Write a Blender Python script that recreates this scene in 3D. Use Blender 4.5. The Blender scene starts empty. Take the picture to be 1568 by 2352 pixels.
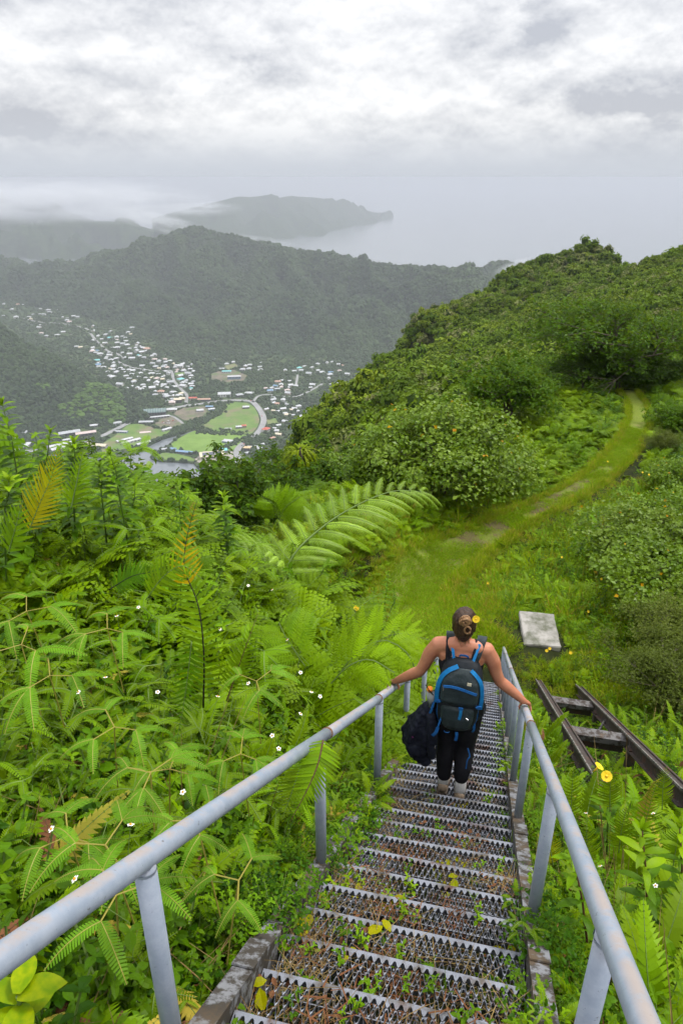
import bpy, bmesh, math, random
import numpy as np
from mathutils import Vector, Matrix, Euler, noise as mnoise
from mathutils.geometry import delaunay_2d_cdt
R = math.radians
rnd = random.Random(7)
rng = np.random.default_rng(11)
scene = bpy.context.scene
COL = scene.collection

# ------------------------------------------------------------------ camera, sky, sun, exposure
EYE = 490.0                       # eye level above the sea, metres
PITCH = R(25.0)                   # looking down
FPX, CX, CY = 1650.0, 784.0, 1176.0   # focal length and centre on a 1568 x 2352 frame
cam = bpy.data.cameras.new('camera'); cam_o = bpy.data.objects.new('camera', cam); COL.objects.link(cam_o)
cam.sensor_fit = 'HORIZONTAL'; cam.sensor_width = 15.68; cam.lens = 16.5
cam.clip_start = 0.05; cam.clip_end = 200000
cam_o.location = (0, 0, EYE); cam_o.rotation_euler = (R(90) - PITCH, 0, 0)
scene.camera = cam_o
scene.view_settings.view_transform = 'Standard'; scene.view_settings.look = 'None'
scene.view_settings.gamma = 1.0; scene.view_settings.exposure = 1.0
scene.cycles.use_denoising = True; scene.cycles.use_adaptive_sampling = True; scene.cycles.adaptive_threshold = 0.025
scene.cycles.max_bounces = 6; scene.cycles.diffuse_bounces = 2; scene.cycles.glossy_bounces = 2
scene.cycles.transmission_bounces = 4; scene.cycles.volume_bounces = 2; scene.cycles.transparent_max_bounces = 6
scene.cycles.sample_clamp_indirect = 4.0

SUN_EL, SUN_AZ = R(60), R(70)     # a bright veiled sun, high on the right
w = bpy.data.worlds.new('World'); scene.world = w; w.use_nodes = True
nt = w.node_tree; nt.nodes.clear()
def N(tree, typ, **kw):
    n = tree.nodes.new(typ)
    for k, v in kw.items():
        if k == 'inp':
            for i, x in v.items(): n.inputs[i].default_value = x
        else: setattr(n, k, v)
    return n
def Lk(tree, a, b): tree.links.new(a, b)
def math_n(tree, op, a, b=None, c=None, clamp=False):
    n = tree.nodes.new('ShaderNodeMath'); n.operation = op; n.use_clamp = clamp
    for i, x in enumerate((a, b, c)):
        if x is None: continue
        if hasattr(x, 'is_output'): tree.links.new(x, n.inputs[i])
        else: n.inputs[i].default_value = x
    return n.outputs[0]
def ramp_n(tree, fac, stops, interp='LINEAR'):
    n = tree.nodes.new('ShaderNodeValToRGB'); n.color_ramp.interpolation = interp
    e = n.color_ramp.elements
    while len(e) < len(stops): e.new(0.5)
    for el, (p, c) in zip(e, stops):
        el.position = p; el.color = (c, c, c, 1) if isinstance(c, (int, float)) else (*c, 1)
    tree.links.new(fac, n.inputs[0]); return n.outputs[0]
def mix_n(tree, fac, a, b, blend='MIX'):
    n = tree.nodes.new('ShaderNodeMix'); n.data_type = 'RGBA'; n.blend_type = blend
    for s, x in ((n.inputs[0], fac), (n.inputs[6], a), (n.inputs[7], b)):
        if hasattr(x, 'is_output'): tree.links.new(x, s)
        elif isinstance(x, (int, float)): s.default_value = x
        else: s.default_value = (*x, 1)
    return n.outputs[2]
def noise_n(tree, vec, scale, detail=4, rough=0.55, dist=0.0, lac=2.0):
    n = N(tree, 'ShaderNodeTexNoise', inp={'Scale': scale, 'Detail': detail, 'Roughness': rough, 'Distortion': dist, 'Lacunarity': lac})
    if vec is not None: tree.links.new(vec, n.inputs['Vector'])
    return n.outputs['Fac']

tc = N(nt, 'ShaderNodeTexCoord'); sep = N(nt, 'ShaderNodeSeparateXYZ'); Lk(nt, tc.outputs['Generated'], sep.inputs[0])
sx, sy, sz = sep.outputs
# azimuth / elevation in degrees, so that cloud banks can be laid along the sky
el = math_n(nt, 'MULTIPLY', math_n(nt, 'ARCSINE', sz), 57.2958)
az = math_n(nt, 'MULTIPLY', math_n(nt, 'ARCTAN2', sx, sy), 57.2958)
def skyvec(ax, ay, off):
    c = N(nt, 'ShaderNodeCombineXYZ'); v = N(nt, 'ShaderNodeVectorMath', operation='MULTIPLY_ADD')
    Lk(nt, tc.outputs['Generated'], v.inputs[0]); v.inputs[1].default_value = (ax, ax, ay); v.inputs[2].default_value = off
    return v.outputs[0]
n1 = noise_n(nt, skyvec(6.0, 13.0, (3.1, 1.7, 0.4)), 1.0, 7, 0.56, 0.1)      # big banks
n2 = noise_n(nt, skyvec(16.0, 26.0, (9.3, 2.2, 5.0)), 1.0, 8, 0.60, 0.15)      # lumps
n3 = noise_n(nt, skyvec(2.2, 4.0, (5.3, 7.2, 1.0)), 1.0, 4, 0.5, 0.0)         # slow change
def billow(dz, off=(2.3, 8.1, 3.7)):
    return noise_n(nt, skyvec(8.5, 15.0, (off[0], off[1], off[2] + dz)), 1.0, 7, 0.58, 0.12)
relief = math_n(nt, 'MULTIPLY', math_n(nt, 'SUBTRACT', billow(0.0), billow(0.20)), 2.1)
fine = math_n(nt, 'MULTIPLY', math_n(nt, 'SUBTRACT', noise_n(nt, skyvec(24.0, 40.0, (1.3, 4.4, 6.0)), 1.0, 6, 0.6, 0.1), noise_n(nt, skyvec(24.0, 40.0, (1.3, 4.4, 6.22)), 1.0, 6, 0.6, 0.1)), 0.9)
relief = math_n(nt, 'ADD', relief, fine)
def blob(a0, e0, ra, re, soft=0.6, warp=6.0):      # a cloud at a given bearing and height, its edge broken by noise
    wx = math_n(nt, 'MULTIPLY', math_n(nt, 'SUBTRACT', n2, 0.5), warp * 1.6)
    wy = math_n(nt, 'MULTIPLY', math_n(nt, 'SUBTRACT', n1, 0.5), warp)
    da = math_n(nt, 'DIVIDE', math_n(nt, 'SUBTRACT', math_n(nt, 'ADD', az, wx), a0), ra)
    de = math_n(nt, 'DIVIDE', math_n(nt, 'SUBTRACT', math_n(nt, 'ADD', el, wy), e0), re)
    r2 = math_n(nt, 'SQRT', math_n(nt, 'ADD', math_n(nt, 'MULTIPLY', da, da), math_n(nt, 'MULTIPLY', de, de)))
    m = N(nt, 'ShaderNodeMapRange', interpolation_type='SMOOTHSTEP', inp={1: 1.0, 2: 1.0 - soft, 3: 0.0, 4: 1.0})
    Lk(nt, r2, m.inputs[0]); return m.outputs[0]
dens = math_n(nt, 'ADD', math_n(nt, 'MULTIPLY', n1, 0.60), math_n(nt, 'ADD', math_n(nt, 'MULTIPLY', n2, 0.34), math_n(nt, 'MULTIPLY', n3, 0.35)))
dark = ramp_n(nt, dens, [(0.52, 0.02), (0.62, 0.22), (0.72, 0.55), (0.84, 1.0)])
for a0, e0, ra, re, s, k in ((-27, 9.6, 9, 3.2, .8, .75), (-23, 3.2, 11, 2.4, .9, .55), (20, 5.2, 10, 1.6, .9, .75), (25, 7.6, 7, 1.7, .8, .4),
                             (-4.2, 7.2, 3.0, 2.6, .9, .40), (13.6, 9.2, 3.6, 1.3, .7, .45), (9, 3.0, 9, 1.2, .9, .35)):
    dark = math_n(nt, 'ADD', dark, math_n(nt, 'MULTIPLY', blob(a0, e0, ra, re, s), k), clamp=True)
dark = math_n(nt, 'SUBTRACT', dark, relief, clamp=True)
cloud = mix_n(nt, dark, (0.525, 0.525, 0.53), (0.285, 0.294, 0.322))
# haze veil low over the sea, same tone as the air below
veil = N(nt, 'ShaderNodeMapRange', interpolation_type='SMOOTHSTEP', inp={1: 0.2, 2: 4.4, 3: 1.0, 4: 0.0}); Lk(nt, el, veil.inputs[0])
cloud = mix_n(nt, math_n(nt, 'MULTIPLY', veil.outputs[0], 0.97), cloud, (0.318, 0.340, 0.378))
# overcast sky: about three times as bright overhead as at the horizon
lum = N(nt, 'ShaderNodeMapRange', inp={1: 0.20, 2: 1.0, 3: 1.0, 4: 2.3}); Lk(nt, sz, lum.inputs[0])
sc_ = N(nt, 'ShaderNodeVectorMath', operation='SCALE'); Lk(nt, cloud, sc_.inputs[0]); Lk(nt, lum.outputs[0], sc_.inputs['Scale'])
sky = N(nt, 'ShaderNodeTexSky', sky_type='NISHITA', sun_disc=False, sun_elevation=SUN_EL, sun_rotation=SUN_AZ, altitude=490, air_density=1.0, dust_density=3.0)
# the cloud layer is ten times its seen brightness here because the background runs at strength 0.1
up = N(nt, 'ShaderNodeVectorMath', operation='SCALE', inp={'Scale': 10.0}); Lk(nt, sc_.outputs[0], up.inputs[0])
skymix = mix_n(nt, 0.94, sky.outputs[0], up.outputs[0])
bg = N(nt, 'ShaderNodeBackground', inp={'Strength': 0.1}); Lk(nt, skymix, bg.inputs[0])
wo = N(nt, 'ShaderNodeOutputWorld'); Lk(nt, bg.outputs[0], wo.inputs[0])
w.cycles.sampling_method = 'MANUAL'; w.cycles.sample_map_resolution = 512

sun = bpy.data.lights.new('sun', 'SUN'); sun.energy = 1.5; sun.angle = R(14); sun.color = (1.0, 0.96, 0.9)
sun_o = bpy.data.objects.new('sun', sun); COL.objects.link(sun_o)
sdir = Vector((math.sin(SUN_AZ) * math.cos(SUN_EL), math.cos(SUN_AZ) * math.cos(SUN_EL), math.sin(SUN_EL)))
sun_o.rotation_euler = sdir.to_track_quat('Z', 'Y').to_euler(); sun_o.location = (0, 0, 600)

# ------------------------------------------------------------------ helpers
ST, CT = math.sin(PITCH), math.cos(PITCH)
def ray(px, py):
    x = (px - CX) / FPX; y = (py - CY) / FPX
    return np.array([x, CT - y * ST, -ST - y * CT])
def at(px, py, F):                 # a spot in the photo at F metres ahead -> world point
    r = ray(px, py); return r * (F / r[1]) + np.array([0, 0, EYE])
def on_level(px, py, z):           # a spot in the photo that lies at height z
    r = ray(px, py); return r * ((z - EYE) / r[2]) + np.array([0, 0, EYE])
def tag(o, label=None, cat=None, group=None, kind=None):
    if label: o['label'] = label
    if cat: o['category'] = cat
    if group: o['group'] = group
    if kind: o['kind'] = kind
    return o
def empty(name, loc=(0, 0, 0), rz=0.0):
    o = bpy.data.objects.new(name, None); COL.objects.link(o); o.location = loc; o.rotation_euler = (0, 0, rz)
    o.empty_display_size = 0.2; return o
def mesh_from(name, V, F, mats=(), mi=None, smooth=False, uv=None):
    me = bpy.data.meshes.new(name)
    me.from_pydata([tuple(map(float, v)) for v in V], [], [tuple(int(i) for i in f) for f in F])
    for m in mats: me.materials.append(m)
    if mi is not None: me.polygons.foreach_set('material_index', np.asarray(mi, dtype=np.int32))
    if smooth: me.polygons.foreach_set('use_smooth', np.ones(len(me.polygons), dtype=bool))
    me.update(); return me
def link(name, me, parent=None, loc=None, rot=None, scale=None):
    o = bpy.data.objects.new(name, me); COL.objects.link(o)
    if parent is not None: o.parent = parent
    if loc is not None: o.location = loc
    if rot is not None: o.rotation_euler = rot
    if scale is not None: o.scale = (scale,) * 3 if isinstance(scale, (int, float)) else scale
    return o
class MB:                          # collects shapes for one mesh
    def __init__(s): s.V = []; s.F = []; s.M = []
    def add(s, V, F, m=0):
        b = len(s.V); s.V += [tuple(v) for v in V]; s.F += [tuple(i + b for i in f) for f in F]; s.M += [m] * len(F)
    def box(s, c, d, rot=None, m=0, bevel=0.0):
        x, y, z = (k / 2 for k in d)
        V = [Vector((a * x, b * y, e * z)) for a in (-1, 1) for b in (-1, 1) for e in (-1, 1)]
        if rot is not None: V = [rot @ v for v in V]
        V = [v + Vector(c) for v in V]
        s.add(V, [(0, 1, 3, 2), (4, 6, 7, 5), (0, 4, 5, 1), (2, 3, 7, 6), (0, 2, 6, 4), (1, 5, 7, 3)], m)
    def tube(s, P, rad, n=8, m=0, cap=True, flat=1.0):
        P = [Vector(p) for p in P]; k = len(P)
        if isinstance(rad, (int, float)): rad = [rad] * k
        rings = []; ref = None
        for i, p in enumerate(P):
            t = (P[min(i + 1, k - 1)] - P[max(i - 1, 0)]).normalized()
            if ref is None: ref = t.orthogonal().normalized() if abs(t.z) > 0.95 else Vector((0, 0, 1)).cross(t).normalized()
            a = (ref - t * ref.dot(t)).normalized(); ref = a; b = t.cross(a)
            rings.append([p + (a * math.cos(q) + b * math.sin(q) * flat) * rad[i] for q in (2 * math.pi * j / n for j in range(n))])
        V = [v for r in rings for v in r]
        F = [(i * n + j, i * n + (j + 1) % n, (i + 1) * n + (j + 1) % n, (i + 1) * n + j) for i in range(k - 1) for j in range(n)]
        if cap: F += [tuple(range(n))[::-1], tuple((k - 1) * n + j for j in range(n))]
        s.add(V, F, m)
    def mesh(s, name, mats, smooth=False): return mesh_from(name, s.V, s.F, mats, s.M, smooth)
    def build(s, name, mats, parent=None, smooth=False, **kw):
        return link(name, s.mesh(name, mats if isinstance(mats, (list, tuple)) else [mats], smooth), parent, **kw)
def lerp_poly(P, n):               # resample a polyline to n points
    P = np.asarray(P, float); d = np.r_[0, np.cumsum(np.linalg.norm(np.diff(P, axis=0), axis=1))]
    t = np.linspace(0, d[-1], n); return np.stack([np.interp(t, d, P[:, k]) for k in range(P.shape[1])], 1)
def cat_rom(P, n):                 # smooth curve through points
    P = [np.asarray(p, float) for p in P]; P = [2 * P[0] - P[1]] + P + [2 * P[-1] - P[-2]]; out = []
    for i in range(1, len(P) - 2):
        for t in np.linspace(0, 1, n, endpoint=False):
            a, b, c, d = P[i - 1:i + 3]
            out.append(0.5 * (2 * b + (c - a) * t + (2 * a - 5 * b + 4 * c - d) * t * t + (3 * b - a - 3 * c + d) * t ** 3))
    out.append(P[-2]); return np.array(out)
def in_poly(x, y, poly):
    inside = np.zeros(np.shape(x), bool); poly = np.asarray(poly); n = len(poly); j = n - 1
    for i in range(n):
        xi, yi = poly[i][:2]; xj, yj = poly[j][:2]
        c = ((yi > y) != (yj > y)) & (x < (xj - xi) * (y - yi) / (yj - yi + 1e-12) + xi)
        inside ^= c; j = i
    return inside
def fbm(x, y, s, oct=5, seed=0.0, gain=0.5):
    out = np.zeros(len(x)); 
    for i in range(len(x)):
        a = 1.0; f = s; v = 0.0
        px, py = x[i], y[i]
        for k in range(oct):
            v += a * mnoise.noise((px * f + seed, py * f - seed, seed * 1.7 + k * 3.1)); a *= gain; f *= 2.03
        out[i] = v
    return out

# ------------------------------------------------------------------ materials
def mat(name, col=None, rough=0.7, spec=0.3, metal=0.0):
    m = bpy.data.materials.new(name); m.use_nodes = True
    b = m.node_tree.nodes['Principled BSDF']
    b.inputs['Roughness'].default_value = rough; b.inputs['Specular IOR Level'].default_value = spec; b.inputs['Metallic'].default_value = metal
    if col is not None: b.inputs['Base Color'].default_value = (*col, 1)
    return m, m.node_tree, b
def objvec(tree, which='Object'):
    t = N(tree, 'ShaderNodeTexCoord'); return t.outputs[which]
def geovec(tree):
    return N(tree, 'ShaderNodeNewGeometry').outputs['Position']
def bump(tree, b, h, dist=0.01, strength=1.0):
    n = N(tree, 'ShaderNodeBump', inp={'Strength': strength, 'Distance': dist}); Lk(tree, h, n.inputs['Height']); Lk(tree, n.outputs[0], b.inputs['Normal'])
def speckled(name, c1, c2, scale, rough=0.7, spec=0.3, stops=(0.4, 0.6), bumpd=0.0, detail=6, which='Object', c3=None, s3=1.0, metal=0.0):
    m, t, b = mat(name, None, rough, spec, metal); v = objvec(t, which) if which != 'Position' else geovec(t)
    f = noise_n(t, v, scale, detail, 0.65)
    c = mix_n(t, ramp_n(t, f, [(stops[0], 0.0), (stops[1], 1.0)]), c1, c2)
    if c3 is not None:
        f3 = noise_n(t, v, s3, 4, 0.6); c = mix_n(t, ramp_n(t, f3, [(0.5, 0.0), (0.66, 1.0)]), c, c3)
    Lk(t, c, b.inputs['Base Color'])
    if bumpd: bump(t, b, f, bumpd)
    return m
def leaf_mat(name, c1, c2, c3=None, trans=0.35, rough=0.46, spec=0.11, patch=None, veins=0.0):
    """two leaf greens mixed per plant (and a rarer third), lit through from behind"""
    m = bpy.data.materials.new(name); m.use_nodes = True; t = m.node_tree; t.nodes.clear()
    oi = N(t, 'ShaderNodeObjectInfo')
    c = mix_n(t, oi.outputs['Random'], c1, c2)
    f = noise_n(t, geovec(t), 1.3 if patch is None else patch, 3, 0.6)
    c = mix_n(t, ramp_n(t, f, [(0.38, 0.0), (0.62, 1.0)]), c, c3 if c3 is not None else c2)
    hs = N(t, 'ShaderNodeHueSaturation', inp={'Saturation': 1.12}); Lk(t, c, hs.inputs['Color'])
    f2 = math_n(t, 'MULTIPLY_ADD', math_n(t, 'FRACT', math_n(t, 'MULTIPLY', oi.outputs['Random'], 37.7)), 0.5, 0.76); Lk(t, f2, hs.inputs['Value'])
    c = hs.outputs[0]
    p = N(t, 'ShaderNodeBsdfPrincipled', inp={'Roughness': rough, 'Specular IOR Level': spec}); Lk(t, c, p.inputs['Base Color'])
    tr = N(t, 'ShaderNodeBsdfTranslucent'); 
    tcx = mix_n(t, 0.6, c, (0.30, 0.42, 0.03), 'MIX'); Lk(t, tcx, tr.inputs['Color'])
    ms = N(t, 'ShaderNodeMixShader', inp={0: trans}); Lk(t, p.outputs[0], ms.inputs[1]); Lk(t, tr.outputs[0], ms.inputs[2])
    o = N(t, 'ShaderNodeOutputMaterial'); Lk(t, ms.outputs[0], o.inputs[0]); return m
# ------------------------------------------------------------------ stair line (used by ground, stairs, rails, plants)
AZ = R(13.2)
UD = np.array([math.sin(AZ), math.cos(AZ), 0.0]); VD = np.array([math.cos(AZ), -math.sin(AZ), 0.0])
SLOPE = 0.63
def S(u, v, dz=0.0): return UD * u + VD * v + np.array([0, 0, EYE - 1.57 - SLOPE * u + dz])     # on the line of the tread noses
def vL(u): return float(np.interp(u, [0, 1, 4, 8, 12], [-.69, -.67, -.585, -.51, -.45]))        # the stair bends slightly to the right
def vR(u): return float(np.interp(u, [0, 1, 4, 8, 12], [.29, .295, .315, .355, .40]))
def uv_of(x, y): return x * UD[0] + y * UD[1], x * VD[0] + y * VD[1]

# ------------------------------------------------------------------ the ridge we stand on and the hill ahead
def rbf_fit(P, c=0.0, lin=False):
    P = np.asarray(P, float); n = len(P); xy = P[:, :2]
    d2 = ((xy[:, None] - xy[None]) ** 2).sum(-1); ker = (lambda d: -np.sqrt(d + c * c)) if lin else (lambda d: 0.5 * d * np.log(d + 1e-9)); K = ker(d2)
    A = np.zeros((n + 3, n + 3)); A[:n, :n] = K + np.eye(n) * (0.8 if lin else 0.02); A[:n, n] = 1; A[:n, n + 1:] = xy; A[n, :n] = 1; A[n + 1:, :n] = xy.T
    s = np.linalg.solve(A, np.r_[P[:, 2], 0, 0, 0])
    def ev(x, y):
        out = np.empty(len(x))
        for a in range(0, len(x), 20000):
            q = np.stack([x[a:a + 20000], y[a:a + 20000]], 1)
            d = ((q[:, None] - xy[None]) ** 2).sum(-1); out[a:a + 20000] = ker(d) @ s[:n] + s[n] + q @ s[n + 1:]
        return out
    return ev
near_c = []
for u in (-4, -2, -1, 0, 1, 2, 3, 4, 5, 6, 7, 8, 9, 10, 11, 12):
    for v in (-.75, -.15, .45):
        p = S(u, v, -.42); near_c.append((p[0], p[1], p[2] - EYE))
for u, v, d in ((0, -1.4, -.35), (1, -1.5, -.3), (2.5, -1.6, -.1), (4, -1.7, .1), (6, -1.8, .45), (8, -1.8, .3), (10, -2, .1), (12, -2, 0),
                (0, 1.2, -.7), (2, 1.5, -.9), (4, 2, -.9), (6, 2.2, -.8), (8, 2.5, -.7), (10, 2.6, -.55), (12, 2.6, -.4), (0, 4, -.5), (3, 4, -.7),
                (6, 5, -.4), (10, 6, .1), (14, 7.5, .9), (-3, 3, -.4), (-3, -3, -.4)):
    p = S(u, v, d); near_c.append((p[0], p[1], p[2] - EYE))
near_c += [(-3, 1.5, -2.2), (-3, 3, -2.8), (-3.2, 5, -3.05), (-3.8, 7, -3.35), (-2.2, 7.2, -3.95), (-3, 8.4, -4.2), (-6, 4, -3.1), (-6, 2, -2.8), (-6, 7.2, -3.55), (-8, 5, -5.2), (-10, 3, -6),
           (-6, 10, -8.5), (-3, 11, -8.6), (-9, 9, -9.0), (-14, 6, -11), (-8, 16, -14), (-16, 14, -18), (-20, 4, -17), (-12, -4, -6),
           (-1, 9.2, -6.6), (0, 11.2, -8.6), (.6, 13, -9.5), (-1.5, 14, -9.9), (-3.5, 17, -10.9)]
PATH_PX = [(1108, 1520, 12.6), (1040, 1470, 13.6), (975, 1425, 14.7), (950, 1380, 16.0), (968, 1330, 17.5), (1020, 1285, 19.0), (1095, 1243, 20.6), (1200, 1186, 23.0), (1290, 1142, 25.4), (1365, 1098, 27.6),
           (1420, 1045, 30.2), (1452, 1000, 33.0), (1466, 965, 36.0), (1462, 930, 39.5), (1440, 905, 43)]
PATHW = [at(*p) for p in PATH_PX]
for p in PATHW: near_c.append((p[0], p[1], p[2] - EYE))
for px, py, F, veg in ((640, 1190, 20, .5), (760, 1200, 19, .3), (760, 1120, 24, .3), (850, 1130, 24, .2), (1000, 1140, 24.3, .1), (900, 1260, 18, .2), (1150, 1120, 26, .4), (1250, 1050, 30, .4), (1300, 930, 38, .5), (1180, 960, 36, .6),
                       (1260, 880, 42, .6), (1390, 905, 43, .2), (1100, 900, 40, 1.5), (1237, 1450, 13.6, .05), (1400, 1350, 16, .5), (1500, 1350, 15.5, .8), (1560, 1200, 19, 1.5), (1400, 1200, 21, .5), (1500, 1100, 25, .9), (1560, 1000, 31, 1.2),
                       (1560, 900, 42, 1.0), (1500, 850, 48, 1.0), (600, 1110, 25, 1.6)):
    p = at(px, py, F); near_c.append((p[0], p[1], p[2] - EYE - veg))
near_c += [(-7, 25, -14.5), (-3, 31, -15.5), (2, 36, -17), (-12, 32, -22), (5, 48, -19), (-4, 50, -26), (12, 55, -15), (30, 25, -9.5), (35, 45, -11), (25, 60, -14), (20, 12, -7.5), (15, 5, -5.5), (18, -3, -3)]
near_f = rbf_fit(near_c)
far_c = []
for px, py, F, veg in ((1450, 860, 52, 2), (1300, 850, 55, 3), (1150, 860, 62, 3), (1000, 900, 64, 3), (900, 950, 58, 3), (800, 1000, 52, 3), (700, 1050, 44, 3), (620, 1090, 36, 2.5), (540, 1110, 31, 2.5),
                       (1200, 800, 110, 3), (1050, 840, 105, 3), (900, 910, 90, 3), (780, 990, 70, 3), (1350, 760, 105, 3), (1500, 760, 85, 3), (1568, 720, 95, 3),
                       (1250, 700, 190, 3), (1400, 680, 170, 3), (1500, 660, 165, 3), (1120, 740, 190, 3), (980, 800, 175, 3), (860, 880, 140, 3),
                       (1365, 545, 300, 3), (1320, 572, 300, 3), (1200, 618, 295, 3), (1120, 655, 280, 3), (1050, 700, 262, 3), (970, 755, 240, 3), (900, 808, 215, 3), (800, 898, 165, 3), (700, 970, 115, 3), (620, 1050, 75, 3), (560, 1095, 50, 3),
                       (1410, 600, 290, 3), (1480, 600, 250, 3), (1568, 560, 225, 3), (1680, 540, 215, 3), (1700, 700, 110, 3), (1750, 900, 50, 2), (1440, 635, 225, 3), (1225, 655, 245, 3), (1140, 690, 235, 3), (1320, 632, 245, 3), (1050, 745, 222, 3), (960, 795, 205, 3), (880, 850, 178, 3), (1400, 610, 265, 3), (1280, 605, 280, 3), (1300, 720, 145, 3), (1150, 790, 145, 3), (1000, 840, 138, 3), (880, 915, 112, 3), (780, 965, 95, 3), (1450, 705, 130, 3), (1568, 660, 140, 3), (1568, 600, 190, 3), (700, 1020, 72, 3), (900, 835, 163, 3), (800, 940, 118, 3), (700, 1003, 84, 3), (1150, 680, 255, 3), (1185, 655, 262, 3), (1115, 690, 262, 3)):
    p = at(px, py, F); far_c.append((p[0], p[1], p[2] - EYE - veg))
for px, py, F, drop in ((1365, 562, 360, 45), (1200, 618, 350, 70), (1050, 700, 315, 90), (900, 808, 265, 95), (800, 898, 210, 80), (700, 970, 155, 60), (600, 1060, 100, 45), (500, 1110, 60, 30), (300, 1150, 50, 40), (1568, 560, 300, 35), (1450, 600, 340, 50),
                        (1365, 562, 450, 130), (1050, 700, 420, 190), (800, 898, 300, 170), (500, 1110, 140, 110), (100, 1150, 120, 120), (1600, 560, 420, 110)):
    p = at(px, py, F); far_c.append((p[0], p[1], p[2] - EYE - drop))
far_f = rbf_fit(far_c, 12.0, True)
def sstep(x, a, b): t = np.clip((x - a) / (b - a), 0, 1); return t * t * (3 - 2 * t)
def ground_z(x, y):
    x = np.atleast_1d(np.asarray(x, float)); y = np.atleast_1d(np.asarray(y, float)); r = np.hypot(x, y)
    k = sstep(r, 42, 60)
    return near_f(x, y) * (1 - k) + far_f(x, y) * k + EYE
PATHC = cat_rom([p for p in PATHW], 8)
def path_dist(x, y):
    x = np.atleast_1d(x); y = np.atleast_1d(y)
    return np.min(np.hypot(x[:, None] - PATHC[None, :, 0], y[:, None] - PATHC[None, :, 1]), axis=1)
def path_half(x, y):
    return np.interp(np.atleast_1d(y), [12, 15, 18, 22, 30, 45], [.60, .85, .78, .54, .47, .45])

rr = np.r_[np.linspace(0.2, 3, 24), np.geomspace(3.1, 520, 250)]
aa = np.r_[np.linspace(-100, -46, 24, endpoint=False), np.linspace(-46, 46, 300), np.linspace(47, 100, 24)]
RRg, AAg = np.meshgrid(rr, np.radians(aa), indexing='ij')
gx = (RRg * np.sin(AAg)).ravel(); gy = (RRg * np.cos(AAg)).ravel()
gz = ground_z(gx, gy)
rough = fbm(gx, gy, 0.9, 3, 2.0) * 0.05 + fbm(gx, gy, 0.05, 4, 8.0) * 1.6 * sstep(np.hypot(gx, gy), 45, 120)
pd = path_dist(gx, gy); gz = gz + rough * np.clip((pd - 0.4) * 1.2, 0.15, 1)
nr, na = RRg.shape
idx = np.arange(nr * na).reshape(nr, na)
Fg = np.stack([idx[:-1, :-1], idx[:-1, 1:], idx[1:, 1:], idx[1:, :-1]], -1).reshape(-1, 4)
m, t, b = mat('ground_soil_grass', None, 0.95, 0.1)
pv = geovec(t)
f1 = noise_n(t, pv, 3.0, 6, 0.65); f2 = noise_n(t, pv, 0.5, 4, 0.6)
litter = mix_n(t, ramp_n(t, f1, [(0.35, 0.0), (0.65, 1.0)]), (0.008, 0.011, 0.004), (0.032, 0.040, 0.010))
Lk(t, litter, b.inputs['Base Color']); bump(t, b, f1, 0.05)
M_SOIL = m
g = link('ground', mesh_from('ground', np.stack([gx, gy, gz], 1), Fg, [M_SOIL], smooth=True))
tag(g, 'steep overgrown hillside falling to a grassy ridge', None, None, 'structure')

# mown grass footpath, laid as its own sheet over the ground
PC = lerp_poly(PATHC, 220)
tang = np.gradient(PC[:, :2], axis=0); tang /= np.linalg.norm(tang, axis=1)[:, None]; nrm = np.stack([-tang[:, 1], tang[:, 0]], 1)
pv_, pf_ = [], []
K = 11
for i in range(len(PC)):
    hw = float(path_half(PC[i, 0], PC[i, 1])[0]) * (1.15 + 0.22 * mnoise.noise((i * .13, 3.1, 0)))
    for j in range(K):
        s = (j / (K - 1) * 2 - 1) * hw; pv_.append((PC[i, 0] + nrm[i, 0] * s, PC[i, 1] + nrm[i, 1] * s, 0))
pv_ = np.array(pv_); pv_[:, 2] = ground_z(pv_[:, 0], pv_[:, 1]) + 0.035 + fbm(pv_[:, 0], pv_[:, 1], 1.2, 2, 4.0) * .02
for i in range(len(PC) - 1):
    for j in range(K - 1): a = i * K + j; pf_.append((a, a + 1, a + K + 1, a + K))
m, t, b = mat('mown_grass', None, 0.9, 0.15); pv = geovec(t)
fa = noise_n(t, pv, 1.1, 5, 0.6); fb = noise_n(t, pv, 14.0, 4, 0.7); fc = noise_n(t, pv, 0.42, 4, 0.6)
c = mix_n(t, ramp_n(t, fb, [(0.3, 0.0), (0.7, 1.0)]), (0.10, 0.145, 0.014), (0.19, 0.235, 0.034))
c = mix_n(t, ramp_n(t, fa, [(0.54, 0.0), (0.68, .8)]), c, (0.20, 0.185, 0.07))
sepy = N(t, 'ShaderNodeSeparateXYZ'); Lk(t, pv, sepy.inputs[0])
bare = math_n(t, 'MULTIPLY', ramp_n(t, math_n(t, 'DIVIDE', sepy.outputs[1], 60.0), [(0.29, 0.0), (0.335, 1.0), (0.46, 1.0), (0.52, 0.0)]), ramp_n(t, fc, [(0.40, 0.0), (0.50, 1.0)]))
c = mix_n(t, math_n(t, 'MULTIPLY', bare, ramp_n(t, fb, [(0.35, 0.4), (0.6, 1.0)])), c, (0.085, 0.055, 0.034))
Lk(t, c, b.inputs['Base Color']); bump(t, b, fb, 0.03)
p_o = link('path', mesh_from('path', pv_, pf_, [m], smooth=True)); tag(p_o, 'mown grass footpath winding along the ridge', None, None, 'structure')

# ------------------------------------------------------------------ sea and bay
m, t, b = mat('sea_water', (0.15, 0.17, 0.185), 0.15, 0.5)
f = noise_n(t, geovec(t), 0.05, 5, 0.6); bump(t, b, f, 0.8, 0.35)
M_SEA = m
sv = [(-90000, 300, 0), (90000, 300, 0), (90000, 120000, 0), (-90000, 120000, 0)]
o = link('sea', mesh_from('sea', sv, [(0, 1, 2, 3)], [m])); tag(o, 'calm grey sea and bay water', None, None, 'structure')

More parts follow.
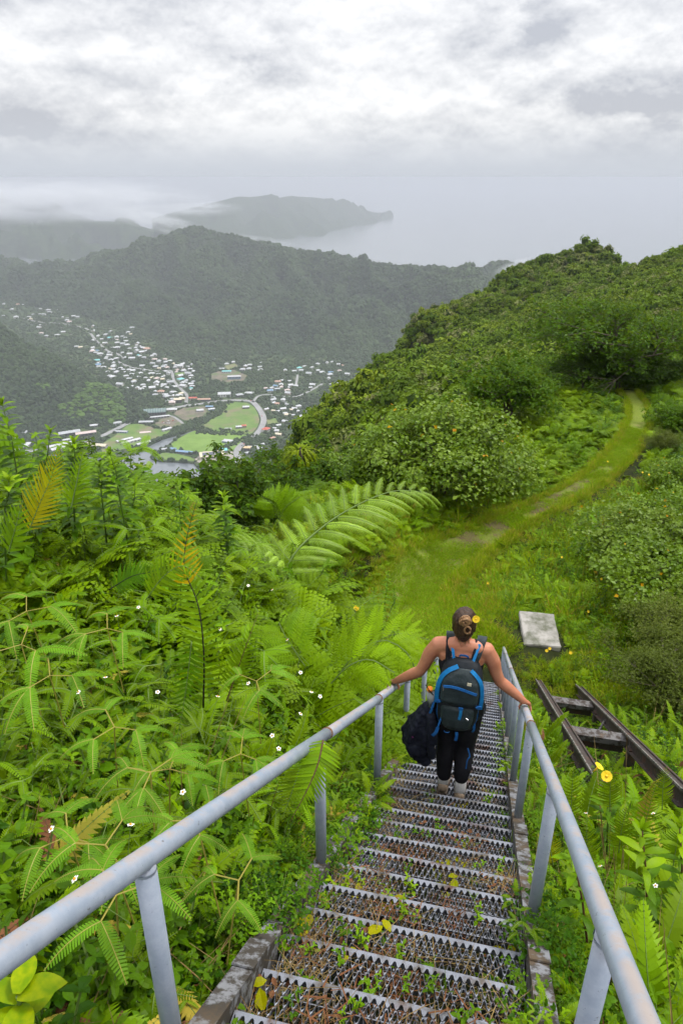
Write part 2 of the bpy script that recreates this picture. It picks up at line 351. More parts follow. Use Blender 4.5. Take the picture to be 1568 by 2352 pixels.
# ------------------------------------------------------------------ valley floor with the bay cut out
def Q(x, y): return ((400 + x * .574) * .6272, (1250 + y * .574) * .6272)      # close-up of the town -> frame
def Q1(x, y): return ((x * .4464) * .6272, (1050 + y * .4464) * .6272)
def valley_z(x, y):
    x = np.asarray(x, float); y = np.asarray(y, float)
    return 3.0 + 34.0 * sstep(y + np.clip(-x, 0, 3000) * 0.15, 2050, 3500) + 10 * sstep(y, 1750, 2100)
def town(px, py):                  # photo spot -> valley floor
    z = 3.0
    for _ in range(12):
        p = on_level(px, py, z); z = 0.5 * z + 0.5 * float(valley_z(p[0], p[1]))
    return p
bay_px = [(-40, 1120), (40, 1052), (130, 1040)] + [Q(*p) for p in ((-20, 742), (60, 735), (120, 722), (170, 715), (215, 690), (255, 662), (290, 645), (330, 625), (372, 612), (420, 600), (465, 588), (505, 572), (540, 560), (575, 545), (579, 551), (545, 568), (505, 588), (470, 600), (430, 615), (408, 632), (385, 655), (340, 680), (300, 700), (278, 722), (265, 745), (290, 758), (330, 765), (400, 766), (480, 770), (540, 776), (560, 800), (600, 850), (620, 900))] + [(640, 1330), (-40, 1330)]
bay = np.array([on_level(px, py, 2.2)[:2] for px, py in bay_px])
bay = np.array([[x, max(y, 500)] for x, y in bay])
pts = [Vector(p) for p in bay]
outer = [(-3800, 420), (3200, 420), (3200, 2900), (1200, 3050), (0, 3250), (-700, 3450), (-1300, 3600), (-3800, 3600)]
pts += [Vector(p) for p in outer]
nb = len(bay); edges = [(i, (i + 1) % nb) for i in range(nb)] + [(nb + i, nb + (i + 1) % 8) for i in range(8)]
ggx, ggy = np.meshgrid(np.linspace(-3700, 3100, 70), np.linspace(480, 6100, 80))
ggx = ggx.ravel() + rng.uniform(-20, 20, ggx.size); ggy = ggy.ravel() + rng.uniform(-20, 20, ggy.size)
ins = in_poly(ggx, ggy, bay) | ~in_poly(ggx, ggy, outer)
pts += [Vector((a, c_)) for a, c_, k in zip(ggx, ggy, ins) if not k]
ov, oe, of, _, _, _ = delaunay_2d_cdt(pts, edges, [], 0, 1e-4)
ov = np.array([tuple(v) for v in ov]); of = [f for f in of]
cen = np.array([ov[list(f)].mean(0) for f in of]); keep = ~in_poly(cen[:, 0], cen[:, 1], bay) & in_poly(cen[:, 0], cen[:, 1], outer)
Vv = np.c_[ov, valley_z(ov[:, 0], ov[:, 1])]
Fv = [tuple(f) for f, k in zip(of, keep) if k]
# a low sea wall round the bay
b0 = len(Vv); wall = np.c_[bay, np.full(nb, 3.0)]; wallb = np.c_[bay, np.full(nb, -2.0)]
Vv = np.r_[Vv, wall, wallb]; Fv += [(b0 + i, b0 + (i + 1) % nb, b0 + nb + (i + 1) % nb, b0 + nb + i) for i in range(nb)]
m, t, b = mat('valley_ground', None, 0.95, 0.1); pv = geovec(t)
f = noise_n(t, pv, 0.012, 6, 0.6); f2 = noise_n(t, pv, 0.05, 5, 0.6)
c = mix_n(t, ramp_n(t, f, [(0.4, 0.0), (0.6, 1.0)]), (0.030, 0.055, 0.020), (0.060, 0.090, 0.030))
c = mix_n(t, ramp_n(t, f2, [(0.58, 0.0), (0.68, 1.0)]), c, (0.13, 0.12, 0.095)); Lk(t, c, b.inputs['Base Color'])
o = link('valley_floor', mesh_from('valley_floor', Vv, Fv, [m])); tag(o, 'flat valley floor round the head of the bay', None, None, 'structure')

# ------------------------------------------------------------------ mountains, each lofted from foot to crest and down the far side
def loft(name, rows, label, n=140, sub=14, amp=20.0, nscale=0.004, seed=0.0, gully=0.0, material=None):
    """rows: list of polylines of (px, py, F) from the near foot to the crest; the last may be world points"""
    cur = []
    for r in rows:
        P = np.array([at(*p) if len(p) == 3 else p[1] for p in r]); cur.append(lerp_poly(P, n))
    V = []
    for k in range(len(cur) - 1):
        for j in range(sub):
            tt = j / sub; V.append(cur[k] * (1 - tt) + cur[k + 1] * tt)
    V.append(cur[-1]); V = np.array(V); nr_ = len(V)
    fl = V.reshape(-1, 3)
    rel = np.repeat(np.linspace(0, 1, nr_), n); env = np.sin(np.clip(rel, 0, 1) * math.pi) ** 0.6
    crest = (len(rows) - 2) / (len(rows) - 1); keepc = 1 - np.exp(-((rel - crest) / 0.07) ** 2) * 0.95
    h = fbm(fl[:, 0], fl[:, 1], nscale, 5, seed)
    rid = 1 - np.abs(fbm(fl[:, 0] + fl[:, 1] * .15, fl[:, 1] * .35, nscale * 1.3, 3, seed + 5)) * 2
    fl[:, 2] += (h * amp + (rid - .5) * gully) * env * keepc
    ii = np.arange(nr_ * n).reshape(nr_, n)
    Fm = np.stack([ii[:-1, :-1], ii[:-1, 1:], ii[1:, 1:], ii[1:, :-1]], -1).reshape(-1, 4)
    o = link(name, mesh_from(name, fl, Fm, [material], smooth=True)); tag(o, label, None, None, 'structure')
    return V, o
m, t, b = mat('forest_floor', None, 0.95, 0.05); pv = geovec(t)
f = noise_n(t, pv, 0.02, 6, 0.65); f2 = noise_n(t, pv, 0.004, 4, 0.6)
c = mix_n(t, ramp_n(t, f, [(0.35, 0.0), (0.65, 1.0)]), (0.018, 0.032, 0.014), (0.040, 0.062, 0.022)); Lk(t, c, b.inputs['Base Color']); bump(t, b, f, 6.0)
M_FOREST = m
def back(row, dist, drop):
    out = []
    for p in row:
        q = at(*p); d = q[:2] / np.linalg.norm(q[:2]); out.append((0, np.array([q[0] + d[0] * dist, q[1] + d[1] * dist, q[2] - drop])))
    return out
def floor_row(pxs): return [(0, town(*p) + np.array([0, 0, -4])) for p in pxs]
crest1 = [(-260, 560, 3600), (-120, 575, 3600), (0, 587, 3550), (50, 602, 3500), (95, 617, 3450), (125, 613, 3430), (200, 592, 3400), (240, 578, 3390), (300, 572, 3380), (350, 552, 3360), (400, 534, 3330), (445, 517, 3300), (490, 532, 3250), (540, 541, 3200), (580, 551, 3150), (630, 561, 3100), (660, 572, 3050), (720, 576, 3000), (760, 578, 2950), (800, 592, 2900), (850, 606, 2850), (900, 611, 2800), (960, 613, 2750), (1000, 613, 2700), (1060, 624, 2650), (1092, 633, 2600), (1130, 640, 2560), (1220, 650, 2500), (1400, 640, 2450), (1650, 600, 2400)]
mid1 = [(-260, 640, 3150), (0, 640, 3150), (95, 655, 3080), (200, 648, 3000), (300, 645, 2950), (445, 640, 2850), (580, 655, 2750), (720, 665, 2650), (850, 680, 2520), (1000, 680, 2400), (1092, 690, 2300), (1220, 700, 2200), (1400, 700, 2150), (1650, 690, 2100)]
foot1 = floor_row([(-260, 690), (0, 690), (120, 712), (220, 735), (310, 762), (400, 795), (500, 802), (620, 800), (700, 808), (800, 820), (900, 815), (1000, 805), (1200, 800), (1400, 800), (1650, 800)])
MT1, o1 = loft('mountain', [foot1, mid1, crest1, back(crest1, 500, 260)], 'long forested mountain with a pointed summit behind the town', 240, 16, 55, .0032, 1.0, 120, M_FOREST)
crest2 = [(1040, 660, 3050), (1095, 628, 3000), (1110, 613, 2980), (1132, 604, 2950), (1155, 599, 2950), (1180, 606, 2950), (1215, 618, 2950), (1300, 640, 2950)]
foot2 = [(1000, 690, 2700), (1095, 680, 2700), (1110, 675, 2690), (1132, 672, 2680), (1155, 670, 2680), (1180, 670, 2680), (1215, 680, 2680), (1300, 700, 2680)]
MT2, o2 = loft('mountain', [foot2, crest2, back(crest2, 300, 200)], 'small rounded peak just above the right end of the long mountain', 60, 14, 8, .006, 3.0, 10, M_FOREST)
crest3 = [(-280, 715, 1800), (-60, 715, 1800), (0, 748, 1750), (60, 788, 1720), (130, 822, 1680), (200, 860, 1640), (260, 892, 1600), (300, 930, 1560), (340, 962, 1525)]
mid3 = [(-280, 860, 1560), (-60, 870, 1560), (0, 880, 1550), (60, 890, 1540), (130, 905, 1540), (200, 920, 1540), (260, 935, 1540), (300, 952, 1530), (338, 966, 1515)]
foot3 = floor_row([(-280, 1030), (-60, 1020), (0, 1012), (60, 1002), (130, 992), (200, 982), (260, 975), (300, 972), (336, 970)])
MT3, o3 = loft('mountain', [foot3, mid3, crest3, back(crest3, 320, 150)], 'dark forested spur coming down to the bay on the left', 130, 14, 14, .007, 6.0, 12, M_FOREST)
crest4 = [(-300, 420, 6400), (-100, 440, 6300), (0, 455, 6200), (90, 470, 6100), (160, 490, 6000), (240, 505, 5900), (330, 520, 5800), (430, 540, 5700), (560, 590, 5600)]
foot4 = [(-300, 640, 4700), (-100, 640, 4700), (0, 650, 4700), (90, 660, 4700), (160, 660, 4700), (240, 660, 4700), (330, 650, 4700), (430, 640, 4700), (560, 640, 4700)]
MT4, o4 = loft('mountain', [foot4, crest4, back(crest4, 800, 350)], 'far blue mountainside under low cloud at the left', 120, 20, 90, .0018, 9.0, 300, M_FOREST)
crest5 = [(350, 500, 7600), (420, 482, 7800), (480, 468, 8000), (520, 456, 8200), (545, 451, 8300), (575, 453, 8450), (600, 449, 8600), (640, 453, 8800), (670, 449, 8950), (710, 452, 9200), (735, 455, 9350), (760, 461, 9500), (785, 466, 9700), (800, 473, 9800), (832, 482, 10000), (845, 487, 10080), (858, 486, 10150), (880, 488, 10300), (894, 487, 10350), (902, 498, 10380)]
foot5 = [(350, 575, 6050), (420, 565, 6300), (480, 560, 6450), (540, 556, 6550), (600, 553, 6650), (660, 550, 6750), (710, 547, 6850), (745, 544, 6950), (758, 532, 7450), (800, 524, 7900), (850, 517, 8300), (874, 511, 8700), (884, 506, 9200), (903, 500, 10150)]
foot5 = [(0, on_level(p[0], p[1], -5)) for p in foot5]
MT5, o5 = loft('mountain', [foot5, crest5, back(crest5, 900, 480)], 'far hazy headland running out to a cliff in the sea', 160, 18, 60, .0018, 12.0, 150, M_FOREST)
# ------------------------------------------------------------------ scattering of uncountable growth
PROTO_N = [0]
def proto_collection(meshes):
    PROTO_N[0] += 1
    c = bpy.data.collections.new('growth_kinds_%02d' % PROTO_N[0])
    for i, me in enumerate(meshes):
        o = bpy.data.objects.new('k%02d_%03d' % (PROTO_N[0], i), me); c.objects.link(o)
    return c
def scatter(name, P, rot, scl, idx, meshes, label, parent=None):
    P = np.asarray(P, np.float32); n = len(P)
    me = bpy.data.meshes.new(name); me.vertices.add(n); me.vertices.foreach_set('co', P.ravel())
    a = me.attributes.new('rot', 'FLOAT_VECTOR', 'POINT'); a.data.foreach_set('vector', np.asarray(rot, np.float32).ravel())
    scl = np.asarray(scl, np.float32); scl = np.repeat(scl[:, None], 3, 1) if scl.ndim == 1 else scl
    a = me.attributes.new('scl', 'FLOAT_VECTOR', 'POINT'); a.data.foreach_set('vector', scl.ravel())
    a = me.attributes.new('idx', 'INT', 'POINT'); a.data.foreach_set('value', np.asarray(idx, np.int32))
    o = link(name, me, parent)
    gn = bpy.data.node_groups.new(name + '_spread', 'GeometryNodeTree')
    gn.interface.new_socket('Geometry', in_out='INPUT', socket_type='NodeSocketGeometry'); gn.interface.new_socket('Geometry', in_out='OUTPUT', socket_type='NodeSocketGeometry')
    gi = N(gn, 'NodeGroupInput'); go = N(gn, 'NodeGroupOutput')
    ci = N(gn, 'GeometryNodeCollectionInfo', transform_space='ORIGINAL'); ci.inputs[0].default_value = proto_collection(meshes)
    ci.inputs['Separate Children'].default_value = True; ci.inputs['Reset Children'].default_value = True
    ip = N(gn, 'GeometryNodeInstanceOnPoints'); ip.inputs['Pick Instance'].default_value = True
    def na_(nm, typ):
        k = N(gn, 'GeometryNodeInputNamedAttribute', data_type=typ); k.inputs['Name'].default_value = nm; return k.outputs['Attribute']
    e2r = N(gn, 'FunctionNodeEulerToRotation'); Lk(gn, na_('rot', 'FLOAT_VECTOR'), e2r.inputs[0])
    Lk(gn, gi.outputs[0], ip.inputs['Points']); Lk(gn, ci.outputs[0], ip.inputs['Instance']); Lk(gn, e2r.outputs[0], ip.inputs['Rotation'])
    Lk(gn, na_('scl', 'FLOAT_VECTOR'), ip.inputs['Scale']); Lk(gn, na_('idx', 'INT'), ip.inputs['Instance Index']); Lk(gn, ip.outputs[0], go.inputs[0])
    md = o.modifiers.new('spread', 'NODES'); md.node_group = gn
    tag(o, label, None, None, 'stuff'); return o

# ------------------------------------------------------------------ foliage colours
def crown_mat(name, c1, c2, c3, patch): return leaf_mat(name, c1, c2, c3, trans=0.15, rough=0.6, spec=0.15, patch=patch)
M_FAR = crown_mat('far_canopy', (0.022, 0.042, 0.018), (0.034, 0.056, 0.021), (0.040, 0.066, 0.022), 0.0035)
M_SPURG = crown_mat('spur_clearing', (0.070, 0.125, 0.026), (0.090, 0.150, 0.035), (0.060, 0.110, 0.024), 0.02)
M_HILL = crown_mat('hill_canopy', (0.060, 0.110, 0.016), (0.190, 0.240, 0.036), (0.110, 0.175, 0.022), 0.03)
M_HILL2 = crown_mat('hill_canopy_olive', (0.17, 0.19, 0.07), (0.12, 0.16, 0.04), (0.20, 0.20, 0.09), 0.05)

def blob_mesh(name, seed, mt, sub=2, zs=0.75, amp=0.35):
    bm = bmesh.new(); bmesh.ops.create_icosphere(bm, subdivisions=sub, radius=1.0)
    for v in bm.verts:
        d = 1 + amp * mnoise.noise(v.co * 1.6 + Vector((seed, 0, seed))) + amp * .6 * mnoise.noise(v.co * 4.1 + Vector((0, seed, 0)))
        v.co = v.co * d; v.co.z = max(v.co.z, -0.45) * zs
    me = bpy.data.meshes.new(name); bm.to_mesh(me); bm.free(); me.materials.append(mt); return me
def leafy_crown(name, seed, mt, n=420, leaf=0.20, lobes=7, zs=0.7, core=None, core_r=0.72, jit=.9, aspect=.62):
    """leaf-sized faces spread through a lumpy crown of radius about 1"""
    r = random.Random(seed); L = []
    for i in range(lobes):
        a = r.uniform(0, 6.28); q = math.sqrt(r.random()) * .72
        L.append((Vector((q * math.cos(a), q * math.sin(a), r.uniform(-.1, .75) * zs)), r.uniform(.28, .52)))
    mb = MB()
    for i in range(n):
        c, rad = L[r.randrange(lobes)]
        d = Vector((r.gauss(0, 1), r.gauss(0, 1), r.gauss(.35, .9))).normalized(); p = c + d * rad * r.uniform(.6, 1.06)
        if p.z < -.35: continue
        nrm = (d + Vector((r.uniform(-jit, jit), r.uniform(-jit, jit), r.uniform(-.3, jit)))).normalized()
        a = nrm.orthogonal().normalized(); a = (Matrix.Rotation(r.uniform(0, 6.28), 3, nrm) @ a); bb = nrm.cross(a); s = leaf * r.uniform(.6, 1.3)
        mb.add([p - a * s * .5, p + bb * s * .5 * aspect + nrm * s * .08, p + a * s * .5, p - bb * s * .5 * aspect + nrm * s * .08], [(0, 1, 2, 3)], 0)
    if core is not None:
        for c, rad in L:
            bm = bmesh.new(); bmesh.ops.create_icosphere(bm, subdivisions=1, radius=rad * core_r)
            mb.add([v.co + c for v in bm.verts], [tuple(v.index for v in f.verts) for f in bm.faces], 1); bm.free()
    return mb.mesh(name, [mt, core] if core else [mt])
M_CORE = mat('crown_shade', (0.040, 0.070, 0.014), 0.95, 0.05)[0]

def sample_loft(V, dens, rmin=0.0, rmax=1.0):
    """random spots on a lofted grid, about dens per square metre"""
    A = V[:-1, :-1]; B = V[:-1, 1:]; C = V[1:, 1:]; D = V[1:, :-1]
    area = 0.5 * np.linalg.norm(np.cross(C - A, D - B), axis=-1); na = area.shape[0]
    area[:int(na * rmin)] = 0; area[int(na * rmax):] = 0
    k = rng.poisson(area * dens); ii, jj = np.nonzero(k); rep = k[ii, jj]; ii = np.repeat(ii, rep); jj = np.repeat(jj, rep)
    u = rng.random(len(ii))[:, None]; v = rng.random(len(ii))[:, None]
    return A[ii, jj] * (1 - u) * (1 - v) + B[ii, jj] * u * (1 - v) + C[ii, jj] * u * v + D[ii, jj] * (1 - u) * v
def rots(n, tilt=0.15): return np.stack([rng.normal(0, tilt, n), rng.normal(0, tilt, n), rng.uniform(0, 6.283, n)], 1)
far_meshes = [blob_mesh('far_tree', 3.0 * i + 1, M_FAR, 2, .9 + .1 * (i % 3), .45) for i in range(5)]
spur_meshes = far_meshes + [blob_mesh('far_bush', 40 + i, M_SPURG, 2, .6) for i in range(2)]
def forest(name, V, dens, smin, smax, label, meshes=far_meshes, rmax=1.0, idx=None):
    P = sample_loft(V, dens, 0, rmax); n = len(P); s = rng.uniform(smin, smax, n) * (1 + .5 * (rng.random(n) < .12))
    P[:, 2] += s * .15
    return scatter(name, P, rots(n), np.stack([s, s, s * rng.uniform(.8, 1.25, n)], 1), rng.integers(0, len(far_meshes), n) if idx is None else idx(P), meshes, label)
def in_view(P, pad=120):
    d = P - np.array([0, 0, EYE]); z = d[:, 1] * CT - d[:, 2] * ST; x = CX + FPX * d[:, 0] / z; y = CY + FPX * (-d[:, 1] * ST - d[:, 2] * CT) / z
    return x, y
forest('forest', MT1, 0.011, 4.5, 8.5, 'dense hazy forest covering the long mountain', rmax=.74)
forest('forest', MT2, 0.012, 4.5, 8.0, 'forest on the small peak at the right end of the mountain', rmax=.6)
def spur_idx(P):
    x, y = in_view(P); clear = mnoise.noise; k = np.array([clear((a * .012, c_ * .02, 2.0)) for a, c_ in zip(P[:, 0], P[:, 1])])
    gr = (x > 85) & (x < 290) & (y > 880) & (k > -.12)
    return np.where(gr, 5 + rng.integers(0, 2, len(P)), rng.integers(0, 5, len(P)))
forest('forest', MT3, 0.022, 3.0, 6.2, 'dark forest and pale scrub on the spur by the bay', spur_meshes, .75, spur_idx)

# the wooded hill ahead, trees near enough to show their leaves
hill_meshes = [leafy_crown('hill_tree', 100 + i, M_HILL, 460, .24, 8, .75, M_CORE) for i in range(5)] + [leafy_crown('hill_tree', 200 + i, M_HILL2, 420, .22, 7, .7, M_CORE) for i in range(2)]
n = 42000
rr_ = np.exp(rng.uniform(math.log(46), math.log(430), n)); aa_ = np.radians(rng.uniform(-34, 34, n)); hx = rr_ * np.sin(aa_); hy = rr_ * np.cos(aa_)
hz = ground_z(hx, hy); P = np.stack([hx, hy, hz], 1)
vx, vy = in_view(P); ok = (vx > 380) & (vx < 1750) & (vy < 1250) & (rr_ > 50)
# leave the fern mound and the path open
pdist = path_dist(hx, hy); ok &= (pdist > 3.0)
ok &= ~((rr_ < 62) & (vx > 1180) & (vy > 840))
P = P[ok]; r_ = rr_[ok]; n = len(P)
s = rng.uniform(.9, 2.2, n) * np.where(rng.random(n) < .06, 1.5, 1.0) * np.interp(r_, [45, 80, 200, 430], [.75, .9, 1.1, 1.35])
P[:, 2] += s * .35
scatter('hill_forest', P, rots(n, .2), np.stack([s, s, s * rng.uniform(.8, 1.25, n)], 1), np.where(rng.random(n) < .8, rng.integers(0, 5, n), rng.integers(5, 7, n)), hill_meshes, 'dense green forest canopy covering the hill ahead')
# ------------------------------------------------------------------ the town in the valley
def sheet(name, px_poly, z_up, mt, label, conv=town, parent=None):
    P = np.array([conv(*p) for p in px_poly]); bm = bmesh.new()
    vs = [bm.verts.new((p[0], p[1], p[2] + z_up)) for p in P]; bm.faces.new(vs); bmesh.ops.triangulate(bm, faces=bm.faces[:])
    me = bpy.data.meshes.new(name); bm.to_mesh(me); bm.free(); me.materials.append(mt)
    o = link(name, me, parent); tag(o, label, None, None, 'structure'); return P
def grass_mat(name, c1, c2, sc): return speckled(name, c1, c2, sc, 0.95, 0.05, (.4, .6), which='Position')
M_PITCH = grass_mat('pitch_grass', (0.13, 0.22, 0.04), (0.17, 0.27, 0.06), .03)
M_FIELD = speckled('field_grass', (0.11, 0.19, 0.045), (0.15, 0.22, 0.06), .03, .95, .05, (.4, .6), which='Position', c3=(.20, .17, .11), s3=.018)
M_DIRT = speckled('yard_dirt', (0.20, 0.17, 0.13), (0.13, 0.12, 0.09), .05, .95, .05, which='Position', c3=(.10, .15, .05), s3=.03)
M_PAVE = speckled('yard_concrete', (0.36, 0.33, 0.28), (0.30, 0.28, 0.25), .06, .95, .1, which='Position')
M_ROAD = speckled('road_asphalt', (0.24, 0.24, 0.245), (0.29, 0.29, 0.29), .06, .9, .2, which='Position')
flds = []
flds.append(sheet('field', [Q(*p) for p in ((395, 655), (440, 622), (500, 588), (540, 572), (660, 574), (800, 588), (892, 600), (868, 640), (800, 690), (730, 702), (620, 712), (520, 702), (420, 690))], .25, M_PITCH, 'bright green playing field beside the inlet'))
flds.append(sheet('field', [Q(*p) for p in ((582, 548), (640, 505), (700, 462), (722, 405), (800, 388), (880, 392), (925, 420), (945, 455), (958, 500), (945, 545), (905, 592), (800, 582), (660, 570))], .2, M_FIELD, 'rough green field inside the bend of the road'))
flds.append(sheet('field', [Q(*p) for p in ((405, 460), (470, 425), (545, 418), (620, 415), (650, 440), (600, 470), (560, 500), (480, 505))], .2, M_DIRT, 'bare brown field beside the road'))
flds.append(sheet('field', [Q(*p) for p in ((-60, 660), (40, 600), (120, 530), (200, 525), (330, 565), (410, 560), (330, 612), (270, 640), (200, 660), (80, 690), (-40, 720))], .2, M_FIELD, 'patchy grass between sheds on the bay shore'))
flds.append(sheet('yard', [Q(*p) for p in ((290, 520), (340, 492), (400, 482), (470, 520), (440, 545), (380, 555), (300, 548))], .32, M_DIRT, 'brown parking yard behind the ribbed hall'))
flds.append(sheet('yard', [Q(*p) for p in ((540, 760), (600, 700), (700, 720), (790, 700), (800, 780), (760, 805), (640, 800))], .3, M_PAVE, 'pale concrete yard round the warehouse'))
flds.append(sheet('field', [Q(*p) for p in ((300, 735), (340, 710), (430, 718), (520, 740), (560, 765), (440, 760), (350, 755))], .3, M_FIELD, 'narrow grass strip along the spit'))
flds.append(sheet('field', [Q(*p) for p in ((690, 800), (760, 806), (790, 808), (750, 850), (700, 852))], .25, M_FIELD, 'small green patch beside the shore road'))
flds.append(sheet('yard', [Q(*p) for p in ((640, 210), (700, 190), (790, 180), (880, 215), (850, 260), (740, 262), (650, 240))], .3, M_DIRT, 'bare school yard below the mountain'))
flds.append(sheet('field', [Q(*p) for p in ((415, 200), (500, 196), (515, 212), (430, 222))], .3, M_FIELD, 'small green lot among the houses'))
flds.append(sheet('field', [Q(*p) for p in ((720, 160), (800, 140), (830, 165), (760, 182))], .3, M_FIELD, 'green clearing above the school'))
flds.append(sheet('field', [Q(*p) for p in ((1000, 500), (1060, 490), (1075, 520), (1020, 545))], .3, M_FIELD, 'small green lot beside the right bend of the road'))
roads = []
def road(name, px, width, label, z_up=.45):
    P = cat_rom([town(*p) for p in px], 8); tg = np.gradient(P[:, :2], axis=0); tg /= np.linalg.norm(tg, axis=1)[:, None]; nn = np.stack([-tg[:, 1], tg[:, 0]], 1) * width / 2
    V = []; F = []
    for i in range(len(P)):
        for s in (-1, 1): V.append((P[i, 0] + nn[i, 0] * s, P[i, 1] + nn[i, 1] * s, P[i, 2] + z_up))
        if i: F.append((2 * i - 2, 2 * i - 1, 2 * i + 1, 2 * i))
    o = link(name, mesh_from(name, V, F, [M_ROAD])); tag(o, label, None, None, 'structure'); roads.append((P, width)); return P
R1 = road('road', [Q(*p) for p in ((640, 960), (720, 872), (790, 822), (822, 765), (815, 700), (850, 655), (925, 605), (970, 548), (985, 492), (958, 435), (915, 388), (860, 377), (780, 376), (690, 382), (560, 402), (480, 412), (350, 437), (200, 482), (100, 532), (0, 582), (-90, 622), (-200, 660), (-400, 690), (-760, 720))], 13, 'main shore road curving round the green fields')
R2 = road('road', [Q(*p) for p in ((488, 408), (494, 345), (468, 315), (440, 285), (412, 250), (400, 200), (380, 185), (300, 190), (220, 178), (120, 160), (40, 120))], 8, 'side street running up into the village')
R3 = road('road', [Q1(*p) for p in ((1080, 690), (980, 560), (900, 535), (840, 490), (780, 430), (745, 385), (700, 340), (500, 300), (330, 290), (150, 250))], 8, 'pale lane climbing the far end of the valley')
R4 = road('road', [Q(*p) for p in ((915, 388), (950, 350), (1010, 340), (1100, 350), (1200, 350), (1290, 310), (1360, 270))], 7, 'lane leading right from the road bend through trees')
R5 = road('road', [Q(*p) for p in ((1190, 280), (1196, 250), (1202, 212))], 6, 'short pale driveway on the right of the valley')
R6 = road('road', [Q(*p) for p in ((470, 525), (440, 500), (400, 478), (340, 468), (300, 440))], 6, 'service road beside the ribbed hall')

# buildings -----------------------------------------------------------
def plain(name, c, rough=.6): return mat(name, c, rough, .3)[0]
ROOF = {'white': speckled('roof_white', (.54, .55, .57), (.38, .39, .41), .25, .45, .4), 'grey': speckled('roof_grey', (.42, .44, .46), (.32, .33, .35), .25, .5, .4), 'cream': speckled('roof_cream', (.62, .56, .42), (.55, .48, .36), .3, .6),
        'teal': plain('roof_teal', (.20, .52, .52)), 'blue': speckled('roof_blue', (.16, .27, .42), (.22, .33, .46), .3), 'red': speckled('roof_red', (.50, .10, .07), (.42, .12, .08), .3), 'rust': speckled('roof_rust', (.40, .22, .16), (.52, .36, .28), .3, .7),
        'green': speckled('roof_green', (.10, .17, .16), (.15, .21, .20), .3), 'tan': plain('roof_tan', (.55, .42, .24)), 'pink': speckled('roof_pink', (.58, .48, .46), (.50, .40, .38), .3)}
WALL = {'white': plain('wall_white', (.62, .61, .58), .9), 'grey': plain('wall_grey', (.30, .30, .29), .9), 'dark': plain('wall_dark', (.09, .085, .08), .9), 'cream': plain('wall_cream', (.50, .44, .34), .9), 'blue': plain('wall_blue', (.22, .32, .42), .9)}
M_WIN = mat('window_dark', (.03, .035, .04), .2, .5)[0]; M_SOLAR = speckled('solar_panel', (.07, .08, .11), (.10, .11, .14), .6, .25, .5)
def house_mesh(shape, roof, wall, L=1.0, W=.7, H=.30, rise=.2, ov=.07):
    mb = MB(); x, y = L / 2, W / 2
    mb.box((0, 0, H / 2), (L, W, H), m=0)
    X, Y = x + ov, y + ov; t = .02
    if shape == 'gable':
        for s in (-1, 1): mb.add([(-X, s * Y, H - .02), (X, s * Y, H - .02), (X, 0, H + rise), (-X, 0, H + rise), (-X, s * Y, H + t), (X, s * Y, H + t), (X, 0, H + rise + t * 1.5), (-X, 0, H + rise + t * 1.5)], [(0, 1, 2, 3), (4, 5, 6, 7), (0, 1, 5, 4), (0, 3, 7, 4), (1, 2, 6, 5)], 1)
        for s in (-1, 1): mb.add([(s * x, -y, H), (s * x, y, H), (s * x, 0, H + rise * .96)], [(0, 1, 2)], 0)
    else:
        rx = max(X - Y * .9, .08); top = H + rise
        V = [(-X, -Y, H), (X, -Y, H), (X, Y, H), (-X, Y, H), (-rx, 0, top), (rx, 0, top)]
        mb.add(V, [(0, 1, 5, 4), (1, 2, 5), (2, 3, 4, 5), (3, 0, 4), (0, 3, 2, 1)], 1)
    # doors and windows as shallow dark recess frames on the long walls
    for s in (-1, 1):
        for k in (-.33, 0, .33): mb.box((k * L, s * (y + .004), H * .5), (L * .14, .012, H * .42), m=2)
    return mb.mesh('house', [WALL[wall], ROOF[roof], M_WIN])
KINDS_H = [('hip', 'white', 'white'), ('gable', 'white', 'cream'), ('hip', 'white', 'grey'), ('gable', 'grey', 'white'), ('hip', 'grey', 'grey'), ('gable', 'cream', 'cream'), ('hip', 'pink', 'white'), ('hip', 'rust', 'cream'), ('gable', 'blue', 'white'), ('hip', 'teal', 'white'), ('gable', 'white', 'white')]
HM = [house_mesh(*k) for k in KINDS_H]
HW = np.array([.21, .17, .14, .08, .06, .06, .05, .03, .03, .02, .15]); HW /= HW.sum()
placed = []
def blocked(x, y, r):
    for (P, wd) in roads:
        if np.min(np.hypot(P[:, 0] - x, P[:, 1] - y)) < wd / 2 + r * .7: return True
    if in_poly(np.array([x]), np.array([y]), bay)[0]: return True
    for F in flds:
        if in_poly(np.array([x]), np.array([y]), F[:, :2])[0]: return True
    for (a, c, q) in placed:
        if (a - x) ** 2 + (c - y) ** 2 < (q + r) ** 2: return True
    return False
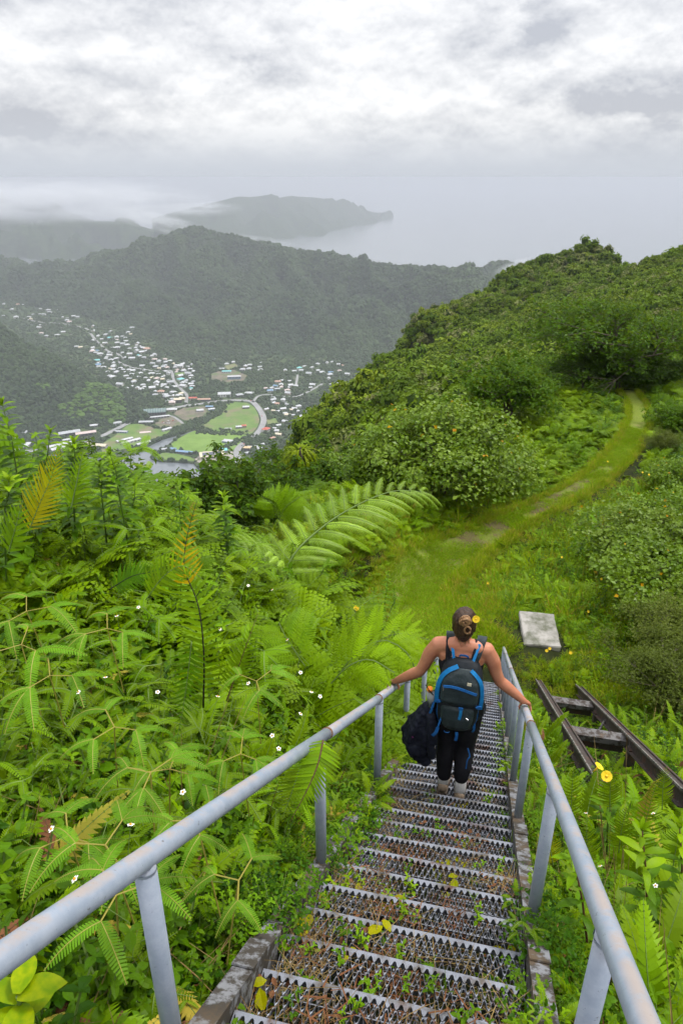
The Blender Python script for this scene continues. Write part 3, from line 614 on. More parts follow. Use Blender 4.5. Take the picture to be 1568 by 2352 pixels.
def building(px, L, W, H, rot, shape, roof, wall, label, conv=Q, name='building', rise=.2, cat='building', extra=None, windows=5):
    p = town(*conv(*px)); o = empty(name, (p[0], p[1], p[2] - .3), R(rot)); tag(o, label, cat)
    mb = MB(); mb.box((0, 0, H / 2), (L, W, H)); wl = mb.build('wall', WALL[wall], o)
    mb = MB(); X, Y = L / 2 + .8, W / 2 + .8; rs = rise * W
    if shape == 'gable':
        for s in (-1, 1): mb.add([(-X, s * Y, H), (X, s * Y, H), (X, 0, H + rs), (-X, 0, H + rs), (-X, s * Y, H + .4), (X, s * Y, H + .4), (X, 0, H + rs + .4), (-X, 0, H + rs + .4)], [(0, 1, 2, 3), (4, 5, 6, 7), (0, 1, 5, 4), (0, 3, 7, 4), (1, 2, 6, 5)])
        for s in (-1, 1): mb.add([(s * (X - .9), -Y, H), (s * (X - .9), Y, H), (s * (X - .9), 0, H + rs)], [(0, 1, 2)])
    elif shape == 'arch':
        n = 14; V = []; F = []
        for i in range(n + 1):
            q = math.pi * i / n
            for s in (-1, 1): V.append((s * X, -Y * math.cos(q), H + rs * math.sin(q)))
            if i: F.append((2 * i - 2, 2 * i - 1, 2 * i + 1, 2 * i))
        F += [tuple(range(0, 2 * n + 2, 2)), tuple(range(1, 2 * n + 2, 2))]; mb.add(V, F)
    else:
        rx = max(X - Y, .5); mb.add([(-X, -Y, H), (X, -Y, H), (X, Y, H), (-X, Y, H), (-rx, 0, H + rs), (rx, 0, H + rs)], [(0, 1, 5, 4), (1, 2, 5), (2, 3, 4, 5), (3, 0, 4), (0, 3, 2, 1)])
    rf = mb.build('roof', ROOF[roof], o)
    wm = None
    for s in (-1, 1):
        for k in range(windows):
            if wm is None:
                m2 = MB(); m2.box((0, 0, 0), (L / windows * .5, .2, H * .4)); wm = m2.mesh('window', [M_WIN])
            link('window', wm, o, ((k + .5) / windows * L - L / 2, s * (W / 2 + .03), H * .55))
    if extra: extra(o, L, W, H, rs)
    placed.append((p[0], p[1], max(L, W) * .55)); return o
def solar(o, L, W, H, rs):
    for i in range(3):
        mb = MB(); s = -1; q = math.atan2(rs, W / 2 + .8); Rm = Matrix.Rotation(q, 3, 'X')
        mb.box((-L * .28 + i * L * .27, -W * .25, H + rs * .5 + .75), (L * .24, W * .36, .15), Rm); mb.build('solar_panel', M_SOLAR, o)
def ribs(o, L, W, H, rs):
    for i in range(9):
        n = 12; P = [(-L / 2 + L * (i + .5) / 9, -(W / 2 + .8) * math.cos(math.pi * j / n), H + rs * math.sin(math.pi * j / n) + .15) for j in range(n + 1)]
        mb = MB(); mb.tube(P, .35, 4); mb.build('roof_rib', ROOF['grey'], o)
building((655, 735), 46, 27, 6, 16, 'gable', 'cream', 'cream', 'cream warehouse with dark solar panels beside the shore road', extra=solar, rise=.18)
building((728, 708), 14, 13, 6, 16, 'gable', 'teal', 'grey', 'small green-roofed building behind the solar warehouse')
building((480, 712), 34, 8, 3.5, -14, 'gable', 'blue', 'dark', 'long low blue-grey roofed building on the spit')
building((405, 694), 12, 9, 4, -14, 'hip', 'blue', 'blue', 'small blue house at the tip of the spit')
building((352, 695), 10, 7, 3.5, 20, 'gable', 'grey', 'white', 'small grey shed where the inlet meets the bay')
building((755, 643), 19, 13, 4, -20, 'hip', 'white', 'blue', 'white and blue house at the corner of the playing field')
building((880, 692), 13, 11, 6, -8, 'hip', 'tan', 'dark', 'tan-roofed house under the hill beside the shore road')
building((735, 890), 15, 13, 5, 25, 'hip', 'red', 'white', 'bright red roof at the lowest end of the shore road')
building((290, 462), 50, 27, 7, 12, 'arch', 'green', 'dark', 'large ribbed dark green hall by the road', extra=ribs, rise=.16, windows=8)
building((300, 490), 58, 7, 4, 20, 'gable', 'white', 'grey', 'long white canopy in front of the ribbed hall', rise=.06, windows=9)
building((237, 522), 30, 10, 4, 4, 'gable', 'grey', 'dark', 'dark open shed below the ribbed hall', windows=7)
building((365, 567), 21, 8, 3.5, 48, 'gable', 'white', 'white', 'white shed at the edge of the brown yard')
building((98, 636), 34, 8, 4, 42, 'gable', 'white', 'cream', 'long white shed, left of the pair on the shore')
building((138, 644), 40, 9, 4, 42, 'gable', 'white', 'white', 'longest white shed on the bay shore, right of the pair')
building((218, 657), 29, 8, 4, 46, 'gable', 'white', 'grey', 'white shed with a rusty end at the water edge')
building((107, 494), 18, 14, 6, 12, 'hip', 'teal', 'white', 'house with a bright turquoise roof beside the road')
building((735, 350), 30, 16, 7, 8, 'gable', 'white', 'white', 'large white hall behind the top of the road bend', rise=.25)
building((535, 374), 18, 9, 6, 5, 'gable', 'red', 'cream', 'orange-red roofed house beside the street corner')
building((605, 380), 30, 9, 5, 4, 'gable', 'rust', 'dark', 'long brown-roofed row of shops along the road', windows=9)
building((440, 388), 17, 14, 8, 6, 'gable', 'cream', 'dark', 'cream two-storey block on the street corner')
building((402, 402), 14, 13, 7, 6, 'hip', 'pink', 'cream', 'pale pink block left of the street corner')
building((832, 352), 16, 14, 6, 30, 'hip', 'grey', 'dark', 'grey-roofed house right of the white hall')
building((893, 338), 20, 12, 5, -8, 'hip', 'white', 'grey', 'white house at the head of the road bend')
building((797, 238), 34, 11, 7, 6, 'gable', 'white', 'blue', 'long white school block in the bare yard', windows=9)
building((750, 200), 24, 9, 5, 4, 'gable', 'teal', 'white', 'school block with a blue-green roof')
building((722, 180), 16, 7, 4, 4, 'gable', 'white', 'cream', 'small white school block nearest the mountain')
building((1000, 572), 16, 12, 6, 60, 'hip', 'red', 'white', 'red-roofed house just outside the road bend')
building((860, 548), 9, 8, 5, 10, 'hip', 'red', 'cream', 'small red-roofed hut in the middle of the field')
building((828, 552), 13, 9, 4, 10, 'hip', 'white', 'grey', 'white house beside the red hut in the field')
building((760, 563), 13, 5, 3, -4, 'gable', 'white', 'white', 'narrow white shelter between the two fields')
building((580, 447), 15, 11, 4, 12, 'gable', 'white', 'white', 'white house on the edge of the brown field')
building((652, 440), 14, 8, 4, 20, 'gable', 'white', 'blue', 'white shed with blue walls by the brown field')
building((640, 424), 16, 8, 4, 0, 'gable', 'blue', 'dark', 'dark blue roofed building near the brown field')
building((872, 425), 15, 11, 4, 10, 'hip', 'white', 'dark', 'white open house inside the road bend')
building((1027, 322), 15, 11, 5, 10, 'hip', 'blue', 'white', 'blue-roofed house right of the road bend')
building((1072, 312), 13, 9, 5, 6, 'gable', 'grey', 'blue', 'pale blue-grey house beyond the blue roof')
building((1075, 264), 15, 10, 5, -6, 'hip', 'rust', 'cream', 'orange roofed house among the trees on the right')
building((402, 442), 22, 12, 4, 8, 'gable', 'white', 'cream', 'low white building beside the bare field')
building((230, 580), 22, 9, .6, 14, 'gable', 'pink', 'grey', 'low pale foundation slab on the shore grass', rise=.02, windows=3)
for px, L, W, H, rot, sh, rf, wl, lb in (((500, 1330), 44, 30, 6, 40, 'gable', 'white', 'grey', 'big white warehouse roof behind the tall leafy stems'), ((570, 1213), 42, 15, 6, 30, 'gable', 'grey', 'dark', 'long grey-roofed store beside the shore road'),
        ((706, 1217), 40, 13, 6, 26, 'gable', 'pink', 'dark', 'long pale pink roofed store beside the shore road'), ((690, 1312), 24, 13, 5, 40, 'gable', 'cream', 'cream', 'cream warehouse left of the dark treetop'), ((822, 1316), 28, 13, 5, -10, 'gable', 'cream', 'grey', 'cream warehouse behind the dark treetop'),
        ((850, 1128), 27, 10, 5, 34, 'gable', 'grey', 'dark', 'grey roadside store under the spur'), ((965, 1128), 17, 10, 5, 30, 'hip', 'grey', 'white', 'grey roadside house next to the turquoise roof'), ((560, 1265), 22, 7, 4, 30, 'gable', 'white', 'white', 'narrow white building in front of the grey-roofed store'), ((998, 1195), 26, 8, 3, -8, 'gable', 'grey', 'blue', 'low grey building in the shore field'),
        ((770, 1150), 15, 10, 5, 20, 'hip', 'white', 'grey', 'white house at the foot of the spur')):
    building(px, L, W, H, rot, sh, rf, wl, lb, conv=Q1)
hl = {'v': ('small pale-roofed house crowded in the village in the valley', 'houses of the valley village'), 'u': ('small pale-roofed house scattered up the far left valley', 'houses up the far valley'),
      'r': ('small pale-roofed house among trees at the right of the valley', 'houses among the trees on the right'), 's': ('small pale-roofed house along the shore below the spur', 'houses along the shore road')}
def settle(poly, n, conv, key, smin=8, smax=14, tries=40):
    Pp = np.array(poly, float); lo, hi = Pp.min(0), Pp.max(0); k = 0; t_ = 0
    while k < n and t_ < n * tries:
        t_ += 1; q = (rnd.uniform(lo[0], hi[0]), rnd.uniform(lo[1], hi[1]))
        if not in_poly(np.array([q[0]]), np.array([q[1]]), Pp)[0]: continue
        p = town(*conv(*q)); s = rnd.uniform(smin, smax)
        if blocked(p[0], p[1], s * .62): continue
        ki = int(rng.choice(len(HM), p=HW)); o = link('house', HM[ki], None, (p[0], p[1], p[2] - .2), (0, 0, rnd.choice((0, .3, -.3, 1.57, .8)) + rnd.uniform(-.15, .15)), (s, s * rnd.uniform(.8, 1.25), s * rnd.uniform(.8, 1.2)))
        tag(o, hl[key][0].replace('pale', {'white': 'white', 'grey': 'grey', 'cream': 'cream', 'pink': 'pinkish', 'rust': 'rust', 'blue': 'blue', 'teal': 'turquoise'}[KINDS_H[ki][1]]), 'house', hl[key][1]); placed.append((p[0], p[1], s * .62)); k += 1
settle([(740, 400), (1000, 390), (1130, 470), (1250, 545), (1400, 610), (1568, 640), (1568, 880), (1500, 960), (1340, 960), (1200, 900), (1060, 850), (960, 800), (850, 730), (760, 600), (740, 480)], 128, Q1, 'v', 9, 17)
settle([(300, 165), (520, 130), (560, 250), (520, 330), (380, 390), (260, 330), (330, 250)], 26, Q, 'v', 9, 15)
settle([(0, 60), (350, 90), (620, 170), (900, 290), (1100, 300), (1130, 400), (900, 390), (760, 470), (600, 520), (420, 470), (300, 400), (180, 290), (0, 250)], 44, Q1, 'u', 9, 16)
settle([(640, 80), (720, 80), (800, 130), (860, 120), (900, 150), (1060, 110), (1040, 200), (700, 180)], 10, Q, 'r', 9, 14)
settle([(930, 250), (1150, 240), (1220, 320), (1180, 380), (1120, 420), (1010, 410), (960, 330)], 18, Q, 'r', 9, 14)
settle([(1000, 420), (1160, 380), (1290, 450), (1310, 490), (1130, 530), (1100, 610), (1010, 640), (1000, 560)], 22, Q, 'r', 8, 13)
settle([(1100, 190), (1380, 130), (1500, 130), (1540, 240), (1450, 320), (1280, 330), (1180, 280)], 24, Q, 'r', 9, 14)
settle([(180, 1200), (430, 1120), (450, 1150), (200, 1235)], 7, Q1, 's', 10, 16)
settle([(0, 1330), (240, 1280), (260, 1420), (0, 1420)], 7, Q1, 's', 10, 16)
settle([(900, 640), (990, 640), (980, 740), (860, 740)], 6, Q, 's', 8, 12)
settle([(0, 1240), (140, 1210), (150, 1250), (0, 1290)], 3, Q1, 's', 10, 14)
# cars on the shore road
def car_mesh(c):
    mb = MB(); V = []; prof = [(-2.1, .35), (-2.15, .8), (-1.5, .95), (-1.0, 1.45), (.5, 1.45), (1.1, .98), (2.0, .85), (2.1, .35)]
    for s in (-.85, .85): V += [(x, s * (.85 if z > 1 else 1), z) for x, z in prof]
    n = len(prof); mb.add(V, [tuple(range(n)), tuple(range(n, 2 * n))[::-1]] + [(i, (i + 1) % n, n + (i + 1) % n, n + i) for i in range(n)], 0)
    for x in (-1.3, 1.3):
        for s in (-.82, .82): mb.tube([(x, s - .1, .33), (x, s + .1, .33)], .33, 8, 1)
    mb.box((-.25, 0, 1.2), (1.9, 1.46, .36), m=1)
    return mb.mesh('car', [mat('car_paint_%d' % len(bpy.data.materials), c, .3, .5)[0], M_WIN])
CM = [car_mesh(c) for c in ((.7, .7, .7), (.08, .08, .09), (.45, .46, .48), (.4, .05, .04))]
for i in range(16):
    k = int(rnd.uniform(8, len(R1) * .72)); p = R1[k]; d = R1[min(k + 1, len(R1) - 1)] - R1[k - 1]; a = math.atan2(d[1], d[0]); s = rnd.choice((-1, 1)) * 3
    o = link('car', CM[i % 4], None, (p[0] - math.sin(a) * s, p[1] + math.cos(a) * s, p[2] + .46), (0, 0, a + (math.pi if s > 0 else 0))); tag(o, 'tiny %s car driving on the far shore road' % ('white', 'black', 'grey', 'red')[i % 4], 'car', 'cars on the shore road')
yp = flds[4]
for i in range(9):
    cx = yp[:, 0].mean() + rnd.uniform(-14, 14); cy = yp[:, 1].mean() + rnd.uniform(-22, 22)
    o = link('car', CM[(i * 3) % 4], None, (cx, cy, 3.33), (0, 0, rnd.uniform(0, 3))); tag(o, 'tiny %s car parked in the brown yard behind the hall' % ('white', 'black', 'grey', 'red')[(i * 3) % 4], 'car', 'cars parked in the brown yard')

# trees between the houses
n = 40000
q = np.stack([rng.uniform(-120, 1250, n), rng.uniform(660, 1120, n)], 1)
z = np.full(n, 3.0)
X = (q[:, 0] - CX) / FPX; Y = (q[:, 1] - CY) / FPX; rf = CT - Y * ST; ru = -ST - Y * CT
for _ in range(14):
    tt = (z - EYE) / ru; z = .5 * z + .5 * valley_z(X * tt, rf * tt)
P = np.stack([X * tt, rf * tt, z], 1)
w_ = (P[:, 1] / 1500) ** 3; ok = rng.random(n) < np.clip(w_ * .55, 0.25, 1)
ok &= ~in_poly(P[:, 0], P[:, 1], bay)
for F in flds: ok &= ~in_poly(P[:, 0], P[:, 1], F[:, :2])
for (Pr, wd) in roads: ok &= np.min((P[:, None, 0] - Pr[None, ::2, 0]) ** 2 + (P[:, None, 1] - Pr[None, ::2, 1]) ** 2, axis=1) > (wd / 2 + 5) ** 2
pl = np.array(placed)
for a in range(0, len(pl), 60): ok &= np.all((P[:, None, 0] - pl[None, a:a + 60, 0]) ** 2 + (P[:, None, 1] - pl[None, a:a + 60, 1]) ** 2 > (pl[None, a:a + 60, 2] * .75 + 1.0) ** 2, axis=1)
P = P[ok]; n = len(P); s = rng.uniform(2.2, 5.2, n); P[:, 2] += s * .3
extra = []
for a, c_ in ((Q(500, 545), Q(690, 470)), (Q(690, 470), Q(735, 400)), (Q(420, 560), Q(520, 545)), (Q(280, 655), Q(440, 575)), (Q(690, 705), Q(900, 600)), (Q(880, 640), Q(980, 620)), (Q(540, 572), Q(880, 590))):
    A, B = town(*a), town(*c_)
    for i in range(90): t_ = rnd.random(); extra.append(A * (1 - t_) + B * t_ + np.array([rnd.gauss(0, 5), rnd.gauss(0, 8), 1.0]))
for i in range(60): p = town(*Q1(790 + rnd.gauss(0, 22), 1265 + rnd.gauss(0, 20))); extra.append(p + np.array([0, 0, 3.]))
E_ = np.array(extra); E_ = E_[~in_poly(E_[:, 0], E_[:, 1], bay)]; P = np.r_[P, E_]; s = np.r_[s, rng.uniform(2.0, 3.8, len(E_))]; n = len(P)
scatter('valley_trees', P, rots(n), s, rng.integers(0, 5, n), far_meshes, 'small dark trees filling the gaps between the valley houses')
# ------------------------------------------------------------------ steel stair
def weathered(name, base, dirt, rust, ds=6.0, rs=3.0, dthr=(.48, .62), rthr=(.60, .70), rough=.45, metal=.0, bumpd=.0015):
    m, t, b = mat(name, None, rough, .4, metal); v = geovec(t)
    f1 = noise_n(t, v, ds, 7, .68); f2 = noise_n(t, v, rs, 6, .65); f3 = noise_n(t, v, ds * 7, 4, .6)
    c = mix_n(t, math_n(t, 'MULTIPLY', f3, .25), base, tuple(x * .72 for x in base))
    c = mix_n(t, ramp_n(t, f1, [(dthr[0], 0.0), (dthr[1], 1.0)]), c, dirt)
    c = mix_n(t, ramp_n(t, f2, [(rthr[0], 0.0), (rthr[1], 1.0)]), c, rust)
    Lk(t, c, b.inputs['Base Color']); Lk(t, ramp_n(t, f1, [(.3, rough * .8), (.7, min(1, rough * 1.7))]), b.inputs['Roughness'])
    if bumpd: bump(t, b, f1, bumpd)
    return m
M_TREAD = weathered('tread_steel', (.21, .225, .265), (.10, .09, .08), (.085, .04, .026), 9.0, 4.0, (.50, .64), (.56, .66), .42, .25)
M_STRING = weathered('stringer_steel', (.20, .205, .22), (.045, .038, .03), (.10, .07, .042), 16.0, 4.0, (.42, .52), (.50, .62), .75)
m, t, b = mat('rail_paint', None, .38, .45); v = geovec(t)
f1 = noise_n(t, v, 14.0, 6, .7); f2 = noise_n(t, v, 5.0, 5, .6); f4 = noise_n(t, v, 60.0, 3, .6)
nz = N(t, 'ShaderNodeSeparateXYZ'); Lk(t, N(t, 'ShaderNodeNewGeometry').outputs['Normal'], nz.inputs[0])
c = mix_n(t, ramp_n(t, f1, [(.4, 0.0), (.65, 1.0)]), (.25, .295, .365), (.315, .355, .425))
c = mix_n(t, ramp_n(t, f4, [(.66, 0.0), (.74, 1.0)]), c, (.12, .12, .13))
dirt = math_n(t, 'MULTIPLY', ramp_n(t, nz.outputs[2], [(.58, 0.0), (.86, 1.0)]), ramp_n(t, math_n(t, 'ADD', math_n(t, 'MULTIPLY', f1, .5), math_n(t, 'MULTIPLY', f2, .5)), [(.44, 0.0), (.53, .85)]))
c = mix_n(t, dirt, c, (.33, .27, .23)); Lk(t, c, b.inputs['Base Color']); bump(t, b, f1, .0008)
Lk(t, math_n(t, 'MULTIPLY_ADD', dirt, .4, .36), b.inputs['Roughness']); M_RAIL = m
M_RUST = speckled('joint_rust', (.12, .06, .035), (.22, .13, .08), 40, .9, .1)

U0, RUN, NT = .811, .243, 46
PITCH_T, ROWS, DY = 1 / 30.0, 5, .041
def tread_mesh():
    mb = MB(); X0, X1 = -.5, .5; SEG = 6; n = int(round((X1 - X0) / PITCH_T)) * SEG; xs = np.linspace(X0, X1, n + 1); cs = np.cos(2 * math.pi * xs / PITCH_T); cs = np.sign(cs) * np.abs(cs) ** .8
    y0 = .028 + DY / 2
    for k in range(ROWS):
        sg = 1 if k % 2 == 0 else -1; y = y0 + k * DY + DY / 2 * cs * sg; th = np.where(np.abs(cs) > .8, .0046, .0030); zt = .004 * np.cos(2 * math.pi * xs / PITCH_T * 1.0 + k * math.pi)
        V = []; F = []
        for i in range(n + 1):
            V += [(xs[i], -(y[i] - th[i]), zt[i]), (xs[i], -(y[i] + th[i]), zt[i]), (xs[i], -(y[i] + th[i] * .6) , -.020), (xs[i], -(y[i] - th[i] * .6), -.020)]
            if i:
                a, q = 4 * (i - 1), 4 * i; F += [(a + j, q + j, q + (j + 1) % 4, a + (j + 1) % 4) for j in (0, 1, 3)]
        mb.add(V, F)
    V = []; F = []
    for i in range(n + 1):
        e = .008 + .022 * (.5 - .5 * cs[i]) ** 1.2
        V += [(xs[i], 0, .001), (xs[i], -e, .001), (xs[i], -e, -.005), (xs[i], 0, -.045), (xs[i], .003, -.045), (xs[i], .003, .001)]
        if i: a, q = 6 * (i - 1), 6 * i; F += [(a, a + 1, q + 1, q), (a + 1, a + 2, q + 2, q + 1), (a + 3, a, q, q + 3), (a + 4, a + 5, q + 5, q + 4), (a + 5, a, q, q + 5)]
    mb.add(V, F)
    yb = y0 + (ROWS - 1) * DY + DY / 2 + .004
    mb.box((0, -yb, -.02), (1.0, .004, .05))
    for s in (-.4985, .4985): mb.box((s, -yb / 2, -.022), (.003, yb, .055))
    return mb.mesh('tread', [M_TREAD])
TM = tread_mesh()
stair = empty('staircase', S(.6, -.2)); tag(stair, 'long steel staircase with perforated grating treads going downhill', 'staircase')
base = np.array(stair.location)
TREADS = []
for k in range(NT):
    u = U0 + RUN * k; a, c_ = vL(u), vR(u); p = S(u, (a + c_) / 2, -.045 + rnd.uniform(-.004, .004)); TREADS.append((u, p))
    link('tread', TM, stair, Vector(p - base), (rnd.uniform(-.02, .02), rnd.uniform(-.012, .012), -AZ + rnd.uniform(-.006, .006)), ((c_ - a) - .012, 1.0, 1.0))
def stringer(fv, side):
    mb = MB(); V = []; F = []
    us = np.linspace(-.4, U0 + RUN * NT + .05, 26)
    prof = [(0, 0), (.075, 0), (.075, -.008), (.008, -.008), (.008, -.21), (.075, -.21), (.075, -.22), (0, -.22)]
    for i, u in enumerate(us):
        for (o_, z) in prof: V.append(S(u, fv(u) + side * o_, z + .012) - base)
        if i:
            n = len(prof); F += [((i - 1) * n + j, (i - 1) * n + (j + 1) % n, i * n + (j + 1) % n, i * n + j) for j in range(n)]
    n = len(prof); F += [tuple(range(n)), tuple((len(us) - 1) * n + j for j in range(n))]
    mb.add(V, F); o = mb.build('stringer', M_STRING, stair); return o
stringer(vL, -1); stringer(vR, 1)
# short plates lying on the stringers where lengths were joined
for side, fv, us in ((-1, vL, (1.55, 3.05)), (1, vR, (2.0, 3.4))):
    for u in us:
        mb = MB(); q = Matrix.Rotation(-AZ, 3, 'Z') @ Matrix.Rotation(-math.atan(SLOPE), 3, 'X')
        mb.box(S(u, fv(u) + side * .04, .020) - base, (.082, .20, .007), q); mb.build('splice_plate', M_STRING, stair)

# ------------------------------------------------------------------ handrails
PR = .0268
def handrail(name, label, fv, side, hts, posts, ends, joints):
    h = empty(name, S(posts[1], fv(posts[1]) + side * .03)); tag(h, label, 'handrail'); hb = np.array(h.location)
    def rp(u): return S(u, fv(u) + side * .035, float(np.interp(u, *hts)))
    cuts = [ends[0]] + list(joints) + [ends[1]]
    for a, c_ in zip(cuts[:-1], cuts[1:]):
        us = np.linspace(a, c_, 6); mb = MB(); off = np.array([0, 0, rnd.uniform(-.006, .006)])
        mb.tube([rp(u) - hb + off for u in us], PR, 20, cap=True); mb.build('rail', M_RAIL, h, smooth=True)
    for j in joints:
        mb = MB(); mb.tube([rp(j - .008) - hb, rp(j + .008) - hb], PR * 1.08, 16); mb.build('joint', M_RUST, h, smooth=True)
    for u in posts:
        top = rp(u) - hb; bot = S(u, fv(u) + side * .035, -.16) - hb
        mb = MB(); mb.tube([top - np.array([0, 0, .004]), top * .5 + bot * .5, bot], PR * .98, 18); po = mb.build('post', M_RAIL, h, smooth=True)
        mb = MB(); mb.tube([top - np.array([0, 0, PR * 1.02]), top - np.array([0, 0, PR * 1.02 + .010])], [PR * 1.10, PR * 1.03], 16, cap=False); mb.build('weld', M_RUST if rnd.random() < .3 else M_RAIL, po, smooth=True)
        mb = MB(); mb.box(bot + np.array([0, 0, .03]), (.075, .075, .008), Matrix.Rotation(-AZ, 3, 'Z')); mb.build('base_plate', M_STRING, po)
    return rp, h
railL, hL = handrail('handrail', 'pale blue-grey steel handrail on the left of the stair', vL, -1, ([0, 1, 2.4, 4, 8, 12], [.79, .80, .80, .80, .80, .80]), (1.02, 2.40, 3.78, 5.1, 6.45, 7.8, 9.15, 10.5, 11.8), (-.5, 11.95), (2.52, 3.74, 6.5, 9.2))
railR, hR = handrail('handrail', 'pale blue-grey steel handrail on the right of the stair', vR, 1, ([0, 1, 2.4, 4, 8, 12], [.80, .80, .80, .80, .80, .80]), (1.14, 2.27, 3.64, 4.55, 5.45, 6.35, 7.25, 8.15, 9.05, 9.95, 10.85, 11.8), (-.5, 11.95), (3.62, 7.3, 10.0))

# ------------------------------------------------------------------ old cable-way frame beside the stair
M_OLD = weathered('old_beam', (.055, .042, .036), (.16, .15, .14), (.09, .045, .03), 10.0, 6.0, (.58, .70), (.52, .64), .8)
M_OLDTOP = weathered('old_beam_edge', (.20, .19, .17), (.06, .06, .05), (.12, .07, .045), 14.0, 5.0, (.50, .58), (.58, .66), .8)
M_GREYWOOD = weathered('grey_crossbeam', (.14, .135, .135), (.05, .04, .034), (.11, .075, .05), 12.0, 4.0, (.46, .56), (.55, .66), .8)
def T(u, v, dz=0): return UD * u + VD * v + np.array([0, 0, EYE - 1.87 - .60 * u + dz])
fr = empty('rail_frame', T(8, 1.6, -.9)); tag(fr, 'rusty old cable-way frame of two sloping rails on posts', 'rail frame'); fb = np.array(fr.location)
def beam(v, u0, u1):
    def prism(prof, name, mt):
        n = len(prof); mb = MB(); V = [T(u, v + a, z) - fb for u in (u0, u1) for a, z in prof]
        mb.add(V, [tuple(range(n))[::-1], tuple(range(n, 2 * n))] + [(j, (j + 1) % n, n + (j + 1) % n, n + j) for j in range(n)]); return mb.build(name, mt, fr)
    prism([(-.007, -.012), (.007, -.012), (.007, -.19), (-.007, -.19)], 'beam_web', M_OLD)
    prism([(-.058, 0), (.058, 0), (.058, -.014), (-.058, -.014)], 'beam_flange', M_OLD)
    prism([(-.055, -.189), (.055, -.189), (.055, -.205), (-.055, -.205)], 'beam_flange', M_OLD)
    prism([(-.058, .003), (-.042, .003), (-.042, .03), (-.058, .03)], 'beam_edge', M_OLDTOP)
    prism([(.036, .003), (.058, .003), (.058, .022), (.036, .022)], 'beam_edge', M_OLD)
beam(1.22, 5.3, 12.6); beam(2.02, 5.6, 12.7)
def cross(u, m_):
    mb = MB(); q = Matrix.Rotation(-AZ, 3, 'Z'); mb.box(T(u, 1.62, -.10) - fb, (.74, .16, .09), q); o = mb.build('crossbeam', m_, fr)
    mb = MB(); mb.box(T(u, 1.62, -.22) - fb, (.72, .05, .15), q); mb.build('crossbeam', M_OLD, fr); return o
cross(10.6, M_GREYWOOD); cross(8.05, M_GREYWOOD)
for u, v, L in ((7.2, 1.22, 1.1), (9.6, 1.22, .95), (7.75, 2.02, .8), (10.3, 2.02, .75)):
    p = T(u, v, -.14) - fb; mb = MB(); mb.box(p + np.array([0, 0, -L / 2]), (.10, .10, L), Matrix.Rotation(-AZ + .1, 3, 'Z')); mb.build('post', M_OLD, fr)
mb = MB(); mb.tube([T(8.9, 1.75, -.45) - fb, T(9.6, 2.02, -.14) - fb], .02, 6); mb.build('brace', M_OLDTOP, fr)

# ------------------------------------------------------------------ concrete slab in the grass at the foot of the stair
sp = at(1237, 1452, 13.65); sp[2] = ground_z(sp[0], sp[1])[0]
M_CONC = weathered('old_concrete', (.27, .26, .235), (.12, .125, .09), (.34, .325, .30), 3.5, 1.6, (.42, .62), (.48, .62), .9, 0, .006)
bm = bmesh.new(); bmesh.ops.create_cube(bm, size=1); bmesh.ops.scale(bm, vec=(.80, 1.15, .14), verts=bm.verts); bmesh.ops.bevel(bm, geom=bm.edges[:], offset=.014, segments=2, affect='EDGES'); bmesh.ops.subdivide_edges(bm, edges=bm.edges[:], cuts=7, use_grid_fill=True)
for v_ in bm.verts: v_.co += Vector((mnoise.noise(v_.co * 5 + Vector((1, 0, 0))) * .02, mnoise.noise(v_.co * 5 + Vector((0, 4, 0))) * .02, mnoise.noise(v_.co * 7) * .008))
me = bpy.data.meshes.new('concrete_slab'); bm.to_mesh(me); bm.free(); me.materials.append(M_CONC)
slab = link('concrete_slab', me, None, (sp[0], sp[1], sp[2] + .035), (R(7), R(2), R(-6))); tag(slab, 'weathered grey concrete slab lying in the grass below the stair', 'slab')
# ------------------------------------------------------------------ plant kinds
G_LIME = leaf_mat('leaf_lime', (.13, .235, .006), (.225, .35, .010), (.10, .21, .006), .24, patch=.9)
G_MID = leaf_mat('leaf_green', (.042, .105, .005), (.095, .185, .008), (.066, .148, .006), .22, patch=.8)
G_DARK = leaf_mat('leaf_dark', (.018, .052, .005), (.036, .092, .007), (.026, .072, .006), .15, patch=.8)
G_FERN = leaf_mat('fern_green', (.100, .185, .006), (.19, .285, .010), (.135, .23, .008), .24, patch=.7)
G_FERN2 = leaf_mat('fern_pale', (.11, .21, .020), (.17, .28, .026), (.14, .25, .018), .22, patch=.7)
G_GRASS = leaf_mat('grass_blade', (.26, .37, .022), (.38, .45, .06), (.22, .36, .02), .35, rough=.55, patch=.5)
G_GOLD = leaf_mat('grass_gold', (.44, .38, .09), (.34, .34, .07), (.44, .30, .09), .35, rough=.6, patch=.5)
G_DRY = leaf_mat('dry_stalk', (.22, .15, .07), (.10, .06, .035), (.28, .21, .10), .1, rough=.8, spec=.1, patch=3.0)
G_RUSTF = leaf_mat('dead_fern', (.15, .075, .045), (.10, .05, .03), (.20, .10, .06), .1, rough=.9, spec=.05, patch=3.0)
G_SILVER = leaf_mat('fern_silver', (.24, .38, .06), (.31, .45, .09), (.27, .41, .065), .25, rough=.36, spec=.35, patch=.9)
G_YEL = leaf_mat('leaf_yellowing', (.36, .36, .03), (.28, .32, .025), (.40, .33, .04), .35, patch=2.0)
G_ORN = leaf_mat('frond_orange', (.45, .33, .03), (.38, .30, .03), (.50, .30, .04), .3, patch=6.0)
G_GREYG = leaf_mat('leaf_greygreen', (.14, .22, .06), (.19, .27, .09), (.11, .19, .045), .3, rough=.4, patch=.6)
G_FERNM = leaf_mat('mound_fern', (.13, .22, .012), (.20, .29, .020), (.10, .19, .010), .22, patch=.35)
STEM_G = mat('stem_green', (.12, .19, .04), .5)[0]; STEM_R = mat('stem_red', (.10, .045, .025), .5)[0]; STEM_B = mat('stem_black', (.014, .009, .008), .5)[0]
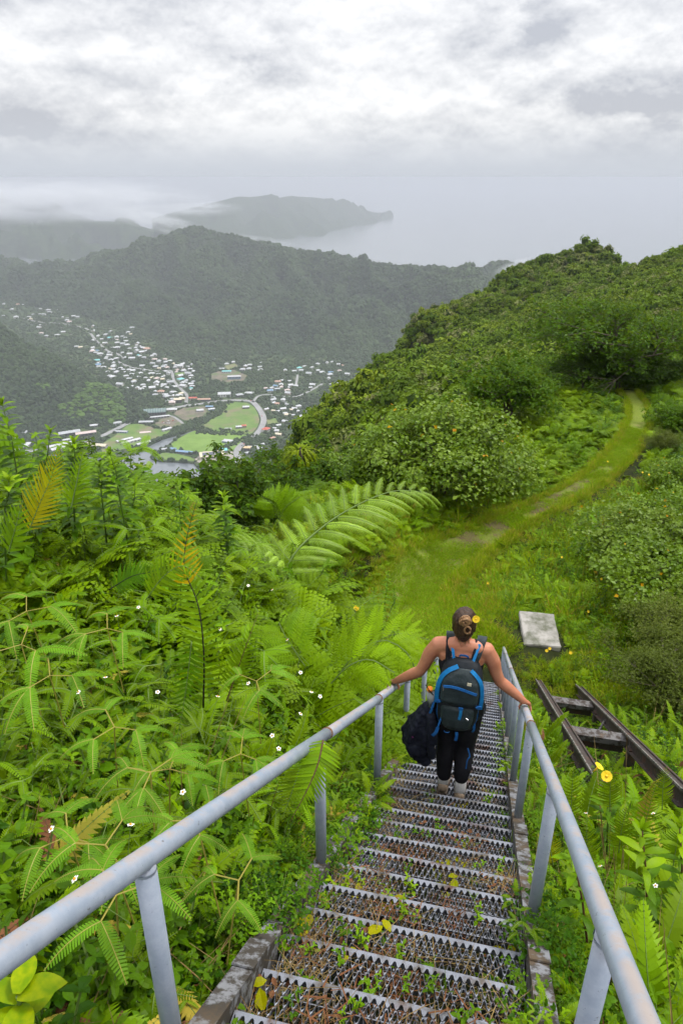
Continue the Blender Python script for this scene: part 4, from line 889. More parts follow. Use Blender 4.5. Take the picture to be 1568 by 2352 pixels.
BARK = speckled('bark', (.075, .058, .042), (.14, .12, .095), 9.0, .9, .1, bumpd=.01); M_TWIG = mat('twig', (.11, .085, .055), .9)[0]
PETAL_W = mat('petal_white', (.80, .80, .76), .6)[0]; PETAL_Y = mat('petal_yellow', (.85, .60, .02), .5)[0]; HEART = mat('flower_heart', (.60, .28, .02), .7)[0]; PETAL_YP = mat('petal_pale_yellow', (.80, .50, .03), .5)[0]
ZUP = Vector((0, 0, 1))
def vr(r, s): return Vector((r.uniform(-s, s), r.uniform(-s, s), r.uniform(-s, s)))
def blade(mb, p, d, up, L, W, droop=.15, m=0, seg=3, fold=.0, prof=None, tipw=0.0, wav=0.0):
    """one leaf: a strip that widens, bends down and ends in a point"""
    d = d.normalized(); side = d.cross(up)
    if side.length < 1e-4: side = d.orthogonal()
    side.normalize(); nrm = side.cross(d).normalized(); V = []; F = []
    prof = prof or (lambda t: math.sin(math.pi * min(1, t * .92 + .08)) ** .8)
    for i in range(seg + 1):
        t = i / seg; c = p + d * (L * t * (1 - .25 * droop * t)) - ZUP * (droop * L * t * t) + nrm * (wav * L * math.sin(t * 7))
        w_ = W * .5 * (prof(t) if i < seg else tipw)
        if i == 0: w_ = max(w_, W * .1)
        if i == seg and tipw == 0: V.append(c); continue
        if fold: V += [c - side * w_ + nrm * fold * w_, c, c + side * w_ + nrm * fold * w_]
        else: V += [c - side * w_, c + side * w_]
    k = 3 if fold else 2
    for i in range(seg):
        a, b_ = i * k, (i + 1) * k
        if i == seg - 1 and tipw == 0:
            F += [(a, a + 1, b_), (a + 1, a + 2, b_)] if fold else [(a, a + 1, b_)]
        else: F += [(a, a + 1, b_ + 1, b_), (a + 1, a + 2, b_ + 2, b_ + 1)] if fold else [(a, a + 1, b_ + 1, b_)]
    mb.add(V, F, m)
def curve_pts(p, d, L, droop, n, r=None, wob=0.0):
    d = d.normalized(); return [p + d * (L * t) - ZUP * (droop * L * t * t) + (vr(r, wob * L * t) if r else Vector()) for t in (i / n for i in range(n + 1))]
def frond_once(mb, p, d, L, W, droop, pairs, m=0, ms=1, pw=None, ang=70, pdroop=.25, up=None, r=None, rad=.003, taper=.5, seg=2, start=.12, lift=.15):
    """once-divided frond: a stalk with leaflets down both sides"""
    r = r or rnd; P = curve_pts(Vector(p), Vector(d), L, droop, 10); mb.tube(P, [rad * (1 - .7 * i / 10) for i in range(11)], 4, ms, cap=False); U = up or ZUP
    for i in range(pairs):
        t = start + (1 - start) * (i + .3) / pairs; f = t * 10; k = min(9, int(f)); c = P[k].lerp(P[k + 1], f - k); tg = (P[k + 1] - P[k]).normalized()
        sd = tg.cross(U); sd = (sd if sd.length > .05 else tg.orthogonal()).normalized(); nn = sd.cross(tg).normalized()
        s_ = (min(1, (t - start + .06) / .25)) ** .6 * (1 - max(0, t - taper) / (1 - taper)) ** .75 if t > taper else min(1, (t - start + .06) / .25) ** .6
        s_ = max(s_, .06); Lp = W * s_ * r.uniform(.88, 1.1); a = math.radians(ang - 25 * t)
        for sg in (-1, 1):
            dd = tg * math.cos(a) + sd * sg * math.sin(a) + nn * (lift + r.uniform(-.15, .15))
            blade(mb, c, dd, nn, Lp, pw if pw else L / pairs * .95, pdroop * r.uniform(.6, 1.4), m, seg, prof=lambda q: (1 - q * .75) if q > .08 else .8)
def comb(mb, p, d, L, W, droop, teeth, m=0, up=None, r=None, ms=None, rad=.0016):
    """comb-shaped leaf: narrow teeth on a rib"""
    r = r or rnd; U = up or ZUP; P = curve_pts(Vector(p), Vector(d), L, droop, 7)
    if ms is not None: mb.tube(P, [rad] * 8, 3, ms, cap=False)
    V = []; F = []
    for i in range(teeth):
        t = (i + .5) / teeth; f = t * 7; k = min(6, int(f)); c = P[k].lerp(P[k + 1], f - k); tg = (P[k + 1] - P[k]).normalized()
        sd = tg.cross(U); sd = (sd if sd.length > .05 else tg.orthogonal()).normalized(); nn = sd.cross(tg)
        w_ = W * .5 * (math.sin(math.pi * (t * .86 + .14)) ** .55); h = L / teeth * .47
        for sg in (-1, 1):
            e = c + sd * sg * w_ + tg * w_ * .35 - nn * w_ * .22; b = len(V); V += [c - tg * h, c + tg * h, e + tg * h * .6, e - tg * h * .6]; F.append((b, b + 1, b + 2, b + 3))
    mb.add(V, F, m)
def frond_twice(mb, p, d, L, W, droop, pairs, teeth, m=0, ms=1, up=None, r=None, pdroop=.3, ang=62, rad=.004, cw=.24, start=.15, shape=.3):
    r = r or rnd; P = curve_pts(Vector(p), Vector(d), L, droop, 10); mb.tube(P, [rad * (1 - .7 * i / 10) for i in range(11)], 4, ms, cap=False); U = up or ZUP
    for i in range(pairs):
        t = start + (1 - start) * (i + .3) / pairs; f = t * 10; k = min(9, int(f)); c = P[k].lerp(P[k + 1], f - k); tg = (P[k + 1] - P[k]).normalized()
        sd = tg.cross(U); sd = (sd if sd.length > .05 else tg.orthogonal()).normalized(); nn = sd.cross(tg).normalized()
        s_ = max(.10, min(1, (t - start + .1) / shape) ** .6 * (1 - max(0, (t - shape)) / (1 - shape)) ** .8); Lp = W * s_ * r.uniform(.9, 1.08); a = math.radians(ang - 20 * t)
        for sg in (-1, 1):
            dd = tg * math.cos(a) + sd * sg * math.sin(a) + nn * r.uniform(0, .25)
            comb(mb, c, dd, Lp, Lp * cw + .012, pdroop * r.uniform(.7, 1.3), max(4, int(teeth * s_)), m, nn, r)
def herb(name, seed, ml, ms, stems=10, h=.35, leaf=.052, spread=.22, asp=.48, pairs=5, whorl=2):
    r = random.Random(seed); mb = MB()
    for s_ in range(stems):
        a = r.uniform(0, 6.28); b = Vector((math.cos(a), math.sin(a), 0)) * r.uniform(0, spread); d = (Vector((math.cos(a), math.sin(a), 0)) * r.uniform(.1, .55) + ZUP).normalized(); H = h * r.uniform(.55, 1.15)
        P = curve_pts(b, d, H, r.uniform(0, .25), 5); mb.tube(P, .003, 3, 1, cap=False)
        for i in range(pairs):
            t = (i + 1) / pairs; f = t * 5; k = min(4, int(f)); c = P[k].lerp(P[k + 1], f - k); q0 = r.uniform(0, 6.28)
            for w_ in range(whorl + (1 if i == pairs - 1 else 0)):
                q = q0 + w_ * 6.28 / (whorl + (1 if i == pairs - 1 else 0)); dd = Vector((math.cos(q), math.sin(q), r.uniform(.0, .55)))
                L = leaf * r.uniform(.7, 1.3) * (1.15 - .4 * t); blade(mb, c, dd, ZUP, L, L * asp * r.uniform(.85, 1.2), r.uniform(.1, .5), 0, 3, .22)
    return mb.mesh(name, [ml, ms])
def sword_clump(name, seed, ml, ms, n=6, L=.7, W=.10, pairs=24, erect=.9):
    r = random.Random(seed); mb = MB()
    for i in range(n):
        a = 6.28 * i / n + r.uniform(-.4, .4); d = Vector((math.cos(a), math.sin(a), erect * r.uniform(.7, 1.6))); l = L * r.uniform(.7, 1.15)
        frond_once(mb, (math.cos(a) * .03, math.sin(a) * .03, 0), d, l, W * r.uniform(.8, 1.1), r.uniform(.25, .6), pairs, 0, 1, r=r, pdroop=.35)
    return mb.mesh(name, [ml, ms])
def fork_fern(name, seed, ml, ms, tiers=3, h=.45, leaf=.14):
    r = random.Random(seed); mb = MB(); d = Vector((r.uniform(-.5, .5), r.uniform(-.5, .5), 1)); P = curve_pts(Vector(), d, h, .2, 5); mb.tube(P, .0022, 3, 1, cap=False)
    for i in range(tiers):
        c = P[5 - i] if i < 4 else P[2]; a = r.uniform(0, 6.28)
        for s_ in (0, math.pi):
            dd = Vector((math.cos(a + s_), math.sin(a + s_), .25)); Q_ = c + dd.normalized() * leaf * .55; mb.tube([c, Q_], .0018, 3, 1, cap=False)
            for e in (-.75, .75): comb(mb, Q_, Vector((math.cos(a + s_ + e), math.sin(a + s_ + e), .18)), leaf * r.uniform(.85, 1.2), leaf * .30, r.uniform(.3, .7), 15, 0, ZUP, r, 1)
    return mb.mesh(name, [ml, ms])
def grass_tuft(name, seed, ml, n=34, h=.42, w_=.007, spread=.10, lean=.5, mats2=None, droop=.5):
    r = random.Random(seed); mb = MB()
    for i in range(n):
        a = r.uniform(0, 6.28); b = Vector((math.cos(a), math.sin(a), 0)) * r.uniform(0, spread); d = Vector((math.cos(a) * lean * r.random(), math.sin(a) * lean * r.random(), 1)); L = h * r.uniform(.5, 1.2)
        blade(mb, b, d, Vector((math.cos(a + 1.57), math.sin(a + 1.57), .01)).cross(ZUP), L, w_, r.uniform(.05, droop), 1 if (mats2 and r.random() < .3) else 0, 4, prof=lambda t: 1 - .6 * t)
    return mb.mesh(name, [ml] + ([mats2] if mats2 else []))
def ground_leaves(name, seed, ml, n=80, leaf=.045, spread=.28, h=.16, asp=.62):
    r = random.Random(seed); mb = MB()
    for i in range(n):
        a = r.uniform(0, 6.28); q = math.sqrt(r.random()) * spread; c = Vector((math.cos(a) * q, math.sin(a) * q, r.uniform(.01, h))); L = leaf * r.uniform(.6, 1.35); b = r.uniform(0, 6.28)
        blade(mb, c, Vector((math.cos(b), math.sin(b), r.uniform(-.1, .5))), (ZUP + vr(r, .35)).normalized(), L, L * asp, r.uniform(0, .4), 0, 3, .18)
    return mb.mesh(name, [ml])
def bracken(name, seed, ml, ms, n=4, L=.75, W=.34, pairs=11, teeth=11, erect=.8):
    r = random.Random(seed); mb = MB()
    for i in range(n):
        a = 6.28 * i / n + r.uniform(-.5, .5); d = Vector((math.cos(a), math.sin(a), erect * r.uniform(.6, 1.4)))
        frond_twice(mb, (0, 0, 0), d, L * r.uniform(.8, 1.15), W, r.uniform(.35, .7), pairs, teeth, 0, 1, r=r)
    return mb.mesh(name, [ml, ms])
def dry_tangle(name, seed, mt, n=26, L=.22, w_=.004, h=.04):
    r = random.Random(seed); mb = MB()
    for i in range(n):
        a = r.uniform(0, 6.28); c = Vector((r.uniform(-.12, .12), r.uniform(-.12, .12), r.uniform(0, h))); blade(mb, c, Vector((math.cos(a), math.sin(a), r.uniform(-.05, .35))), ZUP + vr(r, .5), L * r.uniform(.4, 1.2), w_, r.uniform(-.1, .3), 0, 3, prof=lambda t: 1 - .4 * t)
    return mb.mesh(name, [mt])
K_HERB = [herb('herb', 1, G_MID, STEM_G), herb('herb', 2, G_LIME, STEM_G, 9, .30, .05), herb('herb', 3, G_MID, STEM_G, 11, .42, .062, .25, .5), herb('herb', 4, G_DARK, STEM_G, 11, .3, .056, .26, .55), herb('herb', 5, G_LIME, STEM_G, 9, .38, .06, .2, .36, 6, 3)]
K_LEAF = [ground_leaves('creeper', 1, G_MID), ground_leaves('creeper', 2, G_DARK, 85, .05), ground_leaves('creeper', 3, G_LIME, 70, .04), ground_leaves('creeper', 4, G_MID, 80, .036, .26, .2)]
K_SWORD = [sword_clump('sword_fern', 1, G_FERN, STEM_G), sword_clump('sword_fern', 2, G_FERN, STEM_G, 5, .6, .085), sword_clump('sword_fern', 3, G_LIME, STEM_G, 5, .75, .11)]
K_FORK = [fork_fern('forked_fern', 1, G_FERN, STEM_G), fork_fern('forked_fern', 2, G_FERN2, STEM_G, 2, .38, .15), fork_fern('forked_fern', 3, G_FERN2, STEM_G, 4, .5, .13), fork_fern('forked_fern', 4, G_FERN, STEM_G, 3, .4, .13)]
K_GRASS = [grass_tuft('grass', 1, G_GRASS), grass_tuft('grass', 2, G_GRASS, 30, .34, .006, .12, .7, G_GOLD), grass_tuft('grass', 3, G_LIME, 26, .38, .008, .1, .6), grass_tuft('grass', 4, G_GOLD, 26, .36, .005, .1, .6, G_GRASS)]
K_GRM = [grass_tuft('grass', 21, G_GRASS, 46, .46, .015, .16, .7, G_GOLD, .6), grass_tuft('grass', 22, G_GRASS, 40, .38, .014, .18, .9, None, .7), grass_tuft('grass', 23, G_LIME, 36, .42, .016, .15, .7, G_GRASS, .6), grass_tuft('grass', 24, G_GOLD, 42, .40, .013, .17, .9, G_GRASS, .7)]
K_BRACK = [bracken('bracken', 1, G_FERNM, STEM_G), bracken('bracken', 2, G_FERNM, STEM_G, 5, .65, .28), bracken('bracken', 3, G_FERN, STEM_G, 4, .7, .3)]
K_DRY = [dry_tangle('dry_grass', 1, G_DRY), dry_tangle('dry_grass', 2, G_DRY, 18, .28, .003), dry_tangle('dry_grass', 3, G_RUSTF, 30, .12, .007)]

# ------------------------------------------------------------------ where they grow
def tilt_rots(n, tl=.22): return np.stack([rng.normal(0, tl, n), rng.normal(0, tl, n), rng.uniform(0, 6.283, n)], 1)
def in_frame(P, pad=420, top=0):
    d = P - np.array([0, 0, EYE]); z = d[:, 1] * CT - d[:, 2] * ST; zz = np.maximum(z, .05); x = CX + FPX * d[:, 0] / zz; y = CY + FPX * (-d[:, 1] * ST - d[:, 2] * CT) / zz
    return (z > .35) & (x > -pad) & (x < 1568 + pad) & (y < 2352 + pad * 2.2), x, y, z
def stair_gap(x, y):
    u, v = x * UD[0] + y * UD[1], x * VD[0] + y * VD[1]
    l = np.interp(u, [0, 1, 4, 8, 12], [-.69, -.67, -.585, -.51, -.45]); r = np.interp(u, [0, 1, 4, 8, 12], [.29, .295, .315, .355, .40])
    return np.where(u < 12.2, np.maximum(l - v, v - r), 9.0), u, v
def sow(name, n, region, kinds, wts, smin, smax, label, fall=1.0, zoff=-.02, cond=None, hsc=None, tl=.38):
    """n tries in (y range, x range) thinned with distance so that growth looks equally dense in the picture"""
    y0, y1, ang0, ang1 = region
    y = np.exp(rng.uniform(math.log(y0), math.log(y1), n)) if fall else rng.uniform(y0, y1, n)
    x = y * np.tan(np.radians(rng.uniform(ang0, ang1, n)))
    g, u, v = stair_gap(x, y); z = ground_z(x, y); P = np.stack([x, y, z + zoff], 1)
    ok, px, py, dz = in_frame(P); ok &= g > .10
    pdd = path_dist(x, y); phw = path_half(x, y); ok &= pdd > phw * (.92 + .30 * rng.random(n))
    if cond is not None: ok &= cond(x, y, u, v, g, px, py, pdd)
    ok &= (np.hypot(x - slab.location.x, (y - slab.location.y + .25) * .8) > .58)
    x, y, g, u, v, px, py, pdd, phw_ = (q[ok] for q in (x, y, g, u, v, px, py, pdd, phw)); P = P[ok]; n = len(P)
    s = rng.uniform(smin, smax, n) * np.where(rng.random(n) < .18, 1.35, 1.0) * np.where(rng.random(n) < .25, .65, 1.0) * np.clip(np.hypot(x - slab.location.x, y - slab.location.y) / 2.0, .35, 1) * np.where((v > .95) & (v < 2.25) & (u > 5) & (u < 12.7), .45, 1.0)
    s *= np.clip(.5 + (g - .10) * 1.2, .5, 1) * np.clip(.32 + (pdd - phw_) * .38, .32, 1)
    if hsc is not None: s *= hsc(x, y, u, v, g, px, py)
    idx = rng.choice(len(kinds), n, p=np.array(wts, float) / sum(wts))
    scatter(name, P, tilt_rots(n, tl), np.stack([s, s, s * rng.uniform(.85, 1.2, n)], 1), idx, kinds, label); return n
left = lambda x, y, u, v, g, px, py, pd: (v < 0) & (y < 10.5) & (rng.random(len(x)) < np.clip(.25 + g * 1.1, 0, 1))
right = lambda x, y, u, v, g, px, py, pd: (v > 0) & (u < 12)
NEARK = K_HERB + K_LEAF + K_SWORD + K_FORK
def patchy(x, y, s, sd): return np.array([mnoise.noise((a * s, b * s, sd)) for a, b in zip(x, y)])
tot = 0
tot += sow('undergrowth', 3800, (.55, 2.6, -60, 12), [K_HERB[0], K_HERB[2], K_HERB[3], K_LEAF[0], K_LEAF[1]], [3, 3, 4, 2, 3], .6, 1.1, 'dark broad-leaved weeds on the nearest part of the left bank', cond=left)
tot += sow('undergrowth', 11500, (.55, 9.6, -56, 16), K_HERB + K_LEAF, [3, 3, 3, 2, 3, 3, 3, 2, 2], .7, 1.25, 'tangled broad-leaved undergrowth on the bank left of the stair', cond=left, hsc=lambda x, y, u, v, g, px, py: np.interp(y, [0, 1.6, 4, 8], [.62, .8, 1.1, 1.45]))
tot += sow('fern_cover', 4200, (.9, 9.8, -54, 14), K_SWORD + K_FORK, [2, 2, 2, 4, 4, 4, 4], .6, 1.1, 'mixed ferns growing over the bank left of the stair', cond=lambda x, y, u, v, g, px, py, pd: left(x, y, u, v, g, px, py, pd) & (rng.random(len(x)) < np.interp(y, [1.2, 3.0], [.18, 1.0])), zoff=.08, hsc=lambda x, y, u, v, g, px, py: np.interp(y, [0, 1.6, 4, 8], [.6, .8, 1.1, 1.35]))
tot += sow('fern_cover', 1500, (4.5, 10.0, -36, 4), K_FORK + K_BRACK + [K_HERB[4]], [2, 3, 3, 2, 2, 2, 3, 4], .8, 1.25, 'pale ferns along the crest of the left bank', cond=lambda x, y, u, v, g, px, py, pd: (v < -.8) & (y < 9.5), zoff=.25, hsc=lambda x, y, u, v, g, px, py: np.interp(y, [4, 8], [1.0, 1.3]))
tot += sow('undergrowth', 8500, (.9, 11.8, 10, 54), K_HERB + K_LEAF + K_SWORD + K_GRASS[:3], [2, 4, 2, 2, 4, 2, 2, 2, 2, 3, 3, 4, 1.5, 1, 2], .7, 1.2, 'bright tangled undergrowth on the slope right of the stair', cond=right, hsc=lambda x, y, u, v, g, px, py: np.interp(y, [0, 2, 5, 11], [.8, .9, 1.0, 1.05]))
openr = lambda x, y, u, v, g, px, py, pd: (u > 11.3) & (px > 880)
tot += sow('tall_grass', 10500, (10.8, 27, 2, 36), K_GRM + [K_HERB[1], K_HERB[4], K_SWORD[1], K_LEAF[2]], [4, 5, 2, 4, 1.2, 1.2, .3, .8], .8, 1.4, 'tall grass and weeds on the flat below the stair', cond=openr)
tot += sow('undergrowth', 3600, (12, 34, 12, 37), K_HERB + K_BRACK + K_LEAF + K_SWORD, [2, 4, 2, 1.5, 4, .6, .6, .6, 2, 1, 1.5, 1, .5, .5, .5], .8, 1.5, 'weeds and low bushes on the slope right of the path', cond=lambda x, y, u, v, g, px, py, pd: (px > 1050) & ((px - 1050) * .9 > (1420 - py) * .0 + 60) & (pd > 1.3) & (x > 3.0 + (y - 12) * .32))
tot += sow('tall_grass', 6500, (9.5, 30, -18, 24), K_GRM + K_BRACK + [K_HERB[1], K_HERB[0]], [3, 4, 4, 2.5, 2, 2, 1, 2, 1.5], .9, 1.6, 'grass and small ferns on the ridge left of the path', cond=lambda x, y, u, v, g, px, py, pd: (x < np.interp(y, PATHC[:, 1], PATHC[:, 0])) & (u > 9.3))
gold = lambda x, y, u, v, g, px, py, pd: (pd < 2.4) & (patchy(x, y, .35, 3.0) > -.05)
tot += sow('golden_grass', 6500, (13, 33, 0, 30), [K_GRM[3], K_GRM[0], K_BRACK[0]], [4, 3, 1.0], .55, 1.0, 'golden dry grass along the edges of the path', cond=gold)
tot += sow('mound_ferns', 11000, (25, 47, 4, 28), K_BRACK, [4, 3, 1.5], .6, 1.05, 'dense pale bracken covering the mound left of the path', cond=lambda x, y, u, v, g, px, py, pd: (x < np.interp(y, PATHC[:, 1], PATHC[:, 0]) - .6) & (px > 1020) & (y < 48))
tot += sow('undergrowth', 3000, (30, 60, 14, 36), K_BRACK + [K_HERB[0], K_HERB[2], K_HERB[3]], [2, 2, 2, 2, 2, 2], 1.6, 3.0, 'bushy growth on the slope beyond the path', cond=lambda x, y, u, v, g, px, py, pd: (pd > 1.2) & (px > 1380))
tot += sow('dry_litter', 1500, (.7, 9, -40, 40), K_DRY, [3, 3, 3], .8, 1.5, 'dry stalks and dead fern among the plants beside the stair', cond=lambda x, y, u, v, g, px, py, pd: (g < .7) & (u < 8), zoff=.10)
OP, OR, OS, OI = [], [], [], []
for i in range(430):
    lf = rnd.random() < .72; u = rnd.uniform(1.35, 6.8); k = mnoise.noise((u * 1.1, 4.0 if lf else 9.0, 0))
    if k < -.10: continue
    q = S(u, vL(u) - rnd.uniform(-.03, .24) if lf else vR(u) + rnd.uniform(-.02, .22), rnd.uniform(-.10, .02)); OP.append(q); OR.append((rnd.gauss(0, .35), rnd.gauss(0, .35), rnd.uniform(0, 6.28))); OS.append(rnd.uniform(.25, .52)); OI.append(rnd.choice((0, 0, 1, 1, 2, 3, 4, 5, 6)))
scatter('overhang', OP, OR, OS, OI, [K_LEAF[0], K_LEAF[1], K_HERB[0], K_HERB[1], K_FORK[0], K_SWORD[1], K_DRY[0]], 'small plants spilling over the edges of the stair')
tot += sow('low_grass', 2600, (10.8, 16.5, 8, 24), [K_GRM[0], K_GRM[1], K_LEAF[2]], [4, 4, 1], .6, 1.0, 'short grass round the slab and the foot of the stair', cond=lambda x, y, u, v, g, px, py, pd: (u > 11) & (np.hypot(x - slab.location.x, y - slab.location.y) < 3.2))
K_DEAD = [sword_clump('dead_fern', 71, G_RUSTF, STEM_R, 3, .6, .07, 18, .5), sword_clump('dead_fern', 72, G_GOLD, STEM_G, 2, .65, .08, 20, .8), grass_tuft('dead_stalks', 73, G_DRY, 9, .8, .006, .12, .5)]
tot += sow('dead_fronds', 420, (1.0, 9.5, -50, 40), K_DEAD, [3, 2, 4], .6, 1.1, 'brown dead fronds and bare stalks among the ferns', cond=lambda x, y, u, v, g, px, py, pd: (u < 10), zoff=.18)
# short mown turf blades on the path
G_TURF = leaf_mat('turf_blade', (.22, .36, .04), (.32, .43, .07), (.20, .32, .03), .35, rough=.6, patch=.6)
K_TURF = [grass_tuft('turf', 11, G_TURF, 46, .060, .010, .16, .8), grass_tuft('turf', 12, G_TURF, 46, .050, .010, .17, .9, G_GOLD)]
n = 12000; k = rng.integers(0, len(PC), n); k = k[(PC[k, 1] < 34)]; n = len(k); hw = path_half(PC[k, 0], PC[k, 1]); s_ = rng.uniform(-1.1, 1.1, n) * hw
tx = PC[k, 0] + nrm[k, 0] * s_; ty = PC[k, 1] + nrm[k, 1] * s_
pt = patchy(tx, ty, .9, 7.0); ok = ~((ty > 18.5) & (ty < 29) & (pt + rng.normal(0, .16, len(pt)) > -.08)); tx, ty = tx[ok], ty[ok]; n = len(tx)
scatter('turf', np.stack([tx, ty, ground_z(tx, ty) + .03], 1), tilt_rots(n, .1), rng.uniform(.8, 1.6, n), rng.integers(0, 2, n), K_TURF, 'short mown grass on the footpath')
n = 4200; k = rng.integers(0, len(PC), n); hw = path_half(PC[k, 0], PC[k, 1]); s_ = np.where(rng.random(n) < .5, -1, 1) * hw * rng.uniform(.88, 1.45, n); tx = PC[k, 0] + nrm[k, 0] * s_; ty = PC[k, 1] + nrm[k, 1] * s_; ok = stair_gap(tx, ty)[0] > .1; tx, ty = tx[ok], ty[ok]; n = len(tx)
scatter('path_fringe', np.stack([tx, ty, ground_z(tx, ty) + .01], 1), tilt_rots(n, .25), rng.uniform(.35, .85, n), rng.integers(0, 4, n), K_GRM, 'longer grass fringing both edges of the footpath')
# litter and sprouts caught on the treads
K_SPROUT = [herb('sprout', 31, G_MID, STEM_G, 3, .07, .03, .03, .5, 2), herb('sprout', 32, G_LIME, STEM_G, 3, .09, .028, .03, .45, 2), grass_tuft('sprout', 33, G_LIME, 9, .12, .004, .03, .8), ground_leaves('sprout', 34, G_YEL, 4, .05, .06, .02), ground_leaves('sprout', 35, G_RUSTF, 7, .035, .08, .015)]
LP, LR, LS, LI = [], [], [], []
for (u, p) in TREADS:
    if u > 7.5: continue
    dn = np.interp(u, [.8, 2.2, 3.6, 4.5, 7.5], [30, 28, 18, 5, 2])
    for i in range(int(dn)):
        e = rnd.random(); a, c_ = vL(u), vR(u)
        v = a + (c_ - a) * (rnd.betavariate(.45, .75) if e < .7 else rnd.random()); q = S(u - rnd.uniform(.02, .235), v, 0); q[2] = p[2] + rnd.uniform(-.05, .006)
        LP.append(q); LR.append((rnd.uniform(-.2, .2), rnd.uniform(-.2, .2), rnd.uniform(0, 6.28)))
        d_ = rnd.random(); LI.append(rnd.choice((0, 1, 1, 2)) if d_ < .42 else 3 + rnd.choice((0, 1, 2, 2, 1, 3, 4))); LS.append(rnd.uniform(.5, .95) if LI[-1] < 3 else rnd.uniform(.6, 1.25))
scatter('tread_litter', LP, LR, LS, LI, K_DRY + K_SPROUT, 'dry grass, dead leaves and sprouts caught on the treads')
print('SOWN', tot)
# ------------------------------------------------------------------ shrubs and trees one can tell apart
def grow(seed, H, Rc, ml, leaf=.12, per=55, limbs=6, trunk_h=.3, trunk_r=.06, stems=1, flat=.6, asp=.8, m2=None, m2p=0.0, twist=.35, subs=(4, 4), clump=.34, upb=.0):
    """skeleton of limbs with leaf-sized faces round the twig ends; returns trunk mesh and crown mesh"""
    r = random.Random(seed); tb = MB(); cb = MB(); ends = []
    for s_ in range(stems):
        a0 = r.uniform(0, 6.28); b = Vector((math.cos(a0), math.sin(a0), 0)) * (0 if stems == 1 else Rc * .08 * r.random()); lean = Vector((math.cos(a0) * .25, math.sin(a0) * .25, 1)) if stems > 1 else Vector((r.uniform(-.15, .15), r.uniform(-.15, .15), 1))
        tp = b + lean * H * trunk_h; tb.tube([b - Vector((0, 0, .4)), b.lerp(tp, .5) + vr(r, trunk_r), tp], [trunk_r * 1.3, trunk_r, trunk_r * .8], 7, 0)
        for i in range(limbs):
            a = 6.28 * (i + r.uniform(-.3, .3)) / limbs + a0; q = math.sqrt(r.uniform(.15, 1)); e = Vector((math.cos(a) * Rc * q * .72, math.sin(a) * Rc * q * .72, H * (trunk_h + (1 - trunk_h) * (r.uniform(.45, .9) * (1 - q * q * (1 - flat))))))
            mid = tp.lerp(e, .5) + Vector((0, 0, H * .06)) + vr(r, Rc * .08); tb.tube([tp, mid, e], [trunk_r * .6, trunk_r * .42, trunk_r * .25], 5, 0, cap=False)
            for j in range(subs[0]):
                base_ = mid.lerp(e, r.uniform(.2, 1)); e2 = base_ + Vector((r.gauss(0, 1), r.gauss(0, 1), r.gauss(.35, .5))) * Rc * .27; tb.tube([base_, e2], [trunk_r * .25, trunk_r * .10], 4, 0, cap=False)
                for k in range(subs[1]):
                    e3 = e2 + Vector((r.gauss(0, 1), r.gauss(0, 1), r.gauss(.2 + upb, .5))) * Rc * .15; tb.tube([base_.lerp(e2, .7), e3], [trunk_r * .10, trunk_r * .04], 3, 0, cap=False); ends.append(e3)
    for e in ends:
        for i in range(per):
            d = Vector((r.gauss(0, 1), r.gauss(0, 1), r.gauss(.1, .75))); p = e + d * clump * Rc * .28
            nrm = (Vector((d.x * .35, d.y * .35, .9)) + vr(r, twist * 2)).normalized(); a = Matrix.Rotation(r.uniform(0, 6.28), 3, nrm) @ nrm.orthogonal().normalized(); L = leaf * r.uniform(.65, 1.3)
            b = nrm.cross(a); w_ = L * asp * .5; mi = 1 if (m2 and r.random() < m2p) else 0
            cb.add([p - a * L * .5, p - a * L * .1 + b * w_ + nrm * L * .1, p + a * L * .5 - nrm * L * .08, p - a * L * .1 - b * w_ + nrm * L * .1], [(0, 1, 2, 3)], mi)
    return tb.mesh('trunk', [BARK]), cb.mesh('crown', [ml] + ([m2] if m2 else []))
def plant_tree(name, meshes, px, py, F, label, sc=1.0, cat='tree', group=None, rz=None, z=None):
    p = at(px, py, F); gz_ = ground_z(p[0], p[1])[0] if z is None else z
    o = empty(name, (p[0], p[1], gz_), rz if rz is not None else rnd.uniform(0, 6.28)); o.scale = (sc, sc, sc) if isinstance(sc, (int, float)) else sc
    tag(o, label, cat, group); link('trunk', meshes[0], o); link('crown', meshes[1], o); return o
G_TREE = leaf_mat('tree_leaf', (.055, .120, .014), (.095, .17, .022), (.075, .15, .016), .3, patch=.5); G_TREED = leaf_mat('tree_leaf_dark', (.030, .065, .012), (.055, .10, .018), (.042, .082, .014), .28, patch=.5)
G_HIB = leaf_mat('hibiscus_leaf', (.115, .185, .018), (.19, .265, .045), (.09, .16, .014), .25, rough=.42, spec=.3, patch=1.2); G_OLIVE = leaf_mat('olive_leaf', (.07, .095, .022), (.10, .12, .03), (.085, .11, .025), .25, patch=.8)
G_OLD = leaf_mat('turning_leaf', (.42, .26, .03), (.35, .30, .03), (.45, .20, .03), .3, patch=4.0)
T_HIB = grow(5, 3.2, 2.7, G_HIB, .15, 40, 6, .18, .05, 4, .55, .9, G_OLD, .007)
T_HIB2 = grow(6, 2.4, 1.8, G_HIB, .13, 34, 6, .15, .04, 3, .6, .9, G_OLD, .006)
T_BUSH = grow(7, 3.4, 2.4, G_TREE, .21, 26, 8, .2, .07, 2, .6, .6, None, 0, .3, (5, 4), .24)
T_DARK = grow(8, 3.4, 2.3, G_TREED, .22, 30, 8, .2, .07, 1, .6, .6, G_TREE, .25, .3, (5, 4), .24)
T_DARK2 = grow(9, 2.8, 2.0, G_TREED, .20, 28, 7, .18, .06, 2, .5, .55, G_TREE, .3, .3, (5, 4), .24)
T_LIME = grow(10, 3.2, 1.8, leaf_mat('bush_lime', (.11, .21, .018), (.17, .28, .03), (.13, .24, .02), .35, patch=.8), .20, 26, 6, .3, .06, 2, .7, .5)
